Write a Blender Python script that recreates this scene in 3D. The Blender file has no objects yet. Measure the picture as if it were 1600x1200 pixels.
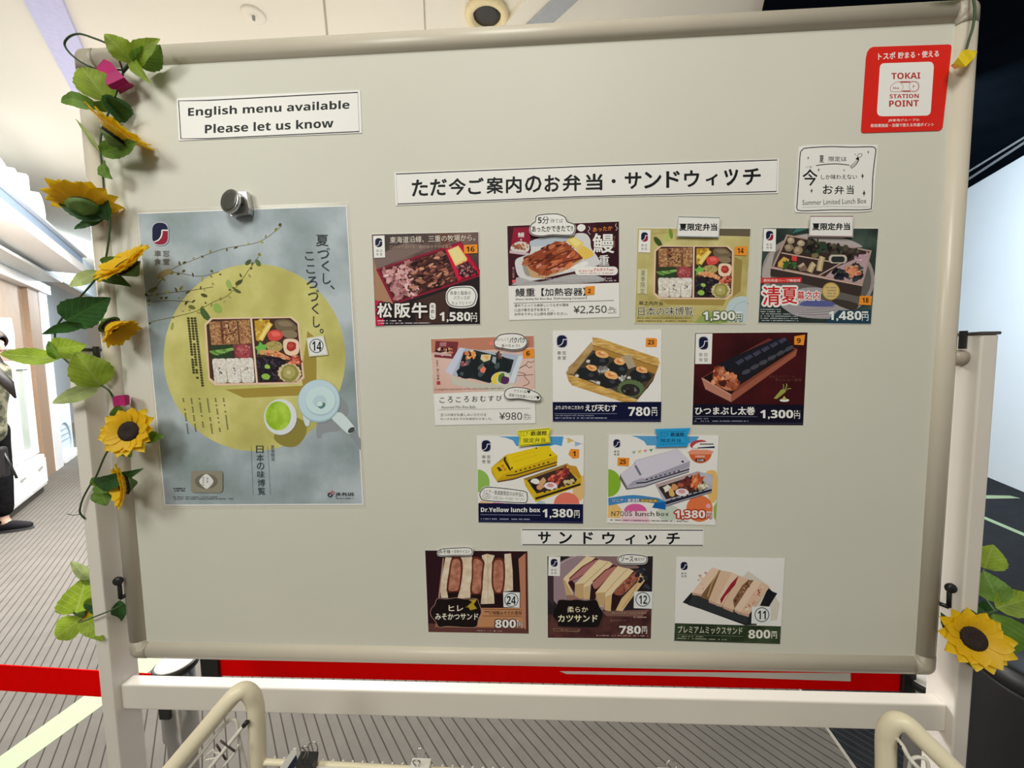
import bpy, bmesh, math, random
from mathutils import Vector, Matrix
from mathutils.geometry import tessellate_polygon
sc = bpy.context.scene
COL = sc.collection
# ------------------------------------------------------------------ camera
F = 600.0                                   # focal length in pixels of a 1600 x 1200 frame
RX, RY, RZ = 0.0723179989, -0.0460109747, 0.0160251695
CAM = Vector((0.0293633, -0.5351906, 1.4))
ZC = 1.4 - 0.0119648                             # height of the whiteboard centre
def _rot():
    rx = Matrix.Rotation(RX, 3, 'X'); ry = Matrix.Rotation(RY, 3, 'Y'); rz = Matrix.Rotation(RZ, 3, 'Z')
    R = rz @ rx @ ry                        # board axes -> camera axes
    B = Matrix(((1, 0, 0), (0, 0, -1), (0, 1, 0)))
    return B @ R.transposed()
MR = _rot()
cd = bpy.data.cameras.new('camera'); cd.sensor_width = 36.0; cd.lens = F / 1600.0 * 36.0
cd.clip_start = 0.02; cd.clip_end = 100
camo = bpy.data.objects.new('camera', cd); COL.objects.link(camo)
camo.matrix_world = Matrix.Translation(CAM) @ MR.to_4x4()
sc.camera = camo
# ------------------------------------------------------------------ world, exposure, lights
w = bpy.data.worlds.new('hall_light'); sc.world = w; w.use_nodes = True
w.node_tree.nodes['Background'].inputs[0].default_value = (1.0, 0.88, 0.72, 1)
w.node_tree.nodes['Background'].inputs[1].default_value = 0.22
sc.view_settings.view_transform = 'Standard'; sc.view_settings.look = 'None'
sc.view_settings.exposure = 0.0; sc.view_settings.gamma = 1.0
sc.view_settings.use_curve_mapping = False
def area(name, loc, target, size, power, col, sy=None):
    l = bpy.data.lights.new(name, 'AREA'); l.energy = power; l.color = col
    l.shape = 'RECTANGLE'; l.size = size; l.size_y = sy or size
    o = bpy.data.objects.new(name, l); COL.objects.link(o)
    o.location = loc
    o.rotation_euler = (Vector(target) - Vector(loc)).to_track_quat('-Z', 'Y').to_euler()
    return o
area('unseen_light', (-1.3, -1.5, 2.4), (-0.1, 0.0, 1.3), 0.5, 14.5, (0.97, 0.98, 0.88))  # unseen key light, upper left as the garland shadows fall
area('unseen_light', (0.0, -1.6, 3.1), (0.05, 0.0, 1.4), 0.7, 25.5, (0.99, 0.965, 0.87))  # second unseen key, added to even out the light on the board
area('unseen_light', (0.2, 1.9, 3.28), (0.2, 1.9, 0), 1.2, 8, (1.0, 0.97, 0.92))  # added overhead light for the crossbar top, no fixture modelled
area('unseen_light', (-3.3, 1.9, 2.4), (-3.2, 1.9, 0), 0.9, 112, (0.95, 0.97, 1.0))  # added low over the carpet to brighten the left floor
area('unseen_light', (-1.7, 3.6, 3.28), (-2.2, 3.8, 0), 1.6, 380, (1.0, 0.965, 0.92))  # added to brighten the hall and shop front behind the board
area('added_shop_fill', (-4.0, 3.4, 2.5), (-4.3, 3.0, 0), 0.5, 48, (1.0, 0.90, 0.78))  # added warm fill for the far left floor
area('added_shop_fill', (-6.6, 6.0, 2.5), (-8.2, 5.2, 1.3), 0.9, 150, (0.9, 0.96, 1.0))  # added fill aimed at the inner wall of the bay
area('added_uplight', (-3.0, 2.4, 2.0), (-3.0, 2.4, 4), 1.6, 14, (1.0, 0.95, 0.88))  # added uplight that brightens the ceiling at left
area('added_uplight', (-0.6, 2.6, 2.2), (-0.6, 2.4, 4), 2.4, 19, (1.0, 0.95, 0.84))  # added uplight that brightens the pale ceiling behind the board
area('added_wall_fill', (2.6, 3.0, 3.0), (6.0, 5.0, 0.5), 1.2, 135, (0.76, 0.89, 1.0))  # added bluish light aimed at the right wall to brighten it

# ------------------------------------------------------------------ pixel -> place
def ray(x, y): return MR @ Vector(((x - 800) / F, -(y - 600) / F, -1.0))
def at(x, y, Y):
    d = ray(x, y); return CAM + d * ((Y - CAM.y) / d.y)
def atz(x, y, Z=0.0):
    d = ray(x, y); return CAM + d * ((Z - CAM.z) / d.z)
def atp(x, y, P, n):
    d = ray(x, y); return CAM + d * ((P - CAM).dot(n) / d.dot(n))
# ------------------------------------------------------------------ colours and materials
def lin(c):
    c = c / 255.0
    return c / 12.92 if c <= 0.04045 else ((c + 0.055) / 1.055) ** 2.4
KI = (0.86, 0.80, 0.66)                     # how bright plain white paper on the board comes out
def pc(c): return tuple(min(0.9, lin(v) / k) for v, k in zip(c, KI))
def sr(*c): return tuple(lin(v) for v in c)
MATS = {}
def nt(name):
    m = bpy.data.materials.new(name); m.use_nodes = True
    return m, m.node_tree.nodes, m.node_tree.links, m.node_tree.nodes['Principled BSDF']
def mat(name, col, rough=0.5, metal=0.0, noise=0.05, scale=40.0, spec=0.5, emit=0.0, bump=0.0):
    if name in MATS: return MATS[name]
    m, N, L, b = nt(name)
    b.inputs['Roughness'].default_value = rough; b.inputs['Metallic'].default_value = metal
    b.inputs['Specular IOR Level'].default_value = spec
    tc = N.new('ShaderNodeTexCoord'); tn = N.new('ShaderNodeTexNoise'); tn.inputs['Scale'].default_value = scale
    tn.inputs['Detail'].default_value = 3
    L.new(tc.outputs['Object'], tn.inputs['Vector'])
    r = N.new('ShaderNodeValToRGB')
    r.color_ramp.elements[0].position = 0.3; r.color_ramp.elements[1].position = 0.7
    r.color_ramp.elements[0].color = (*[v * (1 - noise) for v in col], 1)
    r.color_ramp.elements[1].color = (*[min(1, v * (1 + noise)) for v in col], 1)
    L.new(tn.outputs['Fac'], r.inputs['Fac']); L.new(r.outputs['Color'], b.inputs['Base Color'])
    if emit: 
        b.inputs['Emission Color'].default_value = (*col, 1); b.inputs['Emission Strength'].default_value = emit
    if bump:
        bp = N.new('ShaderNodeBump'); bp.inputs['Strength'].default_value = bump; bp.inputs['Distance'].default_value = 0.002
        L.new(tn.outputs['Fac'], bp.inputs['Height']); L.new(bp.outputs['Normal'], b.inputs['Normal'])
    MATS[name] = m; return m
def inkmat():
    if 'ink' in MATS: return MATS['ink']
    m, N, L, b = nt('printed_ink'); a = N.new('ShaderNodeAttribute'); a.attribute_name = 'Col'
    L.new(a.outputs['Color'], b.inputs['Base Color'])
    b.inputs['Roughness'].default_value = 0.5; b.inputs['Specular IOR Level'].default_value = 0.15
    MATS['ink'] = m; return m
def nz(c1, c2, scale, c3=None, lo=0.35, hi=0.65, detail=4.0, stretch=None):
    """A printed area whose colour wanders between two or three inks."""
    key = ('nz', c1, c2, scale, c3, lo, hi, stretch)
    if key in MATS: return MATS[key]
    m, N, L, b = nt('printed_tone')
    tc = N.new('ShaderNodeTexCoord'); tn = N.new('ShaderNodeTexNoise')
    tn.inputs['Scale'].default_value = scale; tn.inputs['Detail'].default_value = detail
    src = tc.outputs['Object']
    if stretch:
        mp = N.new('ShaderNodeMapping'); mp.inputs['Scale'].default_value = stretch[:3]
        mp.inputs['Rotation'].default_value = (0, math.radians(stretch[3]), 0)
        L.new(src, mp.inputs['Vector']); src = mp.outputs['Vector']
    L.new(src, tn.inputs['Vector'])
    r = N.new('ShaderNodeValToRGB'); e = r.color_ramp.elements
    e[0].position = lo; e[1].position = hi
    e[0].color = (*pc(c1), 1); e[1].color = (*pc(c2), 1)
    if c3: 
        k = e.new((lo + hi) / 2); k.color = (*pc(c3), 1)
    L.new(tn.outputs['Fac'], r.inputs['Fac']); L.new(r.outputs['Color'], b.inputs['Base Color'])
    b.inputs['Roughness'].default_value = 0.5; b.inputs['Specular IOR Level'].default_value = 0.15
    MATS[key] = m; return m
# ------------------------------------------------------------------ objects
def tag(o, label=None, cat=None, group=None, kind=None):
    if label: o['label'] = label
    if cat: o['category'] = cat
    if group: o['group'] = group
    if kind: o['kind'] = kind
    return o
def empty(name, loc, label, cat, group=None):
    o = bpy.data.objects.new(name, None); o.empty_display_size = 0.02
    COL.objects.link(o); o.location = loc
    return tag(o, label, cat, group)
def rootof(o):
    while o.parent: o = o.parent
    return o
class MB:
    """Collects faces in world coordinates and links them as one mesh object."""
    def __init__(s): s.v = []; s.f = []; s.uv = {}; s.mi = []
    def add(s, vs, fs, m=0):
        b = len(s.v); s.v += [tuple(v) for v in vs]
        for f in fs: s.f.append([b + i for i in f]); s.mi.append(m)
        return b
    def box(s, a, b, m=0):
        x0, y0, z0 = a; x1, y1, z1 = b
        vs = [(x0, y0, z0), (x1, y0, z0), (x1, y1, z0), (x0, y1, z0), (x0, y0, z1), (x1, y0, z1), (x1, y1, z1), (x0, y1, z1)]
        s.add(vs, [(0, 3, 2, 1), (4, 5, 6, 7), (0, 1, 5, 4), (1, 2, 6, 5), (2, 3, 7, 6), (3, 0, 4, 7)], m)
    def obox(s, o, ax, ay, az, m=0):
        """box from corner o along three edge vectors"""
        o, ax, ay, az = map(Vector, (o, ax, ay, az))
        vs = [o, o + ax, o + ax + ay, o + ay, o + az, o + ax + az, o + ax + ay + az, o + ay + az]
        s.add(vs, [(0, 3, 2, 1), (4, 5, 6, 7), (0, 1, 5, 4), (1, 2, 6, 5), (2, 3, 7, 6), (3, 0, 4, 7)], m)
    def tube(s, pts, r, n=8, closed=False, m=0):
        pts = [Vector(p) for p in pts]; k = len(pts)
        rs = r if isinstance(r, (list, tuple)) else [r] * k
        up = None; rings = []
        for i, p in enumerate(pts):
            if closed: t = pts[(i + 1) % k] - pts[i - 1]
            else: t = pts[min(i + 1, k - 1)] - pts[max(i - 1, 0)]
            t.normalize()
            if up is None:
                up = Vector((0, 0, 1)) if abs(t.z) < 0.9 else Vector((1, 0, 0))
            u = (up - t * up.dot(t)).normalized(); up = u; v = t.cross(u)
            rings.append([p + (u * math.cos(2 * math.pi * j / n) + v * math.sin(2 * math.pi * j / n)) * rs[i] for j in range(n)])
        vs = [q for ring in rings for q in ring]; fs = []
        for i in range(k if closed else k - 1):
            a = i * n; b = ((i + 1) % k) * n
            for j in range(n): fs.append((a + j, a + (j + 1) % n, b + (j + 1) % n, b + j))
        if not closed: fs += [tuple(range(n))[::-1], tuple((k - 1) * n + j for j in range(n))]
        s.add(vs, fs, m)
    def lathe(s, o, axis, prof, n=24, m=0):
        """profile of (radius, height along axis) turned about axis through o"""
        o = Vector(o); a = Vector(axis).normalized()
        u = a.orthogonal().normalized(); v = a.cross(u)
        vs = []; fs = []
        for r, h in prof:
            for j in range(n):
                t = 2 * math.pi * j / n
                vs.append(o + a * h + (u * math.cos(t) + v * math.sin(t)) * r)
        for i in range(len(prof) - 1):
            for j in range(n): fs.append((i * n + j, i * n + (j + 1) % n, (i + 1) * n + (j + 1) % n, (i + 1) * n + j))
        fs += [tuple(range(n))[::-1], tuple((len(prof) - 1) * n + j for j in range(n))]
        s.add(vs, fs, m)
    def prism(s, front, back, m=0):
        """two matching outlines joined by side walls"""
        n = len(front)
        fl = [Vector(p) for p in front]
        tri = tessellate_polygon([fl])
        vs = list(front) + list(back)
        fs = [tuple(t) for t in tri] + [tuple(n + i for i in t)[::-1] for t in tri]
        fs += [(i, (i + 1) % n, n + (i + 1) % n, n + i) for i in range(n)]
        s.add(vs, fs, m)
    def build(s, name, m, parent=None, smooth=False, label=None, bevel=0.0, fixn=True):
        me = bpy.data.meshes.new(name)
        off = Vector((0, 0, 0))
        if parent is not None: off = rootof(parent).location
        elif s.v:
            xs = [v[0] for v in s.v]; ys = [v[1] for v in s.v]; zs = [v[2] for v in s.v]
            off = Vector(((min(xs) + max(xs)) / 2, (min(ys) + max(ys)) / 2, min(zs)))
        me.from_pydata([(v[0] - off.x, v[1] - off.y, v[2] - off.z) for v in s.v], [], s.f)
        ms = m if isinstance(m, (list, tuple)) else [m]
        for q in ms: me.materials.append(q)
        for p, i in zip(me.polygons, s.mi): p.material_index = i
        if s.uv:
            l = me.uv_layers.new(name='UVMap')
            for lp in me.loops: l.data[lp.index].uv = s.uv.get(lp.vertex_index, (0, 0))
        if fixn:
            bm = bmesh.new(); bm.from_mesh(me); bmesh.ops.recalc_face_normals(bm, faces=bm.faces); bm.to_mesh(me); bm.free()
        if smooth:
            for p in me.polygons: p.use_smooth = True
        o = bpy.data.objects.new(name, me); COL.objects.link(o)
        if parent is not None: o.parent = parent
        else: o.location = off
        if bevel:
            b = o.modifiers.new('edge', 'BEVEL'); b.width = bevel; b.segments = 2; b.limit_method = 'ANGLE'
        if label: o['label'] = label
        return o
def solid(name, bm, m, label, cat, group=None, smooth=False, bevel=0.0):
    o = bm.build(name, m, None, smooth=smooth, bevel=bevel); return tag(o, label, cat, group)
def struct(name, bm, m, bevel=0.0):
    o = bm.build(name, m, None, bevel=bevel); o['kind'] = 'structure'; return o
# ------------------------------------------------------------------ the setting
def dirpx(x):                                # horizontal direction whose vanishing point lies over column x
    d = ray(x, 560); d.z = 0; return d.normalized()
STR = dirpx(318)                             # run of the carpet stripes and of the shop front
WDR = dirpx(1074)                            # run of the right-hand wall
def stripes(name, base, dark, pitch, frac, direction, noise=0.12):
    m, N, L, b = nt(name)
    g = N.new('ShaderNodeNewGeometry'); dp = N.new('ShaderNodeVectorMath'); dp.operation = 'DOT_PRODUCT'
    nrm = Vector((-direction.y, direction.x, 0)); dp.inputs[1].default_value = nrm
    L.new(g.outputs['Position'], dp.inputs[0])
    d = N.new('ShaderNodeMath'); d.operation = 'DIVIDE'; d.inputs[1].default_value = pitch
    L.new(dp.outputs['Value'], d.inputs[0])
    fr = N.new('ShaderNodeMath'); fr.operation = 'FRACT'; L.new(d.outputs[0], fr.inputs[0])
    lt = N.new('ShaderNodeMath'); lt.operation = 'LESS_THAN'; lt.inputs[1].default_value = frac; L.new(fr.outputs[0], lt.inputs[0])
    tn = N.new('ShaderNodeTexNoise'); tn.inputs['Scale'].default_value = 6; tn.inputs['Detail'].default_value = 8
    tn.inputs['Roughness'].default_value = 0.75; L.new(g.outputs['Position'], tn.inputs['Vector'])
    r = N.new('ShaderNodeValToRGB'); r.color_ramp.elements[0].position = 0.3; r.color_ramp.elements[1].position = 0.7
    r.color_ramp.elements[0].color = (*[v * (1 - noise) for v in base], 1); r.color_ramp.elements[1].color = (*[v * (1 + noise) for v in base], 1)
    L.new(tn.outputs['Fac'], r.inputs['Fac'])
    mx = N.new('ShaderNodeMix'); mx.data_type = 'RGBA'; L.new(lt.outputs[0], mx.inputs[0])
    L.new(r.outputs['Color'], mx.inputs[6]); mx.inputs[7].default_value = (*dark, 1)
    L.new(mx.outputs[2], b.inputs['Base Color']); b.inputs['Roughness'].default_value = 0.9
    b.inputs['Specular IOR Level'].default_value = 0.2
    return m
M_floor = stripes('striped_carpet', (0.152, 0.143, 0.128), (0.05, 0.044, 0.036), 0.0345, 0.13, STR)
M_dark = stripes('dark_carpet', (0.014, 0.016, 0.020), (0.034, 0.036, 0.040), 0.03, 0.22, STR, 0.4)
M_ceil = mat('ceiling_paint', (0.86, 0.82, 0.72), 0.8, noise=0.01, scale=2)
M_black = mat('black_soffit', (0.004, 0.006, 0.009), 0.9, noise=0.2, scale=3, spec=0.0)
M_wall = mat('pale_wall', (0.78, 0.84, 0.88), 0.7, noise=0.01, scale=2)
M_tape = mat('pale_green_tape', (0.34, 0.44, 0.25), 0.6, noise=0.04, scale=20)
M_white = mat('white_paint', (0.82, 0.80, 0.76), 0.4, noise=0.02, scale=10)
M_steel = mat('brushed_steel', (0.6, 0.6, 0.6), 0.25, 1.0, noise=0.05)
M_blackp = mat('black_plastic', (0.015, 0.015, 0.016), 0.4, noise=0.1)
def slab(pts, z0, z1):
    b = MB(); b.prism([(p[0], p[1], z1) for p in pts], [(p[0], p[1], z0) for p in pts]); return b
# dark carpet begins at a straight seam
sa = atz(1245, 1071); sb = atz(1335, 1200); sd = (sa - sb).normalized()
s0 = sa + sd * 9; s1 = sb - sd * 3
b = MB(); b.prism([(-9, -3, 0), (9, -3, 0), (9, 11, 0), (-9, 11, 0)], [(-9, -3, -0.05), (9, -3, -0.05), (9, 11, -0.05), (-9, 11, -0.05)])
struct('floor', b, M_floor)
rgt = Vector((sd.y, -sd.x, 0))
if rgt.x < 0: rgt = -rgt
struct('floor_dark_carpet', slab([s0, s1, s1 + rgt * 9, s0 + rgt * 9], 0.0, 0.003), M_dark)
sn = rgt * 0.004
struct('trim_1', slab([s0 - sn, s1 - sn, s1 + sn, s0 + sn], 0.0, 0.005), mat('seam_metal', (0.55, 0.52, 0.46), 0.4, 0.3))
ZB, ZW = 3.30, 3.34
ca = atz(1194, 10, ZB)
struct('ceiling', slab([(-9, -3), (9, -3), (9, 11), (-9, 11)], ZW, ZW + 0.05), M_ceil)
wp = atz(1570, 757)                          # foot of the right-hand wall
wn = Vector((-WDR.y, WDR.x, 0))              # faces the hall
if wn.x > 0: wn = -wn
k = (ca - wp).dot(wn)
e0, e1 = ca - WDR * 1.2, ca + WDR * 9
f0, f1 = wp - WDR * 4.4, wp + WDR * 8
for p in (f0, f1): p.z = 0
struct('ceiling_black_soffit', slab([e0, e1, f1 - wn * 0.3, f0 - wn * 0.3], ZB, ZW - 0.005), M_black)
# highlight lines beside the wall, put in as two slim grey strips on the soffit
for nn, (pa, pb, wd) in enumerate((((1530, 268), (1600, 222), 0.012), ((1530, 257), (1600, 214), 0.008))):
    a_, b_ = atz(*pa, ZB), atz(*pb, ZB); dd = (b_ - a_).normalized(); b_ = a_ + dd * 1.6; a_ = a_ - dd * 1.6
    q = Vector((-dd.y, dd.x, 0)) * wd
    solid('soffit_highlight', slab([a_ - q, b_ - q, b_ + q, a_ + q], ZB - 0.012, ZB), mat('highlight_grey', (0.22, 0.23, 0.25), 0.4), 
          ('slim grey painted highlight on the black soffit, closer to the pale wall', 'slim grey painted highlight on the black soffit, second out from the pale wall')[nn], 'track', 'painted highlights on the black soffit')
b = MB(); b.obox(f0, f1 - f0, -wn * 0.12, (0, 0, ZB)); struct('wall_right', b, M_wall)
# pale guide tapes on the dark floor
def tape(pts, z, label):
    P = [atz(*p) for p in pts]
    solid('floor_tape', slab(P, z, z + 0.001), M_tape, label, 'tape')
tape([(1520, 774), (1578, 775), (1594, 779), (1520, 780)], 0.003, 'short pale wedge of guide tape on dark floor nearest the pale wall')
tape([(1480, 783), (1660, 859), (1660, 864), (1480, 787)], 0.003, 'thin pale guide tape running slantwise over the dark carpet')
g0 = [(-40, 1211), (131, 1088), (240, 1012), (285, 1012), (162, 1101), (-10, 1226)]
tape(g0, 0.0, 'wide pale green guide tape on the grey striped carpet')
# joints, beam and strip on the pale ceiling
def ceil_strip(p, q, wd, name, m, drop=0.006, ext=0.3):
    a_, b_ = atz(*p, ZW), atz(*q, ZW); dd = (b_ - a_).normalized(); a_ -= dd * ext; b_ += dd * ext
    n_ = Vector((-dd.y, dd.x, 0)) * wd / 2
    return slab([a_ - n_, b_ - n_, b_ + n_, a_ + n_], ZW - drop, ZW), m
for i_, (p, q, wd) in enumerate((((505, -10), (511, 52), 0.012), ((662, -10), (664, 40), 0.008))):
    bb, m_ = ceil_strip(p, q, wd, '', mat('ceiling_joint', (0.45, 0.42, 0.34), 0.8), 0.002); struct('trim_%d' % (i_ + 2), bb, m_)
bb, m_ = ceil_strip((872, -3), (846, 22), 0.10, '', mat('ceiling_beam_grey', (0.42, 0.44, 0.47), 0.6), 0.05, 1.2); struct('trim_4', bb, m_)
bb, m_ = ceil_strip((850, -3), (825, 24), 0.18, '', M_ceil, 0.03, 1.2); struct('trim_5', bb, m_)
bb, m_ = ceil_strip((70, 0), (104, 72), 0.16, '', mat('lavender_strip', (0.62, 0.62, 0.90), 0.6), 0.03, 1.0); struct('trim_6', bb, m_)
# recessed downlight and a detector
c = atz(761, 22, ZW)
t = empty('downlight', (c.x, c.y, ZW - 0.03), 'round cream recessed ceiling lamp with dark opening above the whiteboard', 'ceiling light')
b = MB(); b.lathe((c.x, c.y, ZW - 0.028), (0, 0, 1), [(0.07, 0.028), (0.12, 0.028), (0.125, 0.012), (0.112, 0), (0.085, 0.0), (0.078, 0.022)], 32); b.build('trim_ring', mat('cream_ring', (0.85, 0.72, 0.42), 0.4), t, smooth=True)
b = MB(); b.lathe((c.x, c.y, ZW - 0.010), (0, 0, 1), [(0.081, 0.008), (0.081, 0.004), (0.05, 0.0), (0.02, -0.002)], 24); b.build('reflector', mat('dark_reflector', (0.012, 0.008, 0.006), 0.4), t, smooth=True)
c = atz(396, 22, ZW)
t = empty('smoke_detector', (c.x, c.y, ZW - 0.03), 'tiny pale sensor on the cream ceiling over the left half of the board', 'sensor')
b = MB(); b.lathe((c.x, c.y, ZW - 0.012), (0, 0, 1), [(0.06, 0.012), (0.06, 0.004), (0.05, 0.0), (0.02, 0.0)], 24); b.build('base_plate', M_ceil, t, smooth=True)
b = MB(); b.lathe((c.x, c.y, ZW - 0.035), (0, 0, 1), [(0.008, 0.025), (0.008, 0.004), (0.004, 0)], 12); b.build('probe', mat('sensor_grey', (0.3, 0.3, 0.28), 0.5), t)
# back and far walls well behind
b = MB(); b.box((-9, 10.9, 0), (9, 11, ZW)); struct('wall_back', b, M_wall)
# ------------------------------------------------------------------ shop front on the left
FA = atz(24, 776); FN = Vector((STR.y, -STR.x, 0))
if FN.x < 0: FN = -FN                        # faces the hall
def fs(x, y, off=0.0):                       # (distance along front, height) of a pixel on the shop-front plane moved out by off
    p = atp(x, y, FA + FN * off, FN); return (p - FA).dot(STR), p.z
def fbox(mb, s0_, s1_, z0, z1, o0, o1):
    o = FA + STR * s0_ + FN * o0; o.z = z0
    mb.obox(o, STR * (s1_ - s0_), FN * (o1 - o0), (0, 0, z1 - z0))
M_fascia = mat('blue_grey_band', (0.36, 0.48, 0.66), 0.5, noise=0.02)
M_trimw = mat('shop_white', (0.92, 0.94, 0.96), 0.5, noise=0.02)
M_brown = mat('beige_panel', (0.50, 0.38, 0.28), 0.6, noise=0.05, scale=8)
M_brownd = mat('brown_column', (0.36, 0.25, 0.17), 0.6, noise=0.05)
OF = 0.55                                    # how far the canopy stands out
sE, zb1 = fs(129, 404, OF); _, zb0 = fs(126, 413, OF)
_, zl1 = fs(0, 290, OF); sL, zl0 = fs(0, 312, OF)
zt = (zb1 + zl1) / 2; zm = (zb0 + zl0) / 2
b = MB(); fbox(b, -4, sE, zm, zt, 0, OF); struct('wall_left_fascia', b, M_fascia)
b = MB(); fbox(b, -4, sE, zm - 0.10, zm, -0.02, OF + 0.02); struct('trim_7', b, M_trimw)
b = MB(); fbox(b, -4, sE, zt, zt + 0.02, 0, OF + 0.04); struct('trim_8', b, M_trimw)
b = MB(); fbox(b, -4, 6, zt + 0.02, ZW, -0.06, 0.0); struct('wall_left', b, mat('shop_upper_wall', (0.47, 0.53, 0.57), 0.7, noise=0.01))
# glass leaf under the canopy
s_a, z_a = fs(0, 388, 0.3); s_b, z_b = fs(98, 442, 0.3)
b = MB(); zg = zm - 0.14; fbox(b, -4, s_b, zg - 0.03, zg, 0.0, 0.30); struct('trim_9', b, mat('canopy_edge', (0.62, 0.68, 0.7), 0.4))
sC, zC = fs(55, 441); sM, _ = fs(92, 752); sM0, _ = fs(80, 752); sC0, _ = fs(64, 752)
b = MB(); fbox(b, -4, sC0, 0, zg - 0.1, -0.05, 0.0); struct('wall_left_panel', b, M_brown)
b = MB(); fbox(b, sC0, sM0, 0, zg - 0.1, -0.05, 0.05); struct('wall_left_column', b, M_brownd)
b = MB(); fbox(b, sM0, sM, 0, zg, -0.04, 0.06); struct('window_1_frame', b, M_trimw)
b = MB(); fbox(b, -4, sM, zg - 0.14, zg - 0.03, -0.05, 0.10); struct('trim_10', b, M_trimw)
b = MB(); fbox(b, sM - 0.3, sM + 8, 0, ZW - 0.2, -0.95, -0.85); struct('wall_left_inner', b, mat('bright_inner_wall', (0.74, 0.83, 0.9), 0.6, noise=0.02))
# display shelves and a poster panel in the bright bay past the mullion
def fthing(name, s0_, label, cat):
    p = FA + STR * s0_; return empty(name, (p.x, p.y, 0), label, cat)
s_p0, _ = fs(100, 750); s_p1, _ = fs(129, 748)
t = fthing('display_panel', s_p0, 'pale blue display panel with curved grey print beside the shop mullion', 'panel')
z_p = fs(100, 625)[1]
b = MB(); fbox(b, s_p0, s_p1, 0.03, z_p, -0.10, -0.06); b.build('board', mat('panel_blue', (0.66, 0.76, 0.84), 0.5, noise=0.04, scale=6), t)
b = MB(); fbox(b, s_p0 - 0.04, s_p1 + 0.04, 0.0, 0.05, -0.2, 0.05); b.build('base', M_trimw, t)
b = MB(); cz = fs(110, 690)[1]; o = FA + STR * ((s_p0 + s_p1) / 2) + FN * -0.055; o.z = cz
pts = [o + STR * math.cos(a) * (s_p1 - s_p0) * 0.33 + Vector((0, 0, math.sin(a) * 0.30)) for a in [i * math.pi / 14 for i in range(-6, 20)]]
b.tube(pts, 0.012, 6); b.build('printed_arc', mat('panel_grey', (0.36, 0.45, 0.52), 0.6), t)
b = MB()
for q in (0.25, 0.33, 0.41): fbox(b, s_p0 + 0.08, s_p1 - 0.1, q, q + 0.02, -0.06, -0.055)
b.build('printed_rule', mat('panel_grey2', (0.42, 0.52, 0.6), 0.6), t)
t = fthing('shelf_rack', s_p0, 'tall white wire shelf rack standing in the bright bay behind the panel', 'shelf rack')
b = MB()
for k_ in range(4): fbox(b, s_p0 - 0.1 + k_ * 0.28, s_p0 - 0.07 + k_ * 0.28, 0, 2.1, -0.62, -0.59)
b.build('upright', M_trimw, t)
for k_ in range(5):
    b = MB(); z_ = 0.5 + 0.38 * k_; fbox(b, s_p0 - 0.1, s_p0 + 0.78, z_, z_ + 0.025, -0.72, -0.36); b.build('shelf', mat('shelf_blue', (0.45, 0.55, 0.63), 0.5), t)
# upright chilled showcase against the beige panel
s_f0, _ = fs(-60, 800); s_f1, _ = fs(62, 757); z_f = fs(45, 565)[1]
FO = 0.35
sf1 = fs(66, 760, 0.18)[0]
t = fthing('chilled_showcase', sf1 - 0.8, 'white upright chilled showcase with glass doors against the beige shop wall', 'showcase')
b = MB(); fbox(b, sf1 - 1.0, sf1, 0.08, z_f, 0.02, 0.16); fbox(b, sf1 - 1.0, sf1, 0.08, 0.42, 0.16, 0.22); b.build('body', M_trimw, t, bevel=0.01)
b = MB(); fbox(b, sf1 - 1.0, sf1, 0.0, 0.08, 0.04, 0.19); b.build('plinth', mat('dark_plinth', (0.05, 0.045, 0.04), 0.6), t)
M_glass = mat('door_glass', (0.60, 0.70, 0.66), 0.1, noise=0.06, scale=5)
for k_ in range(2):
    a_ = sf1 - 0.5 * (k_ + 1)
    b = MB(); fbox(b, a_ + 0.06, a_ + 0.44, 0.50, z_f - 0.08, 0.16, 0.168); d = b.build('door_glass', M_glass, t)
    b = MB(); fbox(b, a_ + 0.02, a_ + 0.06, 0.44, z_f - 0.03, 0.16, 0.19); fbox(b, a_ + 0.44, a_ + 0.48, 0.44, z_f - 0.03, 0.16, 0.19)
    fbox(b, a_ + 0.06, a_ + 0.44, 0.44, 0.50, 0.16, 0.19); fbox(b, a_ + 0.06, a_ + 0.44, z_f - 0.08, z_f - 0.03, 0.16, 0.19)
    b.build('door_frame', M_trimw, t)
    b = MB(); fbox(b, a_ + 0.03, a_ + 0.47, 0.12, 0.38, 0.22, 0.232); d = b.build('lower_drawer', M_trimw, t)
    b = MB(); fbox(b, a_ + 0.2, a_ + 0.3, 0.3, 0.32, 0.232, 0.245); b.build('drawer_handle', mat('handle_grey', (0.4, 0.4, 0.4), 0.4), d)
# white pouch hung on the beige wall
p = atp(13, 520, FA + FN * 0.06, FN)
b = MB(); b.prism([p + STR * a + Vector((0, 0, h)) + FN * 0.02 for a, h in ((-0.09, -0.17), (0.07, -0.18), (0.1, 0.0), (0.06, 0.16), (-0.1, 0.15), (-0.08, 0.02))],
        [p + STR * a + Vector((0, 0, h)) - FN * 0.05 for a, h in ((-0.09, -0.17), (0.07, -0.18), (0.1, 0.0), (0.06, 0.16), (-0.1, 0.15), (-0.08, 0.02))])
solid('plastic_pouch', b, mat('clear_plastic', (0.78, 0.82, 0.88), 0.25, noise=0.15, scale=15), 'crinkled white plastic pouch hanging on the beige shop wall above the person', 'pouch', bevel=0.01)
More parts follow.
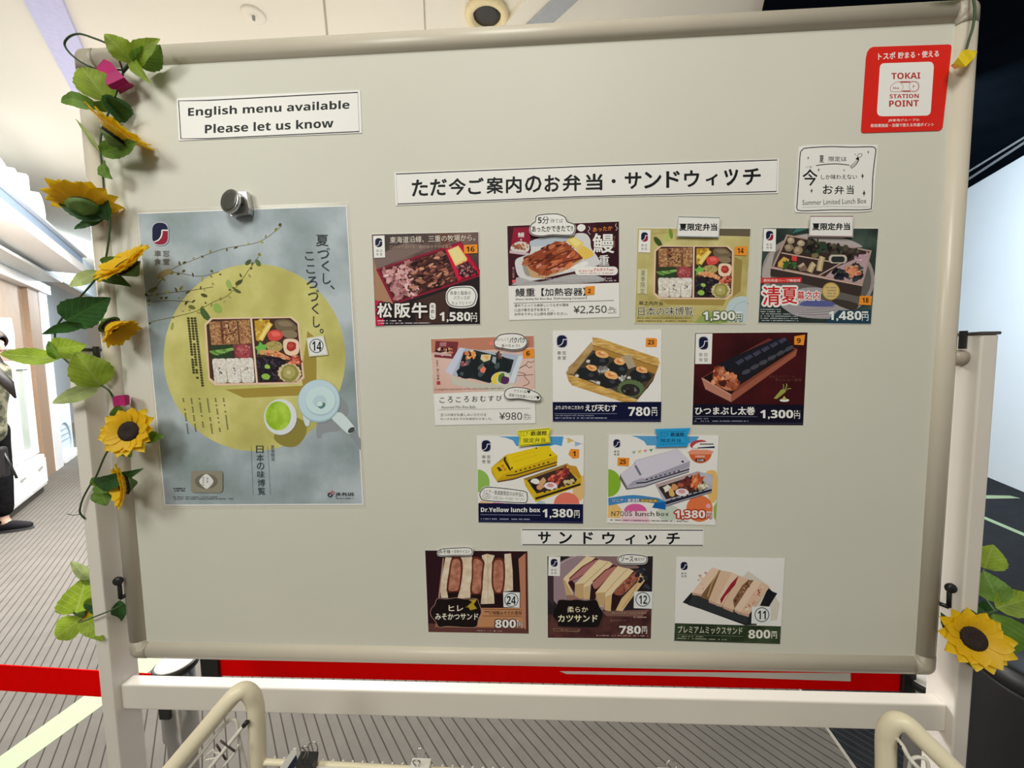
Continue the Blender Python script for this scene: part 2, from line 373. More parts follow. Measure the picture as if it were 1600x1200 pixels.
# lit letters on top of the canopy
M_lit = mat('lit_letter', (1.0, 0.98, 0.95), 0.5, noise=0.0, emit=2.2)
t = empty('shop_sign', (FA + FN * OF + STR * sL + Vector((0, 0, zt))), 'glowing white rounded shop lettering above the blue grey canopy', 'sign')
def glyph(ch, res=2, off=0.0):
    cu = bpy.data.curves.new('glyph', 'FONT'); cu.body = ch; cu.resolution_u = res; cu.offset = off
    ob = bpy.data.objects.new('glyph', cu); me = ob.to_mesh()
    vs = [(v.co.x, v.co.y) for v in me.vertices]; fc = [tuple(p.vertices) for p in me.polygons]
    ob.to_mesh_clear(); bpy.data.objects.remove(ob); bpy.data.curves.remove(cu)
    return vs, fc
edges = [(0, 232, 306), (19, 266, 296), (33, 279, 318), (47, 284, 330), (58, 305, 342), (72, 0, 0)]
OS = OF - 0.06
for i_, ch in enumerate('becko'):
    xa, xb = edges[i_][0] - (6 if i_ == 0 else 0), edges[i_ + 1][0]
    vs, fc = glyph(ch, 3, 0.03)
    x0 = min(v[0] for v in vs); x1 = max(v[0] for v in vs); y0 = min(v[1] for v in vs); y1 = max(v[1] for v in vs)
    xm = (xa + xb) / 2; ytop, ybot = edges[i_][1], edges[i_][2]
    sa_, _ = fs(xa, ybot, OS); sb_, _ = fs(xb, ybot, OS)
    zlo = zt + 0.05; zhi = max(fs(xm, ytop, OS)[1], zlo + 0.2)
    b = MB(); fr = []; bk = []
    for (x, y) in vs:
        q = FA + STR * (sa_ + (sb_ - sa_) * (x - x0) / (x1 - x0)) + FN * OS; q.z = zlo + (zhi - zlo) * (y - y0) / (y1 - y0)
        fr.append(q); bk.append(q - FN * 0.06)
    n_ = len(vs); b.add(fr + bk, list(fc) + [tuple(n_ + j for j in f)[::-1] for f in fc])
    ed = {}
    for f in fc:
        for j in range(len(f)):
            e = (f[j], f[(j + 1) % len(f)]); k_ = (min(e), max(e)); ed[k_] = ed.get(k_, 0) + 1
    b.add(fr + bk, [(a, c_, c_ + n_, a + n_) for (a, c_), q in ed.items() if q == 1])
    b.build('letter', M_lit, t)
b = MB(); fbox(b, sL - 0.4, fs(72, 342, OS)[0] + 0.1, zt + 0.02, zt + 0.055, OS - 0.05, OS + 0.02); b.build('rail', M_trimw, t)
q0 = fs(17, 262, 0.02)[0]; q1 = fs(45, 270, 0.02)[0]; za = fs(30, 243, 0.02)[1]
b = MB(); fbox(b, q0, q1, zt + 0.05, za, 0.0, 0.03); solid('wall_panel', b, mat('mauve_panel', (0.50, 0.41, 0.40), 0.6, noise=0.04), 'small brownish panel on the shop wall behind the glowing letters', 'panel')
# ------------------------------------------------------------------ the whiteboard
YS = 0.008                                   # face of the writing surface; the frame front is y = 0
BW, BH = 0.600, 0.450
YP0, YP1 = -0.009, 0.031                     # posts
M_board = mat('whiteboard_enamel', (0.70, 0.695, 0.625), 0.5, noise=0.02, scale=5, spec=0.25)
M_rail = mat('warm_grey_rail', (0.66, 0.605, 0.51), 0.34, noise=0.03, scale=12)
M_cap = mat('corner_plastic', (0.41, 0.37, 0.30), 0.4, noise=0.03, scale=12)
M_post = mat('white_post', (0.80, 0.755, 0.70), 0.4, noise=0.02, scale=10)
wb = empty('whiteboard', (0, 0.011, 0), 'large whiteboard on white steel legs covered with lunch box menu cards', 'whiteboard')
b = MB(); b.box((-BW + 0.015, YS, ZC - BH + 0.015), (BW - 0.015, YS + 0.008, ZC + BH - 0.015)); b.build('panel', M_board, wb)
PROF = [(0.0265, 0.0082), (0.0235, 0.0030), (0.0195, 0.0006), (0.0145, -0.0006), (0.0085, 0.0), (0.0035, 0.0025), (0.0006, 0.0075), (0.0, 0.013), (0.0, 0.024), (0.0265, 0.024)]
def rail(a, c_, inward):
    mb = MB(); n_ = len(PROF); vs = []
    for e in (a, c_):
        for d, y in PROF: vs.append(Vector(e) + Vector(inward) * d + Vector((0, y, 0)))
    fs_ = [(i, (i + 1) % n_, n_ + (i + 1) % n_, n_ + i) for i in range(n_)] + [tuple(range(n_))[::-1], tuple(range(n_, 2 * n_))]
    mb.add(vs, fs_); o = mb.build('frame_rail', M_rail, wb)
    for p_ in o.data.polygons: p_.use_smooth = len(p_.vertices) == 4
    return o
CL = 0.030
rail((-BW + CL, 0, ZC + BH), (BW - CL, 0, ZC + BH), (0, 0, -1)); rail((-BW + CL, 0, ZC - BH), (BW - CL, 0, ZC - BH), (0, 0, 1))
rail((-BW, 0, ZC - BH + CL), (-BW, 0, ZC + BH - CL), (1, 0, 0)); rail((BW, 0, ZC - BH + CL), (BW, 0, ZC + BH - CL), (-1, 0, 0))
for sx in (-1, 1):
    for sz in (-1, 1):
        mb = MB(); rings = []; rad = 0.014
        def ring(pos, inw): rings.append([pos + inw * d + Vector((0, y - 0.0006, 0)) for d, y in PROF])
        cx, cz = sx * BW, ZC + sz * BH
        ring(Vector((cx, 0, cz - sz * CL)), Vector((-sx, 0, 0)))
        for i_ in range(7):
            a = i_ / 6 * math.pi / 2
            pos = Vector((cx - sx * rad + sx * rad * math.cos(a), 0, cz - sz * rad + sz * rad * math.sin(a)))
            dv = Vector((-sx * math.cos(a), 0, -sz * math.sin(a)))
            rr = []
            for d, y in PROF:
                q = pos + dv * d
                if d > rad: q = Vector((cx - sx * d, 0, cz - sz * d)) if True else q
                rr.append(q + Vector((0, y - 0.0006, 0)))
            rings.append(rr)
        ring(Vector((cx - sx * CL, 0, cz)), Vector((0, 0, -sz)))
        n_ = len(PROF); vs = [q for r_ in rings for q in r_]
        fc = [(i * n_ + j, i * n_ + (j + 1) % n_, (i + 1) * n_ + (j + 1) % n_, (i + 1) * n_ + j) for i in range(len(rings) - 1) for j in range(n_)]
        fc += [tuple(range(n_))[::-1], tuple((len(rings) - 1) * n_ + j for j in range(n_))]
        mb.add(vs, fc); o = mb.build('corner_cap', M_cap, wb)
        for p_ in o.data.polygons: p_.use_smooth = len(p_.vertices) == 4
xl = at(163, 940, YP0).x; xr = at(1508, 890, YP0).x; PT = 1.418; PWD = 0.021
for sx, xi in ((-1, xl), (1, xr)):
    xo = xi + sx * PWD
    b = MB(); b.box((min(xi, xo), YP0, 0.06), (max(xi, xo), YP1, PT)); po = b.build('post', M_post, wb, bevel=0.002)
    b = MB(); b.box((min(xi, xo) - 0.0015, YP0 - 0.0015, PT), (max(xi, xo) + 0.0015, YP1 + 0.0015, PT + 0.004)); b.build('post_cap', mat('dark_cap', (0.08, 0.075, 0.07), 0.4), po, bevel=0.001)
    b = MB(); xf = sx * (BW - 0.003); b.lathe((xf, 0.013, ZC), (sx, 0, 0), [(0.011, 0), (0.011, abs(xi) - BW + 0.003)], 16); b.build('pivot', mat('pivot_beige', (0.42, 0.36, 0.30), 0.4), wb, smooth=True)
    b = MB(); b.tube([(xi - sx * 0.007, 0.006, ZC + 0.012), (xi - sx * 0.007, 0.006, ZC + 0.036)], 0.004, 8); b.build('pivot_bolt', M_blackp, wb)
    b = MB(); b.box((min(xi, xo) - 0.004, -0.26, 0.045), (max(xi, xo) + 0.004, 0.075, 0.085)); fo = b.build('foot', M_post, wb, bevel=0.004)
    for yy in (-0.22, 0.045):
        b = MB(); b.lathe(((xi + xo) / 2 - 0.009, yy, 0.023), (1, 0, 0), [(0.018, 0), (0.023, 0.003), (0.023, 0.015), (0.018, 0.018)], 20); b.build('caster', M_blackp, fo, smooth=True)
# locking latches beside the lower frame
for (px_, py0, py1, sx) in ((184, 908, 936, -1), (1486, 919, 950, 1)):
    q = at(px_, py0, -0.005); q2 = at(px_ + (2 if sx < 0 else -1), py1, -0.005)
    b = MB(); b.lathe(q + Vector((0, -0.003, 0)), (0, 1, 0), [(0.0055, 0), (0.0066, 0.002), (0.0066, 0.005), (0.005, 0.007)], 16)
    b.tube([q + Vector((0, 0.002, 0)), q2 + Vector((0, 0.002, 0))], 0.0026, 8)
    x_in = sx * (BW - 0.004); b.tube([q2 + Vector((0, 0.002, 0)), Vector((x_in, 0.008, q2.z))], 0.003, 8)
    b.build('latch', M_blackp, wb, smooth=True)
yc = (YP0 + YP1) / 2
zt0 = at(700, 1083, yc - 0.010).z; zt1 = at(700, 1122, yc - 0.010).z
b = MB(); b.box((xl, yc - 0.010, zt1), (xr, yc + 0.010, zt0)); b.build('crossbar', M_post, wb, bevel=0.002)
# ------------------------------------------------------------------ belt barriers behind the board
YB = 0.215
M_belt = mat('red_belt', (0.95, 0.001, 0.001), 0.9, noise=0.03, scale=60, spec=0.05)
def stanchion(px_, label, head=True):
    c_ = at(px_, 1050, YB); x = c_.x; zh = at(277, 1037, YB).z + 0.004
    t = empty('stanchion', (x, YB, 0), label, 'barrier post', 'belt barrier posts')
    b = MB(); b.lathe((x, YB, 0), (0, 0, 1), [(0.125, 0), (0.125, 0.008), (0.115, 0.016), (0.05, 0.03), (0.035, 0.04)], 40); b.build('base', M_steel, t, smooth=True)
    b = MB(); b.lathe((x, YB, 0.03), (0, 0, 1), [(0.0255, 0), (0.0255, zh - 0.20), (0.031, zh - 0.19), (0.031, zh - 0.04)], 32); b.build('pole', M_steel, t, smooth=True)
    b = MB(); b.lathe((x, YB, zh - 0.012), (0, 0, 1), [(0.030, -0.006), (0.039, 0), (0.0395, 0.010), (0.037, 0.012)], 40); h = b.build('head', M_blackp, t, smooth=True)
    b = MB(); b.lathe((x, YB, zh), (0, 0, 1), [(0.035, 0), (0.035, 0.0015), (0.033, 0.002)], 40); b.build('head_disc', M_white, h, smooth=True)
    b = MB(); b.box((x - 0.012, YB - 0.035, zh - 0.10), (x + 0.012, YB - 0.028, zh - 0.02)); b.build('belt_slot', M_blackp, t, bevel=0.002)
    return t, x, zh
t1, x1, zh1 = stanchion(276, 'steel barrier post with round white top seen below the board beside left leg')
t2, x2, zh2 = stanchion(1450, 'steel barrier post beside the right leg of the whiteboard, mostly hidden')
zb_t = at(700, 1031, YB).z; zb_b = at(1000, 1071, YB).z
def belt(p_tl, p_tr, p_br, p_bl, label):
    b = MB(); n_ = Vector((0, 0.0012, 0)); A_ = [p_tl, p_tr, p_br, p_bl]
    b.prism(A_, [p + n_ for p in A_]); return solid('barrier_belt', b, M_belt, label, 'belt', 'red barrier belts')
xb0 = at(345, 1050, YB).x; xb1 = at(1406, 1065, YB).x
bt = belt(Vector((xb0, YB, zb_t)), Vector((xb1, YB, zb_t)), Vector((xb1, YB, zb_b)), Vector((xb0, YB, zb_b)), 'red barrier belt with white label stretched behind the lower edge of the board')
for xx, s_, t_, x_ in ((xb0, -1, t1, x1), (xb1, 1, t2, x2)):
    b = MB(); xe = xx + s_ * (0.038 if s_ < 0 else 0.024)
    b.box((min(xx, xe), YB - 0.008, zb_b - 0.004), (max(xx, xe), YB + 0.010, zb_t + 0.004)); b.build('belt_clip', M_blackp, bt if True else t_, bevel=0.002)
L_ = [at(875, 1049, YB - 0.0006), at(1329, 1052, YB - 0.0006), at(1329, 1064.5, YB - 0.0006), at(1100, 1057, YB - 0.0006), at(885, 1053, YB - 0.0006)]
L_ = [Vector((p.x, YB - 0.0008, p.z)) for p in L_]
b = MB(); b.prism(L_, [p + Vector((0, 0.0006, 0)) for p in L_]); b.build('white_label', M_white, bt)
bl = [(-1200, 966, 0.29), (165, 1049.5, YB), (249, 1053.6, YB), (249, 1094.6, YB), (165, 1089.5, YB), (-1200, 1003, 0.29)]
A_ = [at(*p) for p in bl]
b = MB(); b.prism(A_, [p + Vector((0, 0.0012, 0)) for p in A_])
solid('barrier_belt', b, M_belt, 'red barrier belt crossing the open floor left of the whiteboard', 'belt', 'red barrier belts')
# black bin at the right edge
c_ = at(1655, 1060, 0.35); zt_ = at(1655, 1035, 0.35).z
t = empty('waste_bin', (c_.x, c_.y, 0), 'black rounded bin standing on dark carpet beyond the right leg', 'bin')
b = MB(); b.lathe((c_.x, c_.y, 0), (0, 0, 1), [(0.10, 0), (0.115, 0.02), (0.13, zt_ - 0.06), (0.13, zt_ - 0.05)], 40); b.build('body', mat('bin_black', (0.008, 0.008, 0.009), 0.5), t, smooth=True)
b = MB(); b.lathe((c_.x, c_.y, zt_ - 0.05), (0, 0, 1), [(0.134, 0), (0.137, 0.02), (0.13, 0.04), (0.11, 0.046), (0.10, 0.035), (0.03, 0.03)], 40); b.build('lid', mat('bin_lid', (0.008, 0.009, 0.010), 0.45), t, smooth=True)
# ------------------------------------------------------------------ printed matter on the board
GC = {}
def heavy(t, bold):                            # numerals and Latin letters from the bold cut of the face
    o = ''
    for ch in t:
        c = ord(ch)
        if 48 <= c <= 57: o += chr((0x1D7EC if bold else 0x1D7E2) + c - 48)
        elif bold and 65 <= c <= 90: o += chr(0x1D5D4 + c - 65)
        elif bold and 97 <= c <= 122: o += chr(0x1D5EE + c - 97)
        else: o += ch
    return o
def textshape(s, off=0.0, res=2):
    k = (s, off, res)
    if k not in GC: GC[k] = glyph(s, res, off)
    return GC[k]
def inpoly(p, poly):
    x, y = p; r = False; j = len(poly) - 1
    for i in range(len(poly)):
        xi, yi = poly[i]; xj, yj = poly[j]
        if (yi > y) != (yj > y) and x < (xj - xi) * (y - yi) / (yj - yi) + xi: r = not r
        j = i
    return r
WHITE = (228, 220, 202); BLK = (24, 26, 26); NAVY = (14, 18, 48); CREAM = (236, 228, 206)
class Art:
    """Flat inks on one sheet of paper, drawn in the coordinates of a zoomed view (origin ox, oy, zoom z)."""
    def __init__(s, ox, oy, z, Y, seed=1):
        s.ox, s.oy, s.z, s.Y = ox, oy, z, Y; s.k = 4; s.b = {}; s.par = {}; s.lab = {}; s.cur = None
        s.R = random.Random(seed)
    def W(s, x, y, d=0.0): return at(s.ox + x / s.z, s.oy + y / s.z, s.Y - d)
    def part(s, name, parent=None, label=None, lift=8):
        key = name
        while key in s.b: key += '~'
        s.b[key] = []; s.cur = key; s.par[key] = parent; s.lab[key] = label; s.k += lift; return key
    def use(s, key): s.cur = key
    def raw(s, vs, fs, col, mat_=None):
        s.k += 1; s.b[s.cur].append(([s.W(x, y, s.k * 1.6e-6) for x, y in vs], fs, pc(col) if col else (1, 1, 1), mat_))
    def poly(s, pts, col, m=None):
        tri = tessellate_polygon([[Vector((x, y, 0)) for x, y in pts]]); s.raw(pts, [tuple(t) for t in tri], col, m)
    def rect(s, x0, y0, x1, y1, col, m=None): s.poly([(x0, y0), (x1, y0), (x1, y1), (x0, y1)], col, m)
    def ell(s, cx, cy, rx, ry, col, rot=0, m=None, n=24, a0=0, a1=360):
        c, q = math.cos(math.radians(rot)), math.sin(math.radians(rot)); pts = []
        for i in range(n):
            t = math.radians(a0 + (a1 - a0) * i / (n if a1 - a0 == 360 else n - 1)); x, y = rx * math.cos(t), ry * math.sin(t)
            pts.append((cx + x * c - y * q, cy + x * q + y * c))
        s.poly(pts, col, m); return pts
    def rr(s, x0, y0, x1, y1, r, col, m=None):
        pts = []
        for cx, cy, a in ((x1 - r, y0 + r, -90), (x1 - r, y1 - r, 0), (x0 + r, y1 - r, 90), (x0 + r, y0 + r, 180)):
            for i in range(6):
                t = math.radians(a + 18 * i); pts.append((cx + r * math.cos(t), cy + r * math.sin(t)))
        s.poly(pts, col, m); return pts
    def line(s, pts, wd, col, closed=False):
        n = len(pts); L_, Rr = [], []
        for i, (x, y) in enumerate(pts):
            if closed: a, c = pts[i - 1], pts[(i + 1) % n]
            else: a, c = pts[max(i - 1, 0)], pts[min(i + 1, n - 1)]
            dx, dy = c[0] - a[0], c[1] - a[1]; q = math.hypot(dx, dy) or 1; h = (wd[i] if isinstance(wd, (list, tuple)) else wd) / 2
            L_.append((x - dy / q * h, y + dx / q * h)); Rr.append((x + dy / q * h, y - dx / q * h))
        f = [(i, (i + 1) % n, n + (i + 1) % n, n + i) for i in range(n if closed else n - 1)]
        s.raw(L_ + Rr, f, col)
    def smooth(s, pts, closed=True, k=5):
        out = []; n = len(pts); rng = range(n if closed else n - 1)
        for i in rng:
            g = (lambda j: pts[j % n]) if closed else (lambda j: pts[min(max(j, 0), n - 1)])
            p0, p1, p2, p3 = g(i - 1), g(i), g(i + 1), g(i + 2)
            for q in range(k):
                t = q / k
                out.append(tuple(0.5 * (2 * p1[d] + (p2[d] - p0[d]) * t + (2 * p0[d] - 5 * p1[d] + 4 * p2[d] - p3[d]) * t * t + (3 * p1[d] - p0[d] - 3 * p2[d] + p3[d]) * t ** 3) for d in (0, 1)))
        if not closed: out.append(pts[-1])
        return out
    def blob(s, cx, cy, rx, ry, col, rot=0, j=0.25, n=9):
        c, q = math.cos(rot), math.sin(rot); pts = []
        for i in range(n):
            t = 2 * math.pi * i / n; f = 1 + s.R.uniform(-j, j); x, y = rx * f * math.cos(t), ry * f * math.sin(t)
            pts.append((cx + x * c - y * q, cy + x * q + y * c))
        s.poly(pts, col)
    def scat(s, poly, n, size, cols, asp=(0.4, 0.9), rot=(0, 3.14), j=0.3):
        xs = [p[0] for p in poly]; ys = [p[1] for p in poly]; c = 0; tries = 0
        while c < n and tries < n * 20:
            tries += 1; p = (s.R.uniform(min(xs), max(xs)), s.R.uniform(min(ys), max(ys)))
            if not inpoly(p, poly): continue
            r = s.R.uniform(*size); col = s.R.choice(cols); v = s.R.uniform(0.85, 1.12)
            s.blob(p[0], p[1], r, r * s.R.uniform(*asp), tuple(min(255, q * v) for q in col), s.R.uniform(*rot), j); c += 1
    def T(s, t, x0, y0, x1, y1, col, sl=0.0, b=0.0, ol=None, ow=0.05, res=2):
        """lettering whose ink fills the box; sl = downward slope of the base line"""
        if any(ord(c) < 128 for c in t):
            t2 = heavy(t, b >= 0.01)
            if t2 != t: t = t2; b = b * 0.35
        vs, fc = textshape(t, 0.0, res)
        if not vs: return
        ax, bx = min(v[0] for v in vs), max(v[0] for v in vs); ay, by = min(v[1] for v in vs), max(v[1] for v in vs)
        kx, ky = (x1 - x0) / (bx - ax), (y1 - y0) / (by - ay)
        def put(off, c, n=8):
            sh = [(0, 0)] if abs(off) < 1e-4 or off < 0 else [(off * math.cos(i * 2 * math.pi / n), off * math.sin(i * 2 * math.pi / n)) for i in range(n)]
            if off > 0.05: sh += [(u * 0.5, v * 0.5) for u, v in sh]
            for u, v in sh:
                P = []
                for x, y in vs:
                    X = x0 + (x - ax + u) * kx; Y = y1 - (y - ay + v) * ky; P.append((X, Y + sl * (X - x0)))
                s.raw(P, fc, c)
                s.k -= 0.9
            s.k += 1
        if ol: put(b * 0.7 + ow, ol, 12)
        put(b * 0.7, col)
    def V(s, t, x0, y0, x1, y1, col, dx=0.0, b=0.0):
        n = len(t); h = (y1 - y0) / n
        for i, ch in enumerate(t):
            X = x0 + dx * i; yy = y0 + h * i
            if ch in '、。': s.T(ch, X + (x1 - x0) * 0.7, yy + h * 0.02, x1 + dx * i + (x1 - x0) * 0.05, yy + h * 0.35, col, 0, b)
            elif ch in 'くしこ': s.T(ch, X + (x1 - x0) * (0.22 if ch != 'こ' else 0.1), yy + h * (0.08 if ch != 'こ' else 0.2), x1 + dx * i - (x1 - x0) * (0.15 if ch != 'こ' else 0.1), yy + h * (0.92 if ch != 'こ' else 0.82), col, 0, b)
            else: s.T(ch, X, yy + h * 0.06, x1 + dx * i, yy + h * 0.94, col, 0, b)
    def tiny(s, x0, y0, x1, h, col, sl=0.0, g=0.25):
        """a run of print too small to read"""
        x = x0
        while x < x1:
            wd = s.R.uniform(0.5, 1.1) * h
            if s.R.random() > g:
                yy = y0 + sl * (x - x0); s.poly([(x, yy), (min(x + wd, x1), yy), (min(x + wd, x1), yy + h), (x, yy + h * s.R.uniform(0.8, 1))], col)
            x += wd * 1.18
    def logo(s, x0, y0, x1, y1, red=False, txt=None, rim=None, tc=(96, 90, 78)):
        w_, h_ = x1 - x0, y1 - y0; r = w_ * 0.42
        if rim: s.rr(x0 - w_ * 0.06, y0 - h_ * 0.05, x1 + w_ * 0.06, y1 + h_ * 0.05, r * 1.08, rim)
        s.rr(x0, y0, x1, y1, r, (20, 26, 52))
        cv = [(x0 + w_ * u, y0 + h_ * v) for u, v in ((0.62, 0.34), (0.62, 0.5), (0.55, 0.66), (0.40, 0.79), (0.2, 0.86), (0.06, 0.87))]
        if red:
            s.poly(cv + [(x0 + w_ * u, y0 + h_ * v) for u, v in ((0.2, 0.95), (0.42, 1.0), (0.62, 0.99), (0.82, 0.94), (0.97, 0.8), (1.0, 0.6), (0.99, 0.36))], (142, 28, 48))
        s.line([(x0 + w_ * 1.0, y0 + h_ * 0.345)] + cv[:1], w_ * 0.085, (226, 214, 212)); s.line(cv, [w_ * 0.085] * 4 + [w_ * .07, w_ * 0.03], (226, 214, 212))
        if txt:
            a, b_, c, d = txt; mx, my = (a + c) / 2, (b_ + d) / 2; gx, gy = (c - a) * 0.06, (d - b_) * 0.07
            for ch, q in zip('車窓食堂', ((a, b_, mx - gx, my - gy), (mx + gx, b_, c, my - gy), (a, my + gy, mx - gx, d), (mx + gx, my + gy, c, d))): s.T(ch, *q, tc)
    def sticker(s, pts, num, box, b=0.03, col=(238, 138, 42), sl=0.0):
        s.part('number_sticker', None, 'orange number sticker'); s.poly(pts, col); k = s.cur
        s.part('numeral', k, None, 2); s.T(num, *box, (40, 18, 10), sl, b)
    def square(s, pts, num, cx, cy, r, box, rim=None):
        s.part('number_square', None, 'white square with circled number'); 
        if rim: s.poly(rim, (206, 198, 160))
        s.poly(pts, (218, 216, 208)); k = s.cur
        s.part('numeral', k, None, 2)
        s.line([(cx + r * math.cos(t * math.pi / 16), cy + r * math.sin(t * math.pi / 16)) for t in range(32)], r * 0.11, BLK, True); s.T(num, *box, BLK, 0.02, 0.01)
    def build(s, root):
        done = {}
        for key in s.b:
            items = s.b[key]
            if not items: continue
            me = bpy.data.meshes.new(key.strip('~')); V_, F_, C_, I_ = [], [], [], []; ms = [inkmat()]
            for vs, fs_, col, m in items:
                o = len(V_); V_ += [tuple(v - root.location) for v in vs]
                mi = 0
                if m is not None:
                    if m not in ms: ms.append(m)
                    mi = ms.index(m)
                for f in fs_: F_.append([o + i for i in f]); C_.append(col); I_.append(mi)
            me.from_pydata(V_, [], F_)
            for m in ms: me.materials.append(m)
            ca_ = me.color_attributes.new('Col', 'FLOAT_COLOR', 'CORNER')
            for p, c, i in zip(me.polygons, C_, I_):
                p.material_index = i
                if p.normal.y > 0: p.flip()
                for li in p.loop_indices: ca_.data[li].color = (*c, 1)
            o = bpy.data.objects.new(key.strip('~'), me); COL.objects.link(o)
            o.parent = done.get(s.par[key], root)
            if s.lab[key]: o['label'] = s.lab[key]
            done[key] = o
def film():
    if 'film' in MATS: return MATS['film']
    m, N, L, b = nt('laminate_film'); b.inputs['Base Color'].default_value = (0.9, 0.88, 0.82, 1); b.inputs['Roughness'].default_value = 0.2
    tr = N.new('ShaderNodeBsdfTransparent'); mx = N.new('ShaderNodeMixShader'); mx.inputs[0].default_value = 0.3
    L.new(tr.outputs[0], mx.inputs[1]); L.new(b.outputs[0], mx.inputs[2]); L.new(mx.outputs[0], N['Material Output'].inputs['Surface'])
    MATS['film'] = m; return m
def paper(): return mat('card_paper', tuple(pc(WHITE)), 0.38, noise=0.01, scale=20, spec=0.3)
def sheet(name, a, quad, label, cat, group=None, m=None, th=0.0005, lam=0, part='sheet'):
    """an Empty at the sheet's foot and the sheet itself (with a clear laminated rim if lam > 0)"""
    P = [a.W(x, y) for x, y in quad]
    c = sum(P, Vector()) / len(P)
    root = empty(name, (c.x, YS, min(p.z for p in P)), label, cat, group)
    b = MB(); b.prism(P, [p + Vector((0, th, 0)) for p in P]); b.build(part, m or paper(), root)
    if lam:
        cx, cy = sum(q[0] for q in quad) / len(quad), sum(q[1] for q in quad) / len(quad); Q = []
        for x, y in quad:
            d = math.hypot(x - cx, y - cy); Q.append((x + (x - cx) / d * lam, y + (y - cy) / d * lam))
        n = len(Q); O = [a.W(*q) + Vector((0, th * 0.6, 0)) for q in Q]; I = [p + Vector((0, th * 0.6, 0)) for p in P]
        b = MB(); dn = Vector((0, th * 0.3, 0))
        vs = O + I + [p + dn for p in O] + [p + dn for p in I]
        fs_ = []
        for i in range(n):
            j = (i + 1) % n
            fs_ += [(i, j, n + j, n + i), (2 * n + i, 3 * n + i, 3 * n + j, 2 * n + j), (i, 2 * n + i, 2 * n + j, j), (n + i, n + j, 3 * n + j, 3 * n + i)]
        b.add(vs, fs_); b.build('laminate_border', film(), root)
    return root
YC = YS - 0.0008                             # cards
YT = YS - 0.0040                             # cut-out tags stuck on the cards
GR = 'menu cards on the whiteboard'
def bento(a, q, sc_=1.0):
    """the two-compartment summer lunch box printed on the poster and on one card; q maps unit box coordinates to view coordinates"""
    P = lambda pts: [q(*p) for p in pts]
    c = 0.07; oc = [(c, 0), (1 - c, 0), (1, c * 1.3), (1, 1 - c * 1.3), (1 - c, 1), (c, 1), (0, 1 - c * 1.3), (0, c * 1.3)]
    a.poly(P(oc), (222, 186, 150))
    ic = [(0.02 + 0.96 * x, 0.02 + 0.95 * y) for x, y in oc]
    a.poly(P(ic), (70, 46, 34))
    sz = math.dist(q(0, 0), q(1, 0)); U = lambda x, y, r, as_, col, rot=0: a.blob(*q(x, y), r * sz, r * sz * as_, col, rot, 0.1, 14)
    # rice with beef and sesame
    a.poly(P([(0.05, 0.06), (0.48, 0.03), (0.48, 0.39), (0.06, 0.40)]), None, nz((120, 78, 48), (196, 150, 98), 420, (160, 112, 70)))
    a.poly(P([(0.165, 0.05), (0.19, 0.05), (0.195, 0.39), (0.17, 0.39)]), (104, 66, 42)); a.poly(P([(0.34, 0.05), (0.36, 0.05), (0.365, 0.39), (0.345, 0.39)]), (104, 66, 42))
    a.scat(P([(0.17, 0.08), (0.34, 0.06), (0.36, 0.33), (0.19, 0.35)]), 60, (0.010 * sz, 0.022 * sz), [(92, 48, 34), (140, 84, 56), (190, 140, 104), (70, 34, 28)], (0.25, 0.5))
    a.scat(P([(0.05, 0.08), (0.48, 0.06), (0.48, 0.38), (0.06, 0.38)]), 40, (0.004 * sz, 0.009 * sz), [(214, 174, 118), (120, 76, 46)], (0.4, 0.8))
    # greens, pickled plum
    a.poly(P([(0.05, 0.41), (0.27, 0.40), (0.27, 0.60), (0.06, 0.61)]), (44, 62, 36))
    for t in range(6): U(0.08 + 0.035 * t, 0.52 - 0.01 * t, 0.055, 0.28, ((112, 150, 62), (84, 124, 52), (134, 168, 84))[t % 3], 0.4 - 0.1 * t)
    a.poly(P([(0.28, 0.40), (0.48, 0.40), (0.48, 0.60), (0.30, 0.61)]), (120, 62, 60))
    U(0.385, 0.505, 0.085, 0.95, (158, 68, 66)); U(0.37, 0.49, 0.05, 0.6, (182, 96, 90), 0.6); U(0.40, 0.53, 0.03, 0.4, (128, 46, 50), 0.9)
    a.scat(P([(0.29, 0.41), (0.48, 0.41), (0.48, 0.60), (0.3, 0.60)]), 14, (0.005 * sz, 0.009 * sz), [(60, 26, 30), (214, 150, 140)])
    # three white rice bales
    a.poly(P([(0.055, 0.61), (0.48, 0.60), (0.48, 0.96), (0.07, 0.96)]), (150, 132, 108))
    for t in range(3):
        x0 = 0.06 + t * 0.142; a.poly(a.smooth(P([(x0, 0.62), (x0 + 0.07, 0.605), (x0 + 0.135, 0.62), (x0 + 0.138, 0.8), (x0 + 0.13, 0.95), (x0 + 0.07, 0.965), (x0 + 0.008, 0.95), (x0 + 0.002, 0.8)])), None, nz((200, 184, 158), (236, 226, 206), 300))
        a.scat(P([(x0 + 0.045, 0.74), (x0 + 0.085, 0.74), (x0 + 0.085, 0.84), (x0 + 0.05, 0.84)]), 7, (0.006 * sz, 0.012 * sz), [(34, 28, 24), (54, 46, 38)], (0.3, 0.6))
    # divider
    a.poly(P([(0.487, 0.01), (0.507, 0.01), (0.513, 0.985), (0.493, 0.985)]), (226, 194, 162))
    # right half
    a.poly(P([(0.53, 0.05), (0.69, 0.04), (0.68, 0.2), (0.56, 0.36), (0.53, 0.34)]), (188, 142, 40)); a.scat(P([(0.53, 0.05), (0.69, 0.04), (0.66, 0.15), (0.54, 0.34)]), 16, (0.012 * sz, 0.028 * sz), [(212, 168, 58), (156, 112, 32), (226, 190, 84)])
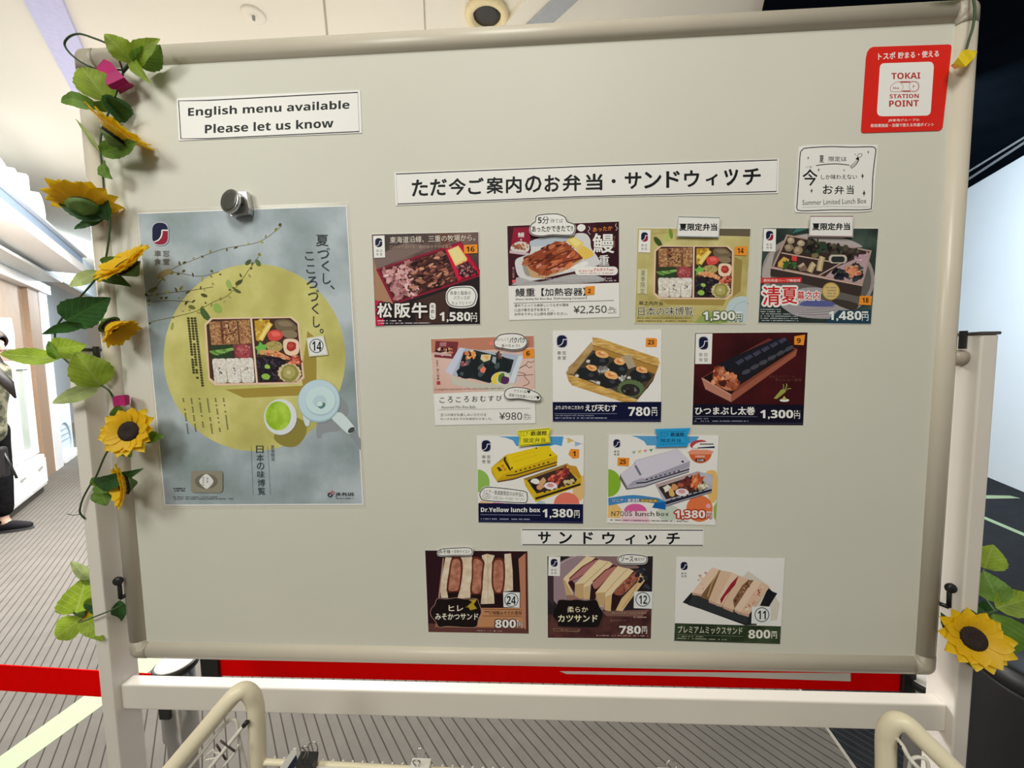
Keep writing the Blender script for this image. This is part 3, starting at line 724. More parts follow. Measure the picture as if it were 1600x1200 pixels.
    a.line(a.smooth(P([(0.575, 0.34), (0.63, 0.22), (0.70, 0.09)]), False), 0.055 * sz, (226, 184, 84)); a.line(a.smooth(P([(0.58, 0.33), (0.63, 0.22), (0.69, 0.11)]), False), 0.02 * sz, (240, 212, 128))
    a.poly(a.smooth(P([(0.75, 0.06), (0.88, 0.045), (0.955, 0.12), (0.965, 0.2), (0.86, 0.22), (0.76, 0.19)])), (112, 94, 66)); a.poly(a.smooth(P([(0.80, 0.22), (0.90, 0.20), (0.965, 0.24), (0.95, 0.31), (0.85, 0.31)])), (134, 116, 84)); a.poly(a.smooth(P([(0.78, 0.08), (0.88, 0.07), (0.93, 0.13), (0.82, 0.14)])), (136, 116, 86))
    a.poly(a.smooth(P([(0.66, 0.24), (0.74, 0.19), (0.82, 0.25), (0.78, 0.34), (0.68, 0.35)])), (206, 74, 62)); a.poly(a.smooth(P([(0.70, 0.23), (0.76, 0.22), (0.79, 0.27), (0.72, 0.29)])), (226, 104, 88))
    a.poly(P([(0.51, 0.44), (0.55, 0.42), (0.57, 0.36), (0.60, 0.41), (0.65, 0.40), (0.625, 0.47), (0.64, 0.53), (0.58, 0.51), (0.53, 0.56), (0.535, 0.49)]), (110, 172, 72))
    a.poly(a.smooth(P([(0.63, 0.40), (0.70, 0.36), (0.78, 0.38), (0.80, 0.46), (0.74, 0.52), (0.66, 0.50)])), (172, 150, 84)); a.scat(P([(0.64, 0.41), (0.76, 0.39), (0.78, 0.48), (0.68, 0.49)]), 12, (0.006 * sz, 0.014 * sz), [(134, 112, 56), (196, 178, 112)])
    a.poly(a.smooth(P([(0.82, 0.35), (0.92, 0.33), (0.975, 0.38), (0.965, 0.53), (0.90, 0.58), (0.82, 0.53)])), (228, 196, 158)); U(0.895, 0.44, 0.052, 1.0, (166, 50, 42)); U(0.89, 0.43, 0.03, 0.8, (188, 74, 58))
    a.line(a.smooth(P([(0.56, 0.52), (0.66, 0.53), (0.76, 0.56), (0.83, 0.62)]), False), [0.05 * sz] * 4 + [0.06 * sz] * 6 + [0.05 * sz] * 6, (214, 150, 96)); a.scat(P([(0.57, 0.51), (0.74, 0.52), (0.83, 0.60), (0.78, 0.63), (0.58, 0.56)]), 26, (0.008 * sz, 0.02 * sz), [(232, 178, 122), (190, 118, 74), (198, 84, 60)])
    a.poly(P([(0.52, 0.60), (0.68, 0.58), (0.82, 0.64), (0.82, 0.70), (0.70, 0.76), (0.72, 0.95), (0.53, 0.95)]), (34, 28, 34)); a.scat(P([(0.53, 0.62), (0.78, 0.62), (0.70, 0.93), (0.54, 0.93)]), 34, (0.012 * sz, 0.035 * sz), [(58, 50, 62), (20, 16, 20), (78, 66, 70), (44, 38, 50)], (0.2, 0.5))
    U(0.625, 0.735, 0.032, 0.7, (150, 184, 78), 0.3); U(0.60, 0.88, 0.046, 0.7, (142, 178, 66), 0.2)
    a.scat(P([(0.83, 0.60), (0.97, 0.58), (0.97, 0.72), (0.86, 0.72)]), 20, (0.015 * sz, 0.03 * sz), [(196, 92, 66), (216, 126, 92), (150, 62, 46)])
    g = [q(0.85 + (0.115 + 0.012 * (i % 2)) * math.cos(i * math.pi / 16), 0.835 + (0.135 + 0.014 * (i % 2)) * math.sin(i * math.pi / 16)) for i in range(32)]
    a.poly(g, (206, 190, 140)); a.scat(P([(0.74, 0.72), (0.97, 0.72), (0.97, 0.95), (0.74, 0.95)]), 20, (0.004 * sz, 0.008 * sz), [(56, 44, 26)])
    U(0.85, 0.835, 0.092, 1.02, (146, 132, 66)); U(0.845, 0.83, 0.065, 1.0, (170, 158, 88)); U(0.84, 0.825, 0.022, 0.9, (200, 188, 124))
def quadmap(a, b, c, d):
    def q(x, y):
        p = [(1 - x) * a[i] + x * b[i] for i in (0, 1)]; r = [(1 - x) * d[i] + x * c[i] for i in (0, 1)]
        return ((1 - y) * p[0] + y * r[0], (1 - y) * p[1] + y * r[1])
    return q
def price(a, t, x0, y0, x1, y1, col, sl=0.0, yen=None, b=0.045, ol=None, ow=0.06):
    a.part('price_lettering'); a.T(t, x0, y0, x1, y1, col, sl, b, ol, ow)
    if yen: 
        a.T('円', yen[0], yen[1], yen[2], yen[3], col, 0, 0.012, ol, ow)
        h = (yen[3] - yen[1]) * 0.28; a.tiny(yen[0], yen[1] - h * 1.6, yen[2], h, col, 0, 0.1)
# ---- plain signs
a = Art(270, 135, 16 / 3, YC); r = sheet('paper_sign', a, [(30, 98), (1562, 30), (1575, 388), (50, 452)], 'white paper strip reading English menu available, upper left of the whiteboard', 'sign', lam=0)
a.part('printed_border'); a.line([(48, 121), (300, 116), (1541, 50), (1554, 376), (300, 435), (68, 437)], 9, BLK, True)
a.part('lettering'); a.T('English menu available', 128, 177, 1472, 268, (40, 42, 40), -0.046, 0.028); a.T('Please let us know', 268, 317, 1338, 392, (40, 42, 40), -0.047, 0.028); a.build(r)
a = Art(600, 240, 2.5, YC); r = sheet('paper_sign', a, [(40, 74), (760, 46), (1543, 20), (1540, 155), (770, 172), (46, 203)], 'long white paper sign with bold black Japanese heading above the menu cards', 'sign')
a.part('printed_border'); a.line([(47, 80), (760, 51), (1536, 25), (1533, 148), (770, 168), (53, 197)], 4, BLK, True)
a.part('lettering')
xs = [110, 182, 254, 330, 402, 478, 552, 628, 700, 790, 888, 942, 1018, 1104, 1174, 1258, 1330, 1404]; ws = [60, 62, 64, 58, 62, 58, 62, 58, 68, 62, 18, 62, 64, 50, 56, 44, 52, 66]
tt = 'ただ今ご案内のお弁当・サンドウィッチ'
for i, ch in enumerate(tt):
    yb = 166 - (xs[i] - 110) * 0.034; hh = 62
    if ch == '・': a.ell(xs[i] + 9, yb - 32, 8, 8, BLK)
    elif ch == 'ィ': a.T(ch, xs[i], yb - 46, xs[i] + ws[i], yb - 4, BLK, 0, 0.04)
    else: a.T(ch, xs[i], yb - hh, xs[i] + ws[i], yb, BLK, -0.03, 0.035)
a.build(r)
a = Art(800, 815, 5, YC); r = sheet('paper_sign', a, [(70, 56), (1500, 60), (1500, 193), (72, 186)], 'narrow white paper sign with seven black katakana above the sandwich cards', 'sign')
a.part('printed_border'); a.line([(79, 63), (1493, 68), (1491, 186), (81, 180)], 7, BLK, True)
a.part('lettering')
for i, (x0, x1) in enumerate(((206, 300), (372, 466), (560, 630), (708, 800), (888, 960), (1042, 1126), (1210, 1308))):
    ch = 'サンドウィッチ'[i]; dy = i * 1.2
    a.T(ch, x0, (82 if ch not in 'ィッ' else 100) + dy, x1, 170 + dy, BLK, 0, 0.04)
a.build(r)
# ---- red point sticker
a = Art(1340, 60, 7.74, YC)
RED = (214, 30, 18)
q = [(190, 102), (1100, 72), (1130, 80), (1138, 110), (1030, 1075), (1015, 1100), (985, 1115), (70, 1142), (48, 1130), (44, 1100), (104, 230), (120, 160), (150, 118)]
r = sheet('point_sticker', a, q, 'red square sticker reading TOKAI STATION POINT in the upper right corner', 'sticker', m=mat('sticker_red', pc(RED), 0.35, noise=0.03, scale=30))
a.part('white_panel'); a.poly([(268, 360), (275, 325), (300, 303), (330, 300), (860, 282), (895, 287), (915, 310), (922, 345), (885, 880), (876, 910), (850, 930), (820, 934), (300, 942), (260, 935), (240, 912), (234, 880)], WHITE)
a.part('lettering'); c_ = (176, 52, 44)
a.T('TOKAI', 410, 418, 758, 494, c_, -0.02, 0.03); a.T('STATION', 388, 676, 740, 726, c_, -0.015, 0.03); a.T('POINT', 382, 752, 738, 828, c_, -0.02, 0.03)
a.T('トスポ', 250, 176, 455, 258, WHITE, -0.06, 0.03); a.T('貯まる・使える', 490, 168, 982, 246, WHITE, -0.05, 0.03)
a.T('JR東海グループの', 370, 975, 745, 1012, WHITE, -0.02, 0.015); a.T('駅商業施設・店舗で使える共通ポイント', 160, 1035, 920, 1076, WHITE, -0.02, 0.015)
a.part('train_emblem')
a.line(a.smooth([(400, 642), (400, 585), (440, 545), (500, 524), (690, 520), (735, 545), (742, 590), (725, 632), (690, 645)], False, 4) + [(400, 642)], 5, c_)
a.line([(680 + 58 * math.cos(t * 0.4), 580 + 58 * math.sin(t * 0.4)) for t in range(16)], 4, c_, True); a.line(a.smooth([(500, 526), (545, 560), (548, 600), (520, 642)], False), 4, c_)
a.rect(520, 524, 640, 536, c_); a.rect(540, 630, 640, 641, c_); a.T('Sta.', 428, 588, 510, 612, c_, 0, 0.01); a.T('P', 668, 568, 690, 594, c_, 0, 0.01)
a.build(r)
# ---- hand-lettered summer sign
a = Art(1235, 220, 10.43, YC)
r = sheet('hand_lettered_card', a, a.smooth([(190, 85), (640, 62), (1340, 66), (1420, 110), (1385, 600), (1345, 1060), (1280, 1150), (700, 1165), (160, 1168), (70, 1100), (110, 600), (130, 200)], True, 4), 'white rounded hand lettered card below the red sticker with tiny sparkles', 'sign')
a.part('drawn_border'); a.line(a.smooth([(265, 118), (640, 95), (1000, 104), (1320, 98), (1385, 130), (1390, 180), (1345, 560), (1322, 1040), (1255, 1120), (700, 1125), (180, 1140), (105, 1085), (110, 1020), (140, 560), (160, 220), (200, 145)], True, 4), 15, BLK, True)
a.part('handwriting')
a.T('夏', 475, 240, 545, 355, BLK, 0, 0.02); a.T('限定は', 625, 255, 915, 335, BLK, 0, 0.01); a.line(a.smooth([(415, 405), (560, 385), (760, 376), (965, 398)], False), [8] + [14] * 14 + [10], BLK)
a.T('今', 200, 465, 440, 730, BLK, 0, 0.015); a.T('しか味わえない', 500, 550, 1085, 632, BLK, -0.01, 0.012); a.T('いま', 255, 410, 350, 445, BLK)
a.T('お', 530, 720, 690, 865, BLK, 0, 0.02); a.T('弁', 722, 735, 870, 870, BLK, 0, 0.02); a.T('当', 920, 725, 1030, 868, BLK, 0, 0.02)
a.T('Summer Limited Lunch Box', 195, 965, 1240, 1050, (70, 66, 60), -0.03, -0.004); a.line([(190, 1088), (600, 1070), (1280, 1078)], 4, (90, 86, 78))
for x, y, h in ((290, 280, 30), (460, 475, 34), (875, 480, 24), (1175, 575, 50), (345, 815, 44), (1200, 855, 56), (1268, 185, 30), (1055, 225, 18)): a.part('drawn_sparkle', lift=1); a.poly([(x, y - h), (x + h * .25, y - h * .2), (x + h * .5, y), (x + h * .2, y + h * .2), (x, y + h), (x - h * .2, y + h * .2), (x - h * .5, y), (x - h * .2, y - h * .2)], (52, 50, 46))
a.part('drawn_spoon'); a.line(a.smooth([(985, 435), (1050, 380), (1095, 310), (1085, 275)], False), 48, BLK); a.line(a.smooth([(990, 432), (1048, 378), (1090, 310)], False), 34, (190, 184, 168)); a.ell(1130, 240, 45, 30, BLK, -30); a.ell(1130, 240, 36, 22, WHITE, -30)
a.build(r)
# ---- the poster
a = Art(200, 320, 4.2105, YC, 5)
B2 = lambda x, y: (x, y + 926.3)             # second view of the poster, 220 photo pixels lower
PQ = [(58, 56), (1438, 6), B2(1545, 1048), B2(265, 1052)]
r = sheet('poster', a, [(60, 54), (1440, 4), (1550, 1974), (240, 1980)], 'large pale blue summer poster with lunch box and teapot on left side of the board', 'poster', lam=26)
a.part('picture')
a.poly([(64, 60), (1434, 10), (1542, 1966), (246, 1972)], None, nz((128, 138, 128), (180, 185, 178), 9, (152, 160, 154), 0.35, 0.62, 5))
a.scat([(120, 100), (1300, 60), (1460, 1950), (250, 1950)], 0, (1, 2), [(0, 0, 0)])
a.k += 3
a.ell(832, 1004, 598, 616, None, 0, nz((176, 165, 88), (206, 194, 118), 14, (190, 180, 100)), 96)
for pl, col in (([(1180, 830), (1140, 1130), (1150, 1190), (640, 1215), (760, 1270), (1240, 1250), (1240, 880)], (158, 134, 56)), (a.smooth([B2(985, 560), B2(1060, 470), B2(1160, 500), B2(1172, 580), B2(1110, 660), B2(1020, 660), B2(960, 610)]), (140, 126, 56)),
                (a.smooth([B2(1380, 330), B2(1440, 380), B2(1450, 450), B2(1400, 480), B2(1340, 420)]), (140, 142, 136)), (a.smooth([B2(1250, 500), B2(1330, 480), B2(1400, 510), B2(1390, 560), B2(1290, 575), B2(1270, 610), B2(1240, 600)]), (142, 144, 138)), ([B2(1450, 580), B2(1500, 560), B2(1530, 620), B2(1530, 690)], (138, 142, 136))): a.poly(pl, col)
# twigs with leaves
tw = (96, 84, 40)
for pts in ([(130, 620), (270, 440), (440, 360), (630, 290), (860, 245), (1010, 140)], [(270, 440), (340, 450), (480, 470), (600, 440)], [(150, 770), (380, 720), (470, 690), (560, 640), (650, 600), (730, 520), (800, 420), (860, 340)], [(130, 600), (260, 580), (400, 565), (560, 540)], [(140, 640), (270, 630), (430, 640)]):
    sm = a.smooth(pts, False, 6); a.line(sm, 4, tw)
    for p in sm[::2]: a.blob(p[0] + a.R.uniform(-22, 22), p[1] + a.R.uniform(-22, 22), a.R.uniform(6, 17), a.R.uniform(5, 10), a.R.choice([(92, 80, 36), (128, 120, 52), (70, 66, 30), (152, 148, 84)]), a.R.uniform(0, 3))
for x, y, rx, ry, rot, col in ((506, 720, 22, 52, -0.6, (70, 92, 44)), (590, 680, 26, 38, -0.5, (140, 164, 74)), (665, 525, 20, 34, -0.3, (150, 166, 80)), (730, 510, 30, 14, -0.6, (72, 74, 34)), (720, 568, 26, 12, 0.5, (84, 88, 40)), (790, 380, 26, 14, -0.7, (70, 84, 40)), (856, 382, 16, 28, -0.6, (84, 104, 50)), (500, 596, 24, 12, 0.3, (78, 76, 30)), (420, 675, 24, 14, 0.3, (104, 110, 44)), (160, 560, 36, 14, -0.5, (104, 96, 50)), (290, 800, 10, 26, 0.2, (150, 150, 80)), (240, 450, 60, 22, -0.5, (150, 132, 90))): a.blob(x, y, rx, ry, col, rot, 0.12)
bento(a, quadmap((500, 745), (1122, 735), (1165, 1178), (530, 1190)))
# teapot and cup
TP = (188, 206, 202)
a.part('teapot_print'); a.poly(a.smooth([B2(1340, 470), B2(1400, 440), B2(1490, 535), B2(1490, 560), B2(1450, 580), B2(1380, 520)]), (206, 214, 210)); a.ell(*B2(1470, 556), 26, 16, (70, 74, 70), -35)
a.poly(a.smooth([B2(1150, 440), B2(1190, 470), B2(1195, 520), B2(1172, 530), B2(1158, 500)]), (200, 210, 204))
a.ell(*B2(1257, 365), 140, 142, (160, 180, 176), 0, None, 40); a.ell(*B2(1255, 360), 134, 134, TP, 0, None, 40); a.ell(*B2(1268, 365), 102, 98, (168, 188, 184), 0, None, 40); a.ell(*B2(1266, 360), 98, 92, (198, 214, 210), 0, None, 40); a.ell(*B2(1262, 368), 44, 42, (180, 200, 194)); a.blob(*B2(1274, 394), 26, 20, (90, 124, 116), -0.5, 0.1); a.ell(*B2(1262, 384), 18, 16, (206, 220, 214))
a.part('cup_print'); a.ell(*B2(1003, 470), 108, 118, (214, 214, 204), 0, None, 40); a.ell(*B2(988, 462), 84, 96, (150, 184, 40), 0, nz((140, 176, 34), (176, 202, 70), 60), 36)
a.part('logo', lift=4); a.logo(160, 118, 262, 262, True, (172, 300, 272, 392), (176, 174, 170))
a.part('title_lettering', lift=4); a.V('夏づくし、', 1236, 192, 1318, 610, (52, 56, 56), 9); a.V('こころづくし。', 1156, 292, 1228, 900, (52, 56, 56), 9)
a.part('product_lettering', lift=2); a.V('日本の味博覧', B2(842, 0)[0], B2(0, 655)[1], 890, B2(0, 985)[1], (62, 66, 66), 2.5, -0.004)
a.V('夏季限定', 938, B2(0, 655)[1], 962, B2(0, 760)[1], (86, 88, 84), 1)
a.line([B2(808, 660), B2(822, 985)], 2, (120, 124, 124)); a.line([B2(918, 660), B2(936, 985)], 2, (120, 124, 124))
a.part('fine_print', lift=4)
for x0, y0, y1, dd in ((432, 740, 1195, 50), (412, 740, 1140, 40), (388, 740, 1100, 44)):
    y = y0
    while y < y1:
        xx = x0 + dd * (y - y0) / 440; a.rect(xx, y, xx + 14, y + 12, (66, 58, 34)) if a.R.random() > 0.12 else None; y += 17
a.part('body_print', lift=2)
for i in range(6):
    x0 = 358 + i * 53; y = 345
    while y < 345 + 230 - (i % 3) * 10:
        xx, yy = B2(x0 + (y - 345) * 0.14, y); a.rect(xx, yy, xx + 7, yy + 9, (96, 98, 66)) if a.R.random() > 0.25 else None; y += 14
a.part('note_print', lift=2); a.tiny(300, B2(0, 936)[1], 372, 8, (70, 70, 66)); a.tiny(300, B2(0, 950)[1], 372, 8, (70, 70, 66)); a.tiny(296, B2(0, 993)[1], 590, 5, (90, 88, 84)); a.tiny(296, B2(0, 1006)[1], 690, 5, (90, 88, 84), -0.005)
a.part('package_print', lift=4); a.rr(415, B2(0, 824)[1], 622, B2(0, 968)[1], 20, (140, 132, 108)); a.ell(*B2(515, 893), 76, 50, (112, 104, 84)); a.poly(a.smooth([B2(515, 845), B2(538, 858), B2(562, 893), B2(538, 928), B2(517, 942), B2(494, 928), B2(468, 893), B2(492, 858)], True, 3), (216, 210, 196)); a.V('日本の味', 488, B2(0, 862)[1], 502, B2(0, 925)[1], (60, 56, 50)); a.V('博覧', 516, B2(0, 866)[1], 528, B2(0, 905)[1], (60, 56, 50))
a.part('company_mark', lift=4); a.T('JR-PLUS', 1364, B2(0, 967)[1], 1484, B2(0, 993)[1], (44, 46, 50), 0, 0.02); a.tiny(1366, B2(0, 1001)[1], 1482, 6, (90, 92, 94))
a.line([(1328 + 12 * math.cos(t * .5), B2(0, 982)[1] + 12 * math.sin(t * .5)) for t in range(12)], 7, (44, 46, 50), True); a.line([(1344 + 10 * math.cos(t * .5), B2(0, 968)[1] + 10 * math.sin(t * .5)) for t in range(12)], 5, (196, 74, 72), True)
a.square([(1180, 882), (1280, 868), (1308, 980), (1196, 992)], '14', 1240, 928, 44, (1212, 898, 1272, 960), [(1172, 876), (1286, 858), (1318, 988), (1192, 1000)])
a.build(r)
# ---- card 16, beef
def card(ox, oy, z, quad, label, seed, lam=12, base=None):
    a = Art(ox, oy, z, YC, seed); r = sheet('menu_card', a, quad, label, 'menu card', GR, m=base, lam=lam); a.part('picture'); return a, r
a, r = card(570, 340, 6.667, [(68, 172), (1187, 148), (1206, 1113), (108, 1133)], 'beef rice box menu card priced 1,580 at the left of the top row', 11)
a.poly([(72, 176), (1183, 152), (1201, 1109), (112, 1129)], None, nz((58, 48, 44), (120, 92, 78), 22, (86, 68, 60)))
a.poly([(80, 420), (420, 260), (700, 300), (115, 540)], (120, 98, 86)); a.poly([(90, 430), (130, 560), (300, 900), (220, 880), (105, 860)], (164, 120, 88)); a.poly([(760, 170), (900, 165), (960, 240), (800, 290)], (98, 64, 46))
a.poly([(300, 905), (1196, 612), (1202, 1110), (200, 1125), (190, 900)], (34, 26, 26)); a.poly([(500, 880), (900, 740), (860, 1100), (540, 1110)], (66, 44, 36))
a.poly([(116, 540), (1000, 248), (1196, 540), (1196, 610), (300, 908)], (134, 24, 44)); a.poly([(150, 545), (835, 330), (990, 660), (315, 885)], (88, 20, 32))
ma = [(180, 560), (830, 352), (975, 655), (320, 868)]; a.poly(ma, (66, 34, 30))
a.scat([(190, 560), (480, 460), (560, 800), (330, 860)], 150, (18, 44), [(204, 148, 138), (178, 118, 112), (222, 172, 160), (150, 92, 88)], (0.3, 0.6)); a.scat([(440, 470), (820, 360), (960, 650), (520, 810)], 170, (16, 42), [(52, 26, 24), (96, 50, 40), (150, 92, 70), (30, 16, 18), (120, 66, 52), (188, 128, 98)], (0.25, 0.5), (-0.9, 0.2))
a.poly([(835, 332), (878, 318), (1010, 640), (975, 668)], (200, 24, 56)); a.poly([(878, 318), (1000, 268), (1188, 560), (1190, 590), (1012, 642)], (188, 18, 46))
a.poly([(862, 340), (975, 292), (1068, 428), (1060, 450), (945, 505)], (226, 190, 112)); a.poly([(880, 345), (972, 305), (1050, 425), (950, 480)], (238, 206, 132))
a.poly([(950, 505), (1080, 455), (1170, 575), (1020, 632)], (70, 26, 34)); a.scat([(950, 505), (1080, 455), (1170, 580), (1020, 632)], 60, (10, 24), [(60, 24, 34), (110, 56, 60), (36, 14, 22), (170, 120, 112)], (0.3, 0.6))
a.poly([(105, 868), (185, 866), (200, 1126), (112, 1128)], (190, 26, 60))
a.part('logo'); a.poly([(85, 190), (205, 185), (212, 415), (95, 420)], WHITE); a.logo(108, 214, 182, 308, False, (118, 332, 184, 396))
a.part('title_lettering'); a.T('松', 132, 892, 280, 1040, WHITE, 0, 0.035, (40, 22, 22), 0.09); a.T('阪', 315, 892, 472, 1040, WHITE, 0, 0.035, (40, 22, 22), 0.09); a.T('牛', 492, 888, 650, 1045, WHITE, 0, 0.035, (40, 22, 22), 0.09)
a.part('tagline_lettering', lift=2); a.T('東海道沿線、三重の牧場から。', 262, 200, 1150, 268, (222, 206, 182), -0.03, 0.004); a.T('口の中で溶ける、脂のまろやかな旨み', 262, 290, 910, 326, (176, 148, 122), -0.01)
a.part('side_lettering', lift=2); a.rr(675, 888, 738, 1062, 26, WHITE); a.V('牛めし', 688, 905, 726, 1050, BLK, 0, 0.02); a.tiny(132, 1070, 380, 10, (206, 190, 186)); a.tiny(132, 1098, 680, 9, (206, 190, 186), -0.01)
price(a, '1,580', 780, 985, 1100, 1090, WHITE, 0.0, (1108, 1020, 1168, 1086), 0.05)
a.sticker([(1030, 285), (1172, 278), (1176, 370), (1035, 376)], '16', (1058, 302, 1142, 356))
a.part('speech_bubble', None, 'white oval note with handwriting'); ov = a.smooth([(860, 760), (900, 725), (1010, 712), (1120, 718), (1172, 790), (1165, 870), (1130, 925), (1010, 945), (900, 930), (850, 880), (845, 800)], True, 4); a.poly(ov, WHITE); k_ = a.cur
a.part('handwriting', k_, None, 2); a.line(a.smooth([(872, 772), (910, 738), (1010, 726), (1110, 735), (1155, 795), (1150, 862), (1115, 912), (1010, 928), (905, 915), (864, 872), (858, 808)], True, 4), 8, BLK, True); a.T('赤身と脂身の', 888, 765, 1105, 806, BLK, 0, 0.006); a.T('バランスが', 925, 815, 1095, 855, BLK, 0, 0.006); a.T('ちょうどイイ!!', 905, 872, 1130, 906, (60, 60, 58))
a.build(r)
# ---- card 2, eel
a, r = card(780, 325, 6.667, [(84, 188), (1246, 142), (1250, 1135), (104, 1168)], 'grilled eel menu card priced 2,250 with white lower half, second of top row', 12)
a.poly([(84, 188), (1246, 142), (1248, 778), (98, 812)], (60, 16, 26)); a.poly([(1000, 150), (1246, 142), (1248, 778), (1050, 780)], (48, 12, 22))
a.poly(a.smooth([(180, 530), (320, 470), (360, 330), (700, 280), (880, 262), (945, 320), (960, 420), (1030, 520), (1020, 600), (600, 700), (330, 760), (210, 720), (170, 620)], True, 4), (206, 200, 188)); a.poly(a.smooth([(200, 720), (420, 770), (760, 690), (1000, 700), (1050, 770), (200, 806), (172, 770)], True, 3), (170, 164, 154))
a.poly(a.smooth([(335, 340), (690, 290), (720, 330), (560, 380), (340, 400)], True, 3), (176, 182, 178)); a.poly(a.smooth([(240, 560), (300, 520), (330, 700), (270, 690)], True, 3), (150, 140, 124))
for i in range(6): a.ell(430 + i * 90, 715 - i * 26, 50, 22, (228, 224, 212), -18)
a.poly([(255, 540), (340, 480), (860, 500), (870, 540), (720, 640), (460, 740), (330, 720)], (190, 150, 104))
eel = [(250, 520), (360, 470), (480, 410), (590, 345), (700, 360), (800, 450), (880, 520), (740, 590), (600, 670), (450, 705), (330, 640), (280, 590)]
a.poly(eel, (142, 62, 34)); a.scat(eel, 80, (20, 52), [(168, 82, 40), (112, 44, 24), (196, 110, 62), (212, 140, 112), (92, 34, 20), (178, 92, 52)], (0.25, 0.5), (-0.9, -0.2))
for p in ([(520, 640), (690, 560), (860, 520)], [(500, 560), (620, 480), (760, 440)], [(300, 600), (420, 560), (520, 480)]): a.line(a.smooth(p, False), 10, (82, 30, 18))
a.poly([(700, 340), (760, 290), (880, 360), (870, 390), (800, 430)], (226, 190, 90)); a.poly([(800, 440), (880, 390), (985, 460), (980, 500), (890, 540)], (222, 182, 78)); a.poly([(725, 335), (765, 305), (860, 362), (800, 405)], (236, 208, 120))
a.poly([(150, 206), (330, 200), (310, 490), (110, 470)], (140, 20, 44)); a.poly(a.smooth([(125, 400), (200, 350), (300, 370), (310, 440), (240, 470), (130, 440)], True, 3), (206, 196, 180)); a.scat([(140, 380), (290, 375), (300, 430), (150, 440)], 20, (12, 24), [(176, 110, 72), (140, 84, 56)]); a.poly([(110, 440), (310, 470), (305, 495), (108, 470)], (196, 170, 164)); a.T('鰻', 195, 255, 262, 305, WHITE, 0, 0.01); a.T('重', 215, 322, 240, 340, WHITE)
a.part('title_lettering'); a.T('鰻', 975, 268, 1195, 468, WHITE, 0, 0.02); a.T('重', 1040, 490, 1145, 598, WHITE, 0, 0.012); a.T('あったか', 975, 205, 1180, 250, (214, 122, 52), -0.1, 0.02); a.V('うなぎ', 1190, 290, 1208, 415, (190, 110, 90)); a.V('駅八銘菓', 138, 615, 158, 730, (206, 150, 140)); a.rect(136, 748, 168, 780, (226, 90, 96))
a.line(a.smooth([(930, 190), (945, 215), (925, 245), (950, 275)], False), 4, WHITE); a.line(a.smooth([(1222, 160), (1210, 185), (1230, 210), (1215, 235)], False), 4, WHITE); a.poly(a.smooth([(815, 190), (850, 168), (890, 180), (898, 215), (860, 245), (818, 228)], True, 3), WHITE)
a.rr(790, 610, 1235, 700, 42, WHITE); a.T('ナルホット', 985, 628, 1140, 662, (206, 30, 34), -0.05, 0.04); a.tiny(822, 650, 975, 13, (206, 90, 80)); a.tiny(822, 675, 1200, 9, (196, 120, 110)); a.tiny(1145, 640, 1200, 12, (206, 90, 80))
a.T('Grilled over charcoal and served warm with egg roll and', 380, 730, 1170, 752, (206, 198, 190), -0.01); a.tiny(240, 768, 1220, 14, (170, 160, 150), -0.02)
a.T('鰻重', 168, 838, 372, 922, BLK, -0.02, 0.006); a.T('【加熱容器】', 440, 836, 902, 916, BLK, -0.012, 0.01); a.T('Warm Grilled Eel Rice Box【Self-Heating Container】', 168, 936, 912, 966, (70, 68, 62), -0.02); a.line([(150, 990), (1195, 962)], 4, (110, 104, 92))
a.T('温めてふっくら美味しいうなぎの蒲焼', 158, 1000, 722, 1030, (90, 86, 76), -0.012); a.T('に出汁巻き玉子を添えて…。', 160, 1046, 570, 1078, (90, 86, 76), -0.012); a.T('お好みでタレと山椒を調節ください。', 160, 1090, 712, 1120, (90, 86, 76), -0.012)
price(a, '¥2,250', 775, 1022, 1118, 1108, (50, 48, 44), -0.02, None, 0.0); a.T('税込', 1148, 1028, 1196, 1048, (90, 86, 76)); a.line([(1132, 1056), (1216, 1052), (1216, 1090), (1132, 1094)], 4, (110, 106, 96), True); a.tiny(1146, 1068, 1206, 10, (110, 106, 96))
a.sticker([(893, 818), (996, 812), (992, 902), (896, 908)], '2', (924, 842, 954, 886)); a.build(r)
# ---- card 14, summer lunch
a, r = card(980, 335, 6.667, [(104, 142), (1288, 146), (1236, 1142), (76, 1136)], 'summer lunch menu card priced 1,500 with pale gold background, third of top row', 13)
a.poly([(108, 146), (1284, 150), (1232, 1138), (80, 1132)], None, nz((170, 152, 86), (204, 188, 124), 20, (188, 172, 104)))
a.poly([(960, 148), (1284, 150), (1280, 230), (960, 222)], (98, 86, 64)); a.poly([(1120, 440), (1200, 480), (1180, 800), (1100, 860)], (150, 126, 64)); a.poly([(340, 885), (1030, 885), (1000, 950), (420, 940)], (160, 134, 66))
a.ell(320, 285, 28, 62, (58, 76, 34), -38); a.ell(430, 230, 44, 62, (176, 180, 96), 20); a.ell(455, 200, 20, 55, (112, 134, 52), -10); a.line([(260, 200), (420, 190), (480, 160)], 5, (140, 130, 70))
a.ell(1160, 1010, 130, 150, (180, 192, 184), 0, None, 24, 180, 325); a.poly([(1030, 1000), (1080, 900), (1180, 850), (1248, 858), (1234, 1130), (1040, 1120)], (184, 196, 188)); a.line(a.smooth([(1100, 1000), (1150, 930), (1240, 905)], False), 5, (150, 168, 160)); a.poly(a.smooth([(730, 1100), (780, 1040), (880, 1020), (1000, 1040), (1040, 1132), (720, 1130)], True, 3), (146, 160, 84))
bento(a, quadmap((285, 325), (1110, 328), (1098, 885), (272, 880)))
a.part('logo'); a.poly([(124, 160), (245, 162), (238, 398), (114, 394)], WHITE); a.logo(145, 186, 216, 284, True, (145, 308, 208, 372))
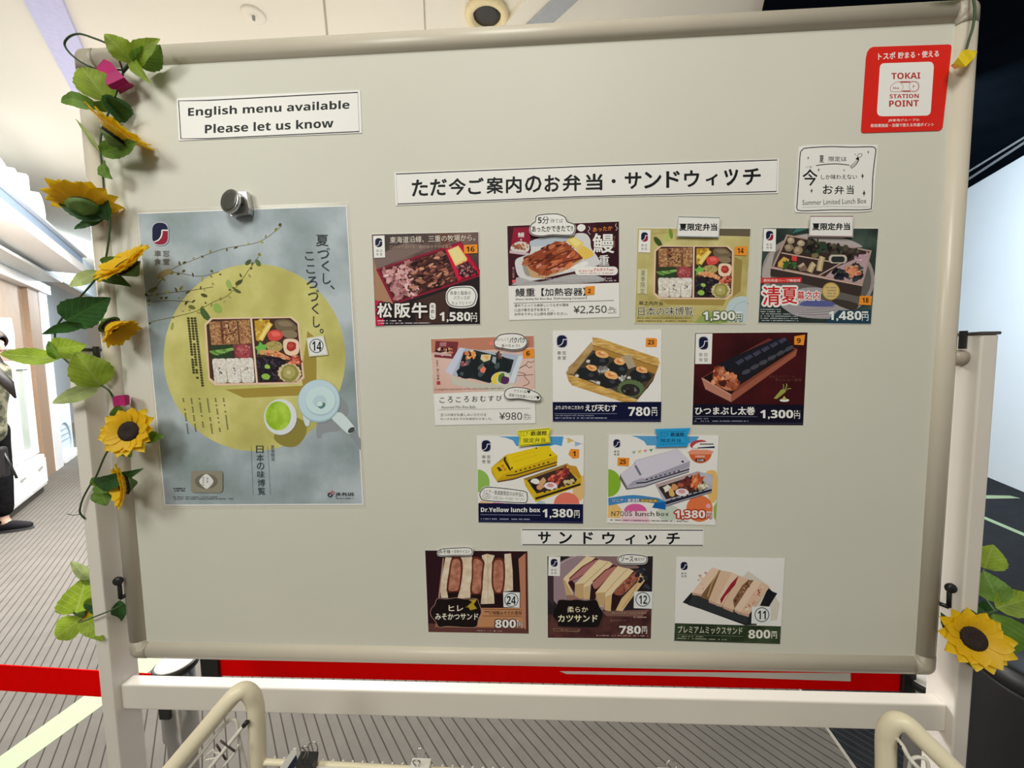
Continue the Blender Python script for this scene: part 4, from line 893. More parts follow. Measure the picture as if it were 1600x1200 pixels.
a.part('title_lettering'); a.poly([(112, 570), (212, 572), (205, 830), (104, 826)], (206, 196, 150)); a.V('夏季限定', 142, 580, 190, 830, (84, 78, 56), -2); a.T('幕之内弁当', 122, 902, 370, 942, (76, 68, 44), 0.01); a.T('日本の味博覧', 114, 962, 690, 1055, (50, 44, 34), 0.0, 0.004, (216, 206, 170), 0.06); a.T('Bento with a variety of traditional Japanese dishes.', 108, 1066, 672, 1090, (104, 92, 58)); a.tiny(108, 1104, 680, 9, (120, 108, 70))
price(a, '1,500', 792, 1012, 1120, 1112, WHITE, 0.0, (1130, 1045, 1195, 1110), 0.05, (96, 110, 70), 0.09)
a.sticker([(1122, 334), (1252, 332), (1242, 430), (1118, 424)], '14', (1150, 350, 1212, 406)); a.build(r)
# ---- card 18, clear summer makunouchi
a, r = card(1175, 335, 6.667, [(116, 138), (1320, 144), (1242, 1142), (62, 1132)], 'dark green summer lunch menu card priced 1,480 at right end of the top row', 14)
a.poly([(118, 142), (1316, 148), (1239, 1138), (66, 1128)], None, nz((34, 40, 34), (70, 84, 70), 24, (48, 58, 50)))
a.ell(690, 640, 590, 440, (150, 136, 124), 8, None, 40); a.ell(700, 640, 545, 395, (96, 90, 80), 8, None, 40); a.poly(a.smooth([(480, 240), (700, 200), (1000, 260), (1150, 340), (900, 320)], True, 4), (172, 160, 148)); a.poly(a.smooth([(120, 560), (250, 300), (200, 560), (190, 660), (110, 660)], True, 4), (170, 156, 142)); a.poly([(460, 150), (580, 150), (420, 200)], (60, 110, 96))
a.poly([(360, 208), (1248, 376), (1150, 740), (205, 555)], (172, 140, 122)); a.poly([(375, 226), (1225, 388), (1135, 720), (228, 545)], (56, 42, 36))
a.poly([(195, 558), (1150, 742), (1130, 860), (190, 640)], (58, 46, 40)); a.line([(195, 556), (1150, 742)], 12, (196, 164, 142))
a.line([(305, 400), (860, 500)], 12, (192, 158, 136)); a.line([(690, 640), (980, 480)], 12, (192, 158, 136)); a.poly([(860, 560), (1230, 395), (1138, 720), (760, 650)], (176, 146, 140))
for x, y, rx, ry, rot, c1 in ((405, 270, 42, 34, 0, (168, 146, 112)), (385, 345, 50, 42, 0, (140, 118, 88)), (510, 300, 40, 36, 0, (172, 150, 116)), (480, 375, 50, 46, 0, (150, 128, 96))): a.blob(x, y, rx, ry, c1, 0, 0.12); a.blob(x - 8, y - 6, rx * 0.5, ry * 0.5, tuple(v + 26 for v in c1), 0, 0.15)
a.scat([(580, 270), (1120, 370), (1000, 460), (560, 400)], 60, (18, 44), [(34, 32, 26), (56, 56, 44), (78, 70, 54), (46, 66, 44), (26, 22, 20)], (0.4, 0.8))
a.poly([(272, 500), (330, 440), (390, 470), (340, 560), (268, 545)], (206, 160, 74)); a.poly([(415, 425), (470, 440), (465, 490), (412, 480)], (204, 62, 56)); a.scat([(340, 500), (470, 500), (460, 560), (330, 560)], 20, (14, 26), [(70, 104, 48), (48, 80, 36), (98, 130, 64)]); a.poly([(470, 540), (540, 500), (590, 590), (500, 590)], (120, 96, 74)); a.poly([(480, 535), (535, 500), (550, 525), (500, 555)], (186, 160, 132))
for p in ([(600, 600), (625, 540), (650, 510)], [(700, 590), (715, 500), (735, 440)]): a.line(a.smooth(p, False), 62, (176, 150, 104)); a.line(a.smooth(p, False), 26, (200, 178, 132))
a.blob(660, 430, 34, 30, (120, 108, 70)); a.rr(800, 420, 990, 510, 40, (190, 176, 150)); a.rr(825, 438, 965, 500, 26, (40, 44, 42)); a.scat([(1050, 440), (1200, 400), (1200, 470), (1080, 480)], 26, (10, 26), [(170, 130, 136), (196, 160, 156)], (0.2, 0.4))
a.scat([(850, 590), (1010, 560), (1120, 500), (1170, 560), (1120, 680), (900, 660)], 60, (20, 46), [(36, 34, 40), (52, 52, 54), (24, 22, 26), (60, 70, 58)], (0.4, 0.8)); a.scat([(980, 560), (1090, 520), (1120, 620), (1030, 650)], 34, (14, 32), [(206, 130, 90), (222, 166, 106), (190, 104, 84)])
a.poly(a.smooth([(300, 900), (520, 770), (760, 780), (700, 880), (1000, 960), (900, 1080), (520, 1070), (330, 980)], True, 4), (156, 146, 140)); a.poly(a.smooth([(500, 930), (620, 890), (860, 920), (820, 960), (540, 955)], True, 3), (84, 88, 132)); a.poly(a.smooth([(860, 880), (1100, 930), (1050, 1000), (860, 930)], True, 3), (60, 52, 42)); a.poly([(900, 1000), (1240, 990), (1238, 1138), (760, 1132)], (34, 62, 74))
for i in range(8): a.line(a.smooth([(420 + i * 20, 1040 - i * 6), (620 + i * 30, 1060 - i * 14), (860, 1050 - i * 18)], False), 6, ((178, 168, 160), (124, 116, 112))[i % 2])
a.ell(822, 800, 92, 92, (176, 140, 66), 0, None, 32); a.ell(822, 800, 82, 82, (204, 172, 100), 0, None, 32)
for y in (755, 785, 815, 845): a.tiny(765, y, 880, 15, (156, 140, 100), 0, 0.15)
a.part('logo'); a.poly([(124, 148), (252, 152), (244, 388), (112, 384)], WHITE); a.logo(146, 172, 222, 272, True, (148, 302, 212, 358))
a.part('title_lettering'); a.poly([(94, 662), (520, 655), (516, 706), (90, 716)], (206, 52, 44)); a.T('愛知県産ハーブ鶏使用', 120, 674, 500, 702, (240, 210, 200), 0, 0.01)
a.T('清', 112, 750, 292, 945, (196, 32, 32), 0, 0.02, WHITE, 0.1); a.T('夏', 312, 760, 470, 930, (196, 32, 32), 0, 0.02, WHITE, 0.1); a.T('幕之内', 470, 800, 705, 890, (190, 34, 34), 0, 0.02, WHITE, 0.1)
for i in range(6): a.tiny(90, 985 + i * 23, 480 if i > 1 else 300, 9, (176, 180, 172), 0.01, 0.2)
price(a, '1,480', 800, 1008, 1140, 1112, (222, 222, 220), 0.0, (1146, 1040, 1212, 1108), 0.05)
a.sticker([(1122, 848), (1252, 850), (1240, 946), (1112, 940)], '18', (1150, 868, 1214, 920)); a.build(r)
# ---- card 6, mini rice balls
a, r = card(660, 510, 7.275, [(98, 146), (1262, 108), (1285, 1100), (146, 1124)], 'assorted mini rice balls menu card priced 980, first of the second row', 15)
a.poly([(98, 146), (1262, 108), (1278, 715), (126, 765)], None, nz((204, 160, 138), (222, 190, 168), 8)); a.poly([(98, 146), (1262, 108), (1266, 240), (104, 300)], (186, 120, 92)); a.ell(780, 190, 24, 22, (226, 120, 90))
a.poly([(150, 165), (410, 175), (380, 372), (135, 350)], (118, 48, 48)); a.poly([(200, 180), (275, 178), (270, 225), (196, 225)], (170, 110, 104)); a.scat([(160, 255), (340, 240), (340, 325), (150, 310)], 30, (10, 24), [(30, 24, 26), (52, 32, 32), (196, 130, 90), (226, 180, 150)]); a.poly([(135, 290), (330, 318), (330, 340), (140, 320)], (200, 160, 150))
a.poly([(420, 240), (500, 250), (330, 560), (262, 510)], (196, 196, 204)); a.poly([(480, 250), (1145, 330), (1060, 640), (340, 560)], (170, 174, 178)); a.poly([(1095, 330), (1148, 335), (1045, 640), (975, 655)], (206, 208, 214)); a.poly([(320, 560), (640, 650), (1050, 640), (1010, 740), (780, 735), (350, 660)], (196, 188, 164))
a.poly([(470, 290), (600, 270), (1040, 380), (1000, 520), (760, 645), (600, 600), (400, 570), (430, 420)], (40, 46, 44))
for x, y, rx, ry, rot in ((545, 400, 110, 120, 0.3), (700, 520, 130, 110, 0.2), (880, 440, 120, 100, 0.1), (480, 530, 90, 60, 0.2)): a.blob(x, y, rx, ry, (28, 34, 34), rot, 0.08, 14); a.blob(x - 30, y + 10, rx * 0.25, ry * 0.4, (70, 80, 78), 0.4, 0.2)
a.scat([(500, 270), (600, 280), (590, 350), (500, 370)], 16, (16, 30), [(222, 140, 74), (232, 196, 140), (206, 112, 62)]); a.poly([(670, 320), (780, 320), (770, 380), (700, 405), (660, 370)], (214, 196, 148)); a.poly([(690, 335), (760, 330), (740, 385)], (226, 162, 84)); a.poly([(650, 480), (690, 445), (725, 480), (705, 530), (665, 520)], (226, 122, 92)); a.poly([(625, 470), (690, 410), (700, 450), (640, 500)], (92, 98, 88)); a.scat([(440, 400), (520, 390), (510, 440), (445, 440)], 10, (14, 24), [(150, 84, 84), (190, 120, 110)]); a.scat([(820, 300), (900, 310), (940, 350), (860, 360)], 14, (14, 26), [(206, 196, 140), (110, 70, 62), (60, 40, 44)])
a.ell(890, 590, 110, 75, (206, 200, 180), -10); a.poly(a.smooth([(790, 640), (800, 570), (860, 520), (880, 540), (840, 600), (850, 655)], True, 3), (226, 196, 62)); a.blob(900, 590, 40, 60, (84, 120, 44), 0.3); a.blob(935, 605, 50, 48, (84, 40, 74), 0.2); a.poly([(800, 340), (840, 350), (830, 430), (790, 400)], (150, 156, 156))
for p in ([(1100, 480), (1180, 430), (1200, 400), (1240, 410), (1270, 390)], [(1090, 520), (1170, 540), (1160, 570), (1215, 640), (1140, 680)], [(1080, 560), (1160, 555), (1260, 548)], [(1110, 470), (1170, 440), (1215, 470), (1250, 450)]): a.line(a.smooth(p, False), 7, (130, 88, 72))
a.part('title_lettering'); a.V('お結び', 158, 378, 178, 460, (80, 50, 44), 1); a.V('駅八銘菓', 163, 480, 188, 610, (80, 50, 44), 1); a.rect(163, 622, 203, 662, (170, 60, 62))
a.T('A delightful assortment of five mini rice balls, each with a', 140, 705, 930, 735, (130, 84, 70), -0.02)
for i, ch in enumerate('ころころおむすび'): a.T(ch, 196 + i * 92, 800 + (12 if ch == 'こ' else 0) - i * 2, 252 + i * 92 + (8 if ch in 'おむすび' else 0), 868 - i * 3, BLK, 0, 0.008)
a.T('Assorted Mini Rice Balls', 215, 904, 605, 934, (90, 86, 78), -0.01); a.line([(182, 948), (1230, 930)], 4, (160, 152, 136)); a.T('五つの味がお楽しみいただける', 205, 988, 725, 1022, (96, 92, 82), -0.005); a.T('ちいさなおむすびを詰合わせました。', 205, 1038, 795, 1066, (96, 92, 82), -0.005)
price(a, '¥980', 875, 980, 1132, 1062, (50, 48, 44), -0.008, None, 0.004); a.T('税込', 1158, 990, 1210, 1010, (90, 86, 76)); a.line([(1148, 1018), (1232, 1014), (1232, 1052), (1148, 1056)], 4, (110, 106, 96), True); a.tiny(1160, 1030, 1220, 10, (110, 106, 96))
a.sticker([(1140, 262), (1268, 252), (1272, 358), (1142, 362)], '6', (1180, 280, 1220, 334)); a.build(r)
# ---- card 23, prawn tempura rice balls
a, r = card(855, 510, 7.5, [(64, 52), (1340, 40), (1332, 1122), (66, 1118)], 'prawn tempura rice ball menu card priced 780 with navy band, middle of second row', 16)
a.poly([(64, 886), (1338, 884), (1332, 1120), (66, 1116)], NAVY)
w1 = nz((176, 130, 58), (222, 182, 104), 60, (196, 152, 76), 0.35, 0.65, 4, (1, 1, 5, 20))
a.poly([(530, 128), (620, 140), (1300, 370), (1318, 430), (1300, 480), (530, 220)], None, w1); a.poly([(520, 210), (1300, 470), (1240, 640), (1060, 860), (900, 800), (230, 560), (250, 480)], (112, 84, 50)); a.poly([(530, 220), (1300, 480), (1270, 560), (540, 280)], (172, 124, 54)); a.poly([(520, 180), (545, 260), (310, 560), (215, 550), (260, 480)], None, nz((150, 116, 66), (196, 160, 104), 60))
a.poly([(310, 560), (540, 280), (1260, 560), (1200, 640), (1050, 850), (780, 780)], (70, 62, 48)); a.poly([(860, 350), (980, 330), (1040, 470), (900, 520)], (170, 150, 118)); a.poly([(300, 560), (460, 620), (640, 700), (820, 770), (560, 640)], (176, 160, 136))
for x, y, rx, ry in ((600, 390, 130, 75), (830, 490, 130, 85), (1080, 580, 130, 70), (470, 560, 135, 75), (720, 640, 135, 85)): a.blob(x, y, rx, ry, (34, 36, 34), 0.15, 0.1, 14); a.blob(x + 45, y + 8, 34, 24, (58, 62, 64), 0.2, 0.2); a.blob(x - 120, y + 20, 24, 20, (206, 196, 178), 0, 0.2)
for x, y, rx, ry in ((640, 325, 78, 42), (850, 412, 66, 44), (1110, 510, 68, 38), (522, 485, 66, 34), (752, 570, 78, 46)): a.blob(x, y, rx, ry, (230, 166, 98), 0.25, 0.1, 14); a.blob(x - 8, y - 4, rx * 0.5, ry * 0.45, (206, 118, 66), 0.25, 0.15); a.blob(x + 12, y - 14, rx * 0.4, ry * 0.3, (240, 196, 134), 0.25, 0.15)
a.scat([(600, 490), (710, 480), (720, 540), (600, 550)], 8, (20, 34), [(130, 126, 114), (190, 186, 172)]); a.scat([(840, 590), (930, 570), (930, 620), (850, 630)], 7, (18, 30), [(190, 188, 178), (150, 150, 138)])
g = [(980 + (150 + 14 * (i % 2)) * math.cos(i * math.pi / 18), 730 + (98 + 10 * (i % 2)) * math.sin(i * math.pi / 18)) for i in range(36)]
a.poly(g, (92, 108, 66)); a.ell(975, 745, 112, 72, (46, 42, 36), 8); a.scat([(890, 720), (1060, 720), (1040, 800), (920, 800)], 20, (14, 28), [(70, 56, 60), (40, 30, 34), (120, 120, 104)]); a.poly([(1110, 780), (1260, 600), (1180, 720), (1040, 850)], (44, 38, 34))
a.poly([(225, 556), (310, 580), (1060, 862), (1050, 884), (880, 884), (290, 690), (250, 640)], None, w1)
a.part('logo'); a.logo(116, 106, 230, 244, False, (118, 290, 222, 390), (170, 168, 170))
a.part('title_lettering'); a.T('ぷりぷりのこだわり', 90, 930, 425, 972, WHITE, 0, 0.02); a.T('えび天むす', 448, 918, 812, 995, WHITE, 0, 0.035); a.line([(84, 1023), (816, 1023)], 4, (150, 150, 160)); a.T('rice ball topped with shrimp tempura', 92, 1034, 548, 1056, (170, 170, 176)); a.tiny(92, 1068, 700, 12, (160, 160, 168)); a.line([(68, 1098), (1330, 1098)], 3, (90, 92, 120))
price(a, '780', 950, 945, 1205, 1048, WHITE, 0.0, (1226, 978, 1288, 1048), 0.05)
a.sticker([(1158, 136), (1260, 136), (1290, 150), (1282, 242), (1154, 238)], '23', (1182, 160, 1252, 212)); a.build(r)
# ---- card 9, eel roll
a, r = card(1070, 510, 7.5, [(122, 78), (1438, 70), (1386, 1156), (88, 1150)], 'dark red eel sushi roll menu card priced 1,300, right end of second row', 17, 6)
a.poly([(122, 78), (1438, 70), (1386, 1156), (88, 1150)], None, nz((44, 10, 14), (74, 20, 22), 14)); a.poly([(100, 912), (1396, 916), (1386, 1156), (88, 1150)], (16, 14, 30))
a.poly([(195, 605), (980, 140), (1322, 268), (1300, 340), (545, 885), (240, 730)], (122, 62, 44)); a.poly([(215, 600), (985, 160), (1290, 270), (640, 690), (540, 800)], (30, 16, 14)); a.poly([(195, 605), (545, 800), (545, 888), (240, 735)], (178, 118, 92)); a.poly([(545, 800), (1320, 270), (1300, 345), (548, 886)], (150, 84, 60)); a.line([(197, 606), (540, 800)], 10, (206, 156, 128)); a.poly([(380, 470), (980, 140), (1050, 160), (420, 500)], (104, 46, 36))
a.poly(a.smooth([(370, 480), (420, 430), (1000, 170), (1130, 140), (1230, 190), (1250, 260), (1180, 310), (660, 660), (600, 640), (500, 500)], True, 4), (26, 26, 32))
for i in range(6): x, y = 640 + i * 100, 420 - i * 50; a.poly([(x - 50, y), (x + 30, y - 44), (x + 60, y - 14), (x - 10, y + 34)], (62, 62, 76)); a.blob(x + 80, y + 110 - i * 4, 56, 26, (70, 68, 70), -0.5, 0.15)
face = a.smooth([(330, 560), (350, 490), (430, 470), (480, 520), (560, 560), (620, 620), (640, 680), (560, 755), (440, 730), (340, 660)], True, 4); a.poly(face, (160, 84, 50)); a.scat(face, 60, (16, 36), [(206, 112, 62), (140, 60, 36), (226, 146, 98), (110, 44, 28), (190, 120, 90)]); a.blob(450, 670, 44, 40, (70, 28, 22)); a.blob(520, 690, 34, 34, (150, 76, 56))
a.poly([(1040, 845), (1130, 740), (1170, 740), (1185, 765), (1080, 850)], (150, 150, 62)); a.line(a.smooth([(1150, 740), (1160, 700), (1150, 680)], False), 8, (150, 156, 66)); a.line(a.smooth([(1170, 745), (1195, 700), (1190, 670)], False), 8, (170, 176, 80)); a.line(a.smooth([(1180, 750), (1215, 730), (1245, 728)], False), 8, (150, 156, 66)); a.ell(1168, 866, 56, 18, WHITE); a.poly([(1130, 862), (1165, 815), (1200, 862)], (176, 176, 90))
a.part('logo'); a.poly([(130, 86), (324, 84), (312, 440), (120, 440)], WHITE); a.logo(168, 124, 270, 268, False, (164, 310, 270, 412), (150, 150, 154))
a.part('title_lettering'); a.T('ひつまぶし太巻', 122, 944, 820, 1035, WHITE, 0, 0.035); a.T('おもしろクリーム', 990, 572, 1290, 602, (104, 60, 50)); a.T('サンショー付き', 1056, 612, 1366, 642, (120, 76, 64)); a.line([(105, 1054), (852, 1058)], 4, (120, 120, 136)); a.tiny(112, 1074, 295, 14, (110, 110, 120)); a.tiny(112, 1104, 745, 12, (140, 140, 150)); a.line([(92, 1130), (1384, 1136)], 3, (90, 90, 110))
price(a, '1,300', 886, 980, 1268, 1088, WHITE, 0.0, (1282, 1015, 1350, 1082), 0.05)
a.sticker([(1284, 116), (1410, 96), (1394, 220), (1282, 214)], '9', (1314, 138, 1358, 196)); a.build(r)
# ---- cards 1 and 25, train shaped lunch boxes
def traincard(ox, quad, band, label, seed, body, side, dark, dy, gx):
    a, r = card(ox, 660, 7.275, quad, label, seed, 12)
    if band: a.poly(band, NAVY)
    return a, r
def lunchbox(a, pts, c_top, c_side, c_edge, c_in):
    pass
a, r = card(730, 660, 7.275, [(108, 152), (1328, 150), (1316, 1152), (126, 1138)], 'yellow train lunch box menu card priced 1,380 in the third row', 18)
Y1, Y2, Y3 = (224, 190, 22), (190, 150, 20), (134, 104, 26)
a.poly([(350, 160), (1095, 160), (1075, 270), (1000, 252), (940, 270), (560, 270), (520, 205), (440, 175)], (78, 148, 186)); a.poly([(1140, 170), (1215, 205), (1140, 238)], (206, 180, 90)); a.poly([(1225, 218), (1300, 245), (1225, 275)], (150, 170, 196)); a.line([(1080, 168), (1320, 250)], 4, (190, 150, 140))
a.poly([(120, 535)] + [(120 + 136 * math.sin(t), 690 - 155 * math.cos(t)) for t in [i * math.pi / 14 for i in range(1, 9)]] + [(256, 740), (122, 800)], (140, 176, 78)); a.poly(a.smooth([(1200, 740), (1320, 600), (1318, 860), (1230, 880)], True, 3), (220, 176, 110))
a.poly([(985, 925)] + [(1130 - 145 * math.cos(t), 925 - 130 * math.sin(t)) for t in [i * math.pi / 14 for i in range(1, 14)]] + [(1275, 928)], (220, 112, 88)); a.poly([(780, 925), (820, 890), (880, 900), (890, 926)], (170, 190, 184)); a.poly([(130, 918), (170, 880), (300, 900), (290, 920)], (222, 178, 130)); a.poly([(280, 920), (330, 895), (400, 905), (420, 922)], (196, 90, 130))
a.poly([(126, 918), (1318, 930), (1316, 1150), (128, 1136)], NAVY)
a.poly([(272, 515), (440, 370), (900, 265), (1025, 378), (1020, 490), (520, 650), (345, 682), (280, 580)], Y2); a.poly([(440, 368), (820, 275), (935, 265), (960, 320), (1022, 378), (520, 545), (500, 550)], Y1); a.poly([(272, 512), (415, 430), (490, 560), (400, 600), (340, 660)], (216, 176, 24)); a.poly([(520, 545), (1024, 378), (1022, 440), (520, 600), (350, 640), (420, 600)], (204, 164, 22)); a.poly([(345, 668), (520, 636), (1020, 478), (1020, 494), (520, 655), (345, 684)], (110, 70, 50)); a.line([(440, 606), (540, 596), (1020, 452)], 12, (52, 38, 26)); a.line([(520, 400), (640, 365), (660, 410), (540, 445)], 4, (196, 160, 20), True); a.line([(650, 360), (760, 332), (790, 372), (670, 405)], 4, (196, 160, 20), True)
a.line([(430, 395), (425, 430), (490, 540), (515, 510)], 24, (52, 36, 28)); a.poly([(335, 515), (365, 505), (400, 545), (365, 560)], (84, 60, 48)); a.poly([(385, 480), (410, 478), (420, 510), (395, 512)], (184, 120, 24)); a.poly([(410, 520), (440, 520), (445, 545), (420, 550)], (196, 120, 30)); a.ell(785, 292, 10, 8, BLK); a.ell(945, 372, 12, 10, BLK)
for i in range(8): x, y = 545 + i * 52, 562 - i * 15; a.poly([(x, y - 8), (x + 22, y - 14), (x + 22, y + 2), (x, y + 8)], (60, 44, 26))
a.poly([(640, 640), (1140, 465), (1300, 620), (1290, 720), (780, 905), (660, 720)], (206, 168, 30)); a.poly([(680, 655), (1120, 500), (1250, 650), (1230, 690), (790, 810)], (60, 40, 34)); a.poly([(640, 640), (1140, 465), (1130, 500), (670, 655)], (150, 116, 50)); a.poly([(770, 850), (1290, 690), (1290, 715), (780, 880)], (46, 34, 24)); a.poly([(780, 830), (1285, 660), (1288, 690), (775, 855)], (196, 158, 34)); a.poly([(1130, 480), (1240, 500), (1300, 620), (1270, 640), (1190, 570)], (190, 136, 40))
a.scat([(1000, 560), (1110, 510), (1180, 580), (1010, 720), (880, 650)], 44, (24, 50), [(196, 78, 60), (140, 52, 44), (222, 112, 82), (110, 44, 40)], (0.3, 0.6), (-1.2, -0.5)); a.blob(770, 672, 50, 32, (226, 220, 200), 0.1); a.blob(855, 675, 36, 44, (206, 158, 104), 0.6); a.blob(825, 735, 46, 34, (206, 150, 104)); a.poly([(720, 715), (780, 700), (800, 790), (760, 770)], (26, 24, 24)); a.ell(950, 722, 76, 42, (232, 214, 206), 5); a.ell(945, 715, 40, 22, (206, 140, 136), 5); a.scat([(1100, 680), (1220, 640), (1220, 680), (1110, 710)], 14, (14, 26), [(200, 170, 90), (226, 200, 150)])
for i in range(7): x, y = 870 + i * 55, 795 - i * 17; a.poly([(x, y - 8), (x + 24, y - 14), (x + 24, y), (x, y + 8)], (60, 44, 26))
a.part('logo'); a.logo(166, 204, 264, 330, False, (166, 372, 266, 464), (184, 180, 184))
a.part('title_lettering'); a.T('Dr.Yellow lunch box', 156, 966, 830, 1018, WHITE, 0.004, 0.035); a.line([(150, 1048), (834, 1056)], 5, (140, 140, 152)); a.tiny(155, 1090, 730, 13, (150, 150, 160), 0.01); a.line([(135, 1116), (1305, 1132)], 3, (90, 92, 120))
price(a, '1,380', 858, 985, 1200, 1092, WHITE, 0.0, (1216, 1025, 1278, 1084), 0.05)
a.sticker([(1176, 300), (1274, 308), (1270, 404), (1200, 412), (1150, 362)], '1', (1202, 328, 1230, 384), 0.045)
a.part('speech_bubble', None, 'white rounded note with handwriting'); ov = a.smooth([(140, 800), (180, 740), (280, 728), (640, 770), (692, 820), (690, 900), (640, 926), (400, 915), (190, 895), (142, 850)], True, 4); a.poly(ov, WHITE); k_ = a.cur
a.part('handwriting', k_, None, 2); a.line(a.smooth([(148, 800), (186, 750), (280, 738), (636, 780), (680, 826), (678, 894), (634, 914), (400, 902), (196, 885), (150, 846)], True, 4), 9, BLK, True); a.T('リニア・鉄道館限定のお弁当に', 178, 762, 645, 812, BLK, 0.075, 0.008); a.T('ごま豆ごはん・からあげ・ウインナー', 282, 836, 655, 872, (60, 60, 56), 0.06); a.line([(222 + 46 * math.cos(t * .4), 842 + 24 * math.sin(t * .4)) for t in range(16)], 4, BLK, True); a.T('人気', 200, 828, 246, 856, BLK)
a.build(r)
# white train
a, r = card(935, 660, 7.275, [(118, 140), (1368, 150), (1328, 1168), (96, 1142)], 'white bullet train lunch box menu card priced 1,380 beside the yellow train card', 19)
a.poly([(370, 152), (1145, 160), (1100, 230), (1000, 240), (660, 262), (550, 262), (520, 215), (440, 172)], (86, 150, 182)); 
for i, c in enumerate(((150, 170, 150), (206, 180, 90), (220, 140, 130), (96, 150, 90))): x = 378 + i * 65; a.poly([(x, 332 - i * 8), (x + 50, 322 - i * 8), (x + 28, 362 - i * 8)], c)
a.poly([(112, 530)] + [(112 + 142 * math.sin(t), 690 - 158 * math.cos(t)) for t in [i * math.pi / 14 for i in range(1, 14)]] + [(110, 850)], (132, 170, 44)); a.poly(a.smooth([(1200, 600), (1340, 560), (1345, 860), (1270, 900)], True, 3), (222, 176, 96)); a.ell(1150, 980, 150, 150, (220, 112, 62), 0, None, 32); a.ell(1250, 950, 28, 26, (228, 160, 150)); a.poly([(1310, 960), (1345, 900), (1334, 1120), (1310, 1080)], (140, 170, 70)); a.ell(800, 1030, 130, 90, (190, 198, 172), 0, None, 24)
a.poly([(112, 945), (210, 930), (262, 985), (250, 1090), (104, 1080)], (226, 180, 104)); a.poly([(265, 1130), (260, 1050), (560, 1050), (580, 1140)], (230, 180, 186)); a.ell(420, 1010, 130, 86, (212, 90, 140), 0, None, 28); a.rect(285, 1008, 560, 1100, (230, 196, 190))
a.poly([(245, 590), (400, 470), (420, 430), (900, 300), (1042, 440), (1030, 560), (520, 740), (320, 768)], (176, 168, 170)); a.poly([(415, 440), (900, 302), (1040, 440), (520, 640), (470, 615)], (206, 196, 196)); a.poly([(246, 588), (400, 470), (500, 625), (390, 670), (330, 720)], (204, 194, 194)); a.poly([(520, 640), (1040, 440), (1036, 500), (520, 690), (340, 730), (390, 670)], (160, 152, 158)); a.line([(430, 690), (540, 682), (1034, 532)], 14, (36, 36, 46)); a.line([(322, 758), (520, 728), (1030, 562)], 9, (60, 56, 62)); a.poly([(246, 590), (330, 745), (320, 768), (240, 640)], (104, 94, 84)); a.line([(420, 490), (480, 600)], 26, (110, 112, 124)); a.ell(958, 446, 15, 11, BLK, 20)
for i in range(8): x, y = 540 + i * 52, 652 - i * 14; a.poly([(x, y - 8), (x + 22, y - 14), (x + 22, y + 2), (x, y + 8)], (60, 56, 60))
a.poly([(645, 705), (1130, 555), (1300, 600), (1290, 790), (765, 965), (740, 900)], (172, 164, 166)); a.poly([(680, 735), (1130, 590), (1250, 740), (1200, 770), (770, 875)], (58, 46, 38)); a.poly([(645, 705), (1130, 555), (1130, 592), (670, 740)], (176, 150, 142)); a.poly([(765, 900), (1288, 755), (1290, 780), (765, 935)], (36, 36, 46)); a.poly([(1130, 560), (1250, 580), (1300, 640), (1290, 710), (1220, 690)], (180, 176, 176)); a.line([(765, 952), (1285, 796)], 8, (70, 66, 72))
a.scat([(960, 650), (1080, 610), (1060, 760), (960, 760)], 22, (24, 44), [(110, 48, 40), (84, 36, 32), (150, 72, 56)]); a.scat([(1080, 610), (1150, 590), (1200, 660), (1080, 770), (1050, 750)], 30, (20, 46), [(206, 106, 60), (226, 140, 84), (180, 80, 46)], (0.25, 0.5), (-1.4, -0.8)); a.blob(780, 750, 40, 44, (228, 216, 190), 0.6); a.blob(832, 800, 34, 54, (214, 166, 96), -0.4); a.blob(865, 738, 36, 34, (206, 140, 84)); a.blob(935, 715, 34, 28, (170, 84, 66)); a.ell(952, 795, 76, 44, (234, 214, 204), 5); a.ell(948, 786, 40, 24, (214, 146, 140), 5); a.scat([(1120, 740), (1220, 680), (1240, 730), (1140, 770)], 16, (14, 28), [(206, 196, 170), (196, 160, 110), (150, 160, 110)])
for i in range(7): x, y = 830 + i * 60, 880 - i * 18; a.ell(x, y, 13, 9, (70, 66, 66), -15)
a.part('train_badge'); a.poly([(1030, 350)] + [(1160 - 130 * math.cos(t), 340 + 125 * math.sin(t)) for t in [i * math.pi / 12 for i in range(1, 12)]] + [(1290, 350)], (206, 92, 44)); a.ell(1140, 250, 100, 50, (178, 60, 60), -8); a.poly(a.smooth([(1070, 280), (1120, 235), (1200, 222), (1325, 226), (1325, 292), (1200, 298), (1100, 296)], True, 3), WHITE); a.poly([(1130, 285), (1322, 270), (1322, 292), (1120, 296)], (40, 44, 70)); a.tiny(1155, 240, 1310, 15, (40, 44, 50), 0, 0.1); a.poly([(1010, 340), (1060, 310), (1240, 312), (1315, 330), (1280, 362), (1060, 366)], (222, 140, 104)); a.T('1個限定', 1098, 375, 1212, 400, WHITE, 0, 0.01); a.rr(1100, 412, 1212, 448, 17, (70, 28, 40)); a.T('全5種', 1118, 418, 1196, 442, WHITE, 0, 0.02)
a.part('banner_print'); a.poly(a.smooth([(112, 860), (400, 826), (690, 862)], False) + [(760, 900), (764, 990), (612, 970), (650, 920)] + a.smooth([(680, 925), (400, 900), (114, 946)], False), (64, 128, 172)); a.poly([(640, 915), (764, 900), (764, 992), (612, 968)], (22, 94, 150)); a.T('リニア・鉄道館', 160, 868, 462, 906, WHITE, -0.01, 0.02, (30, 70, 120), 0.07); a.poly([(476, 868), (670, 870), (668, 915), (474, 905)], (110, 96, 70)); a.T('限定販売', 486, 876, 662, 906, (236, 190, 80), 0.015, 0.02)
a.part('logo'); a.logo(172, 194, 246, 284, False, (176, 318, 238, 376), (176, 174, 180))
a.part('title_lettering')
x = 148
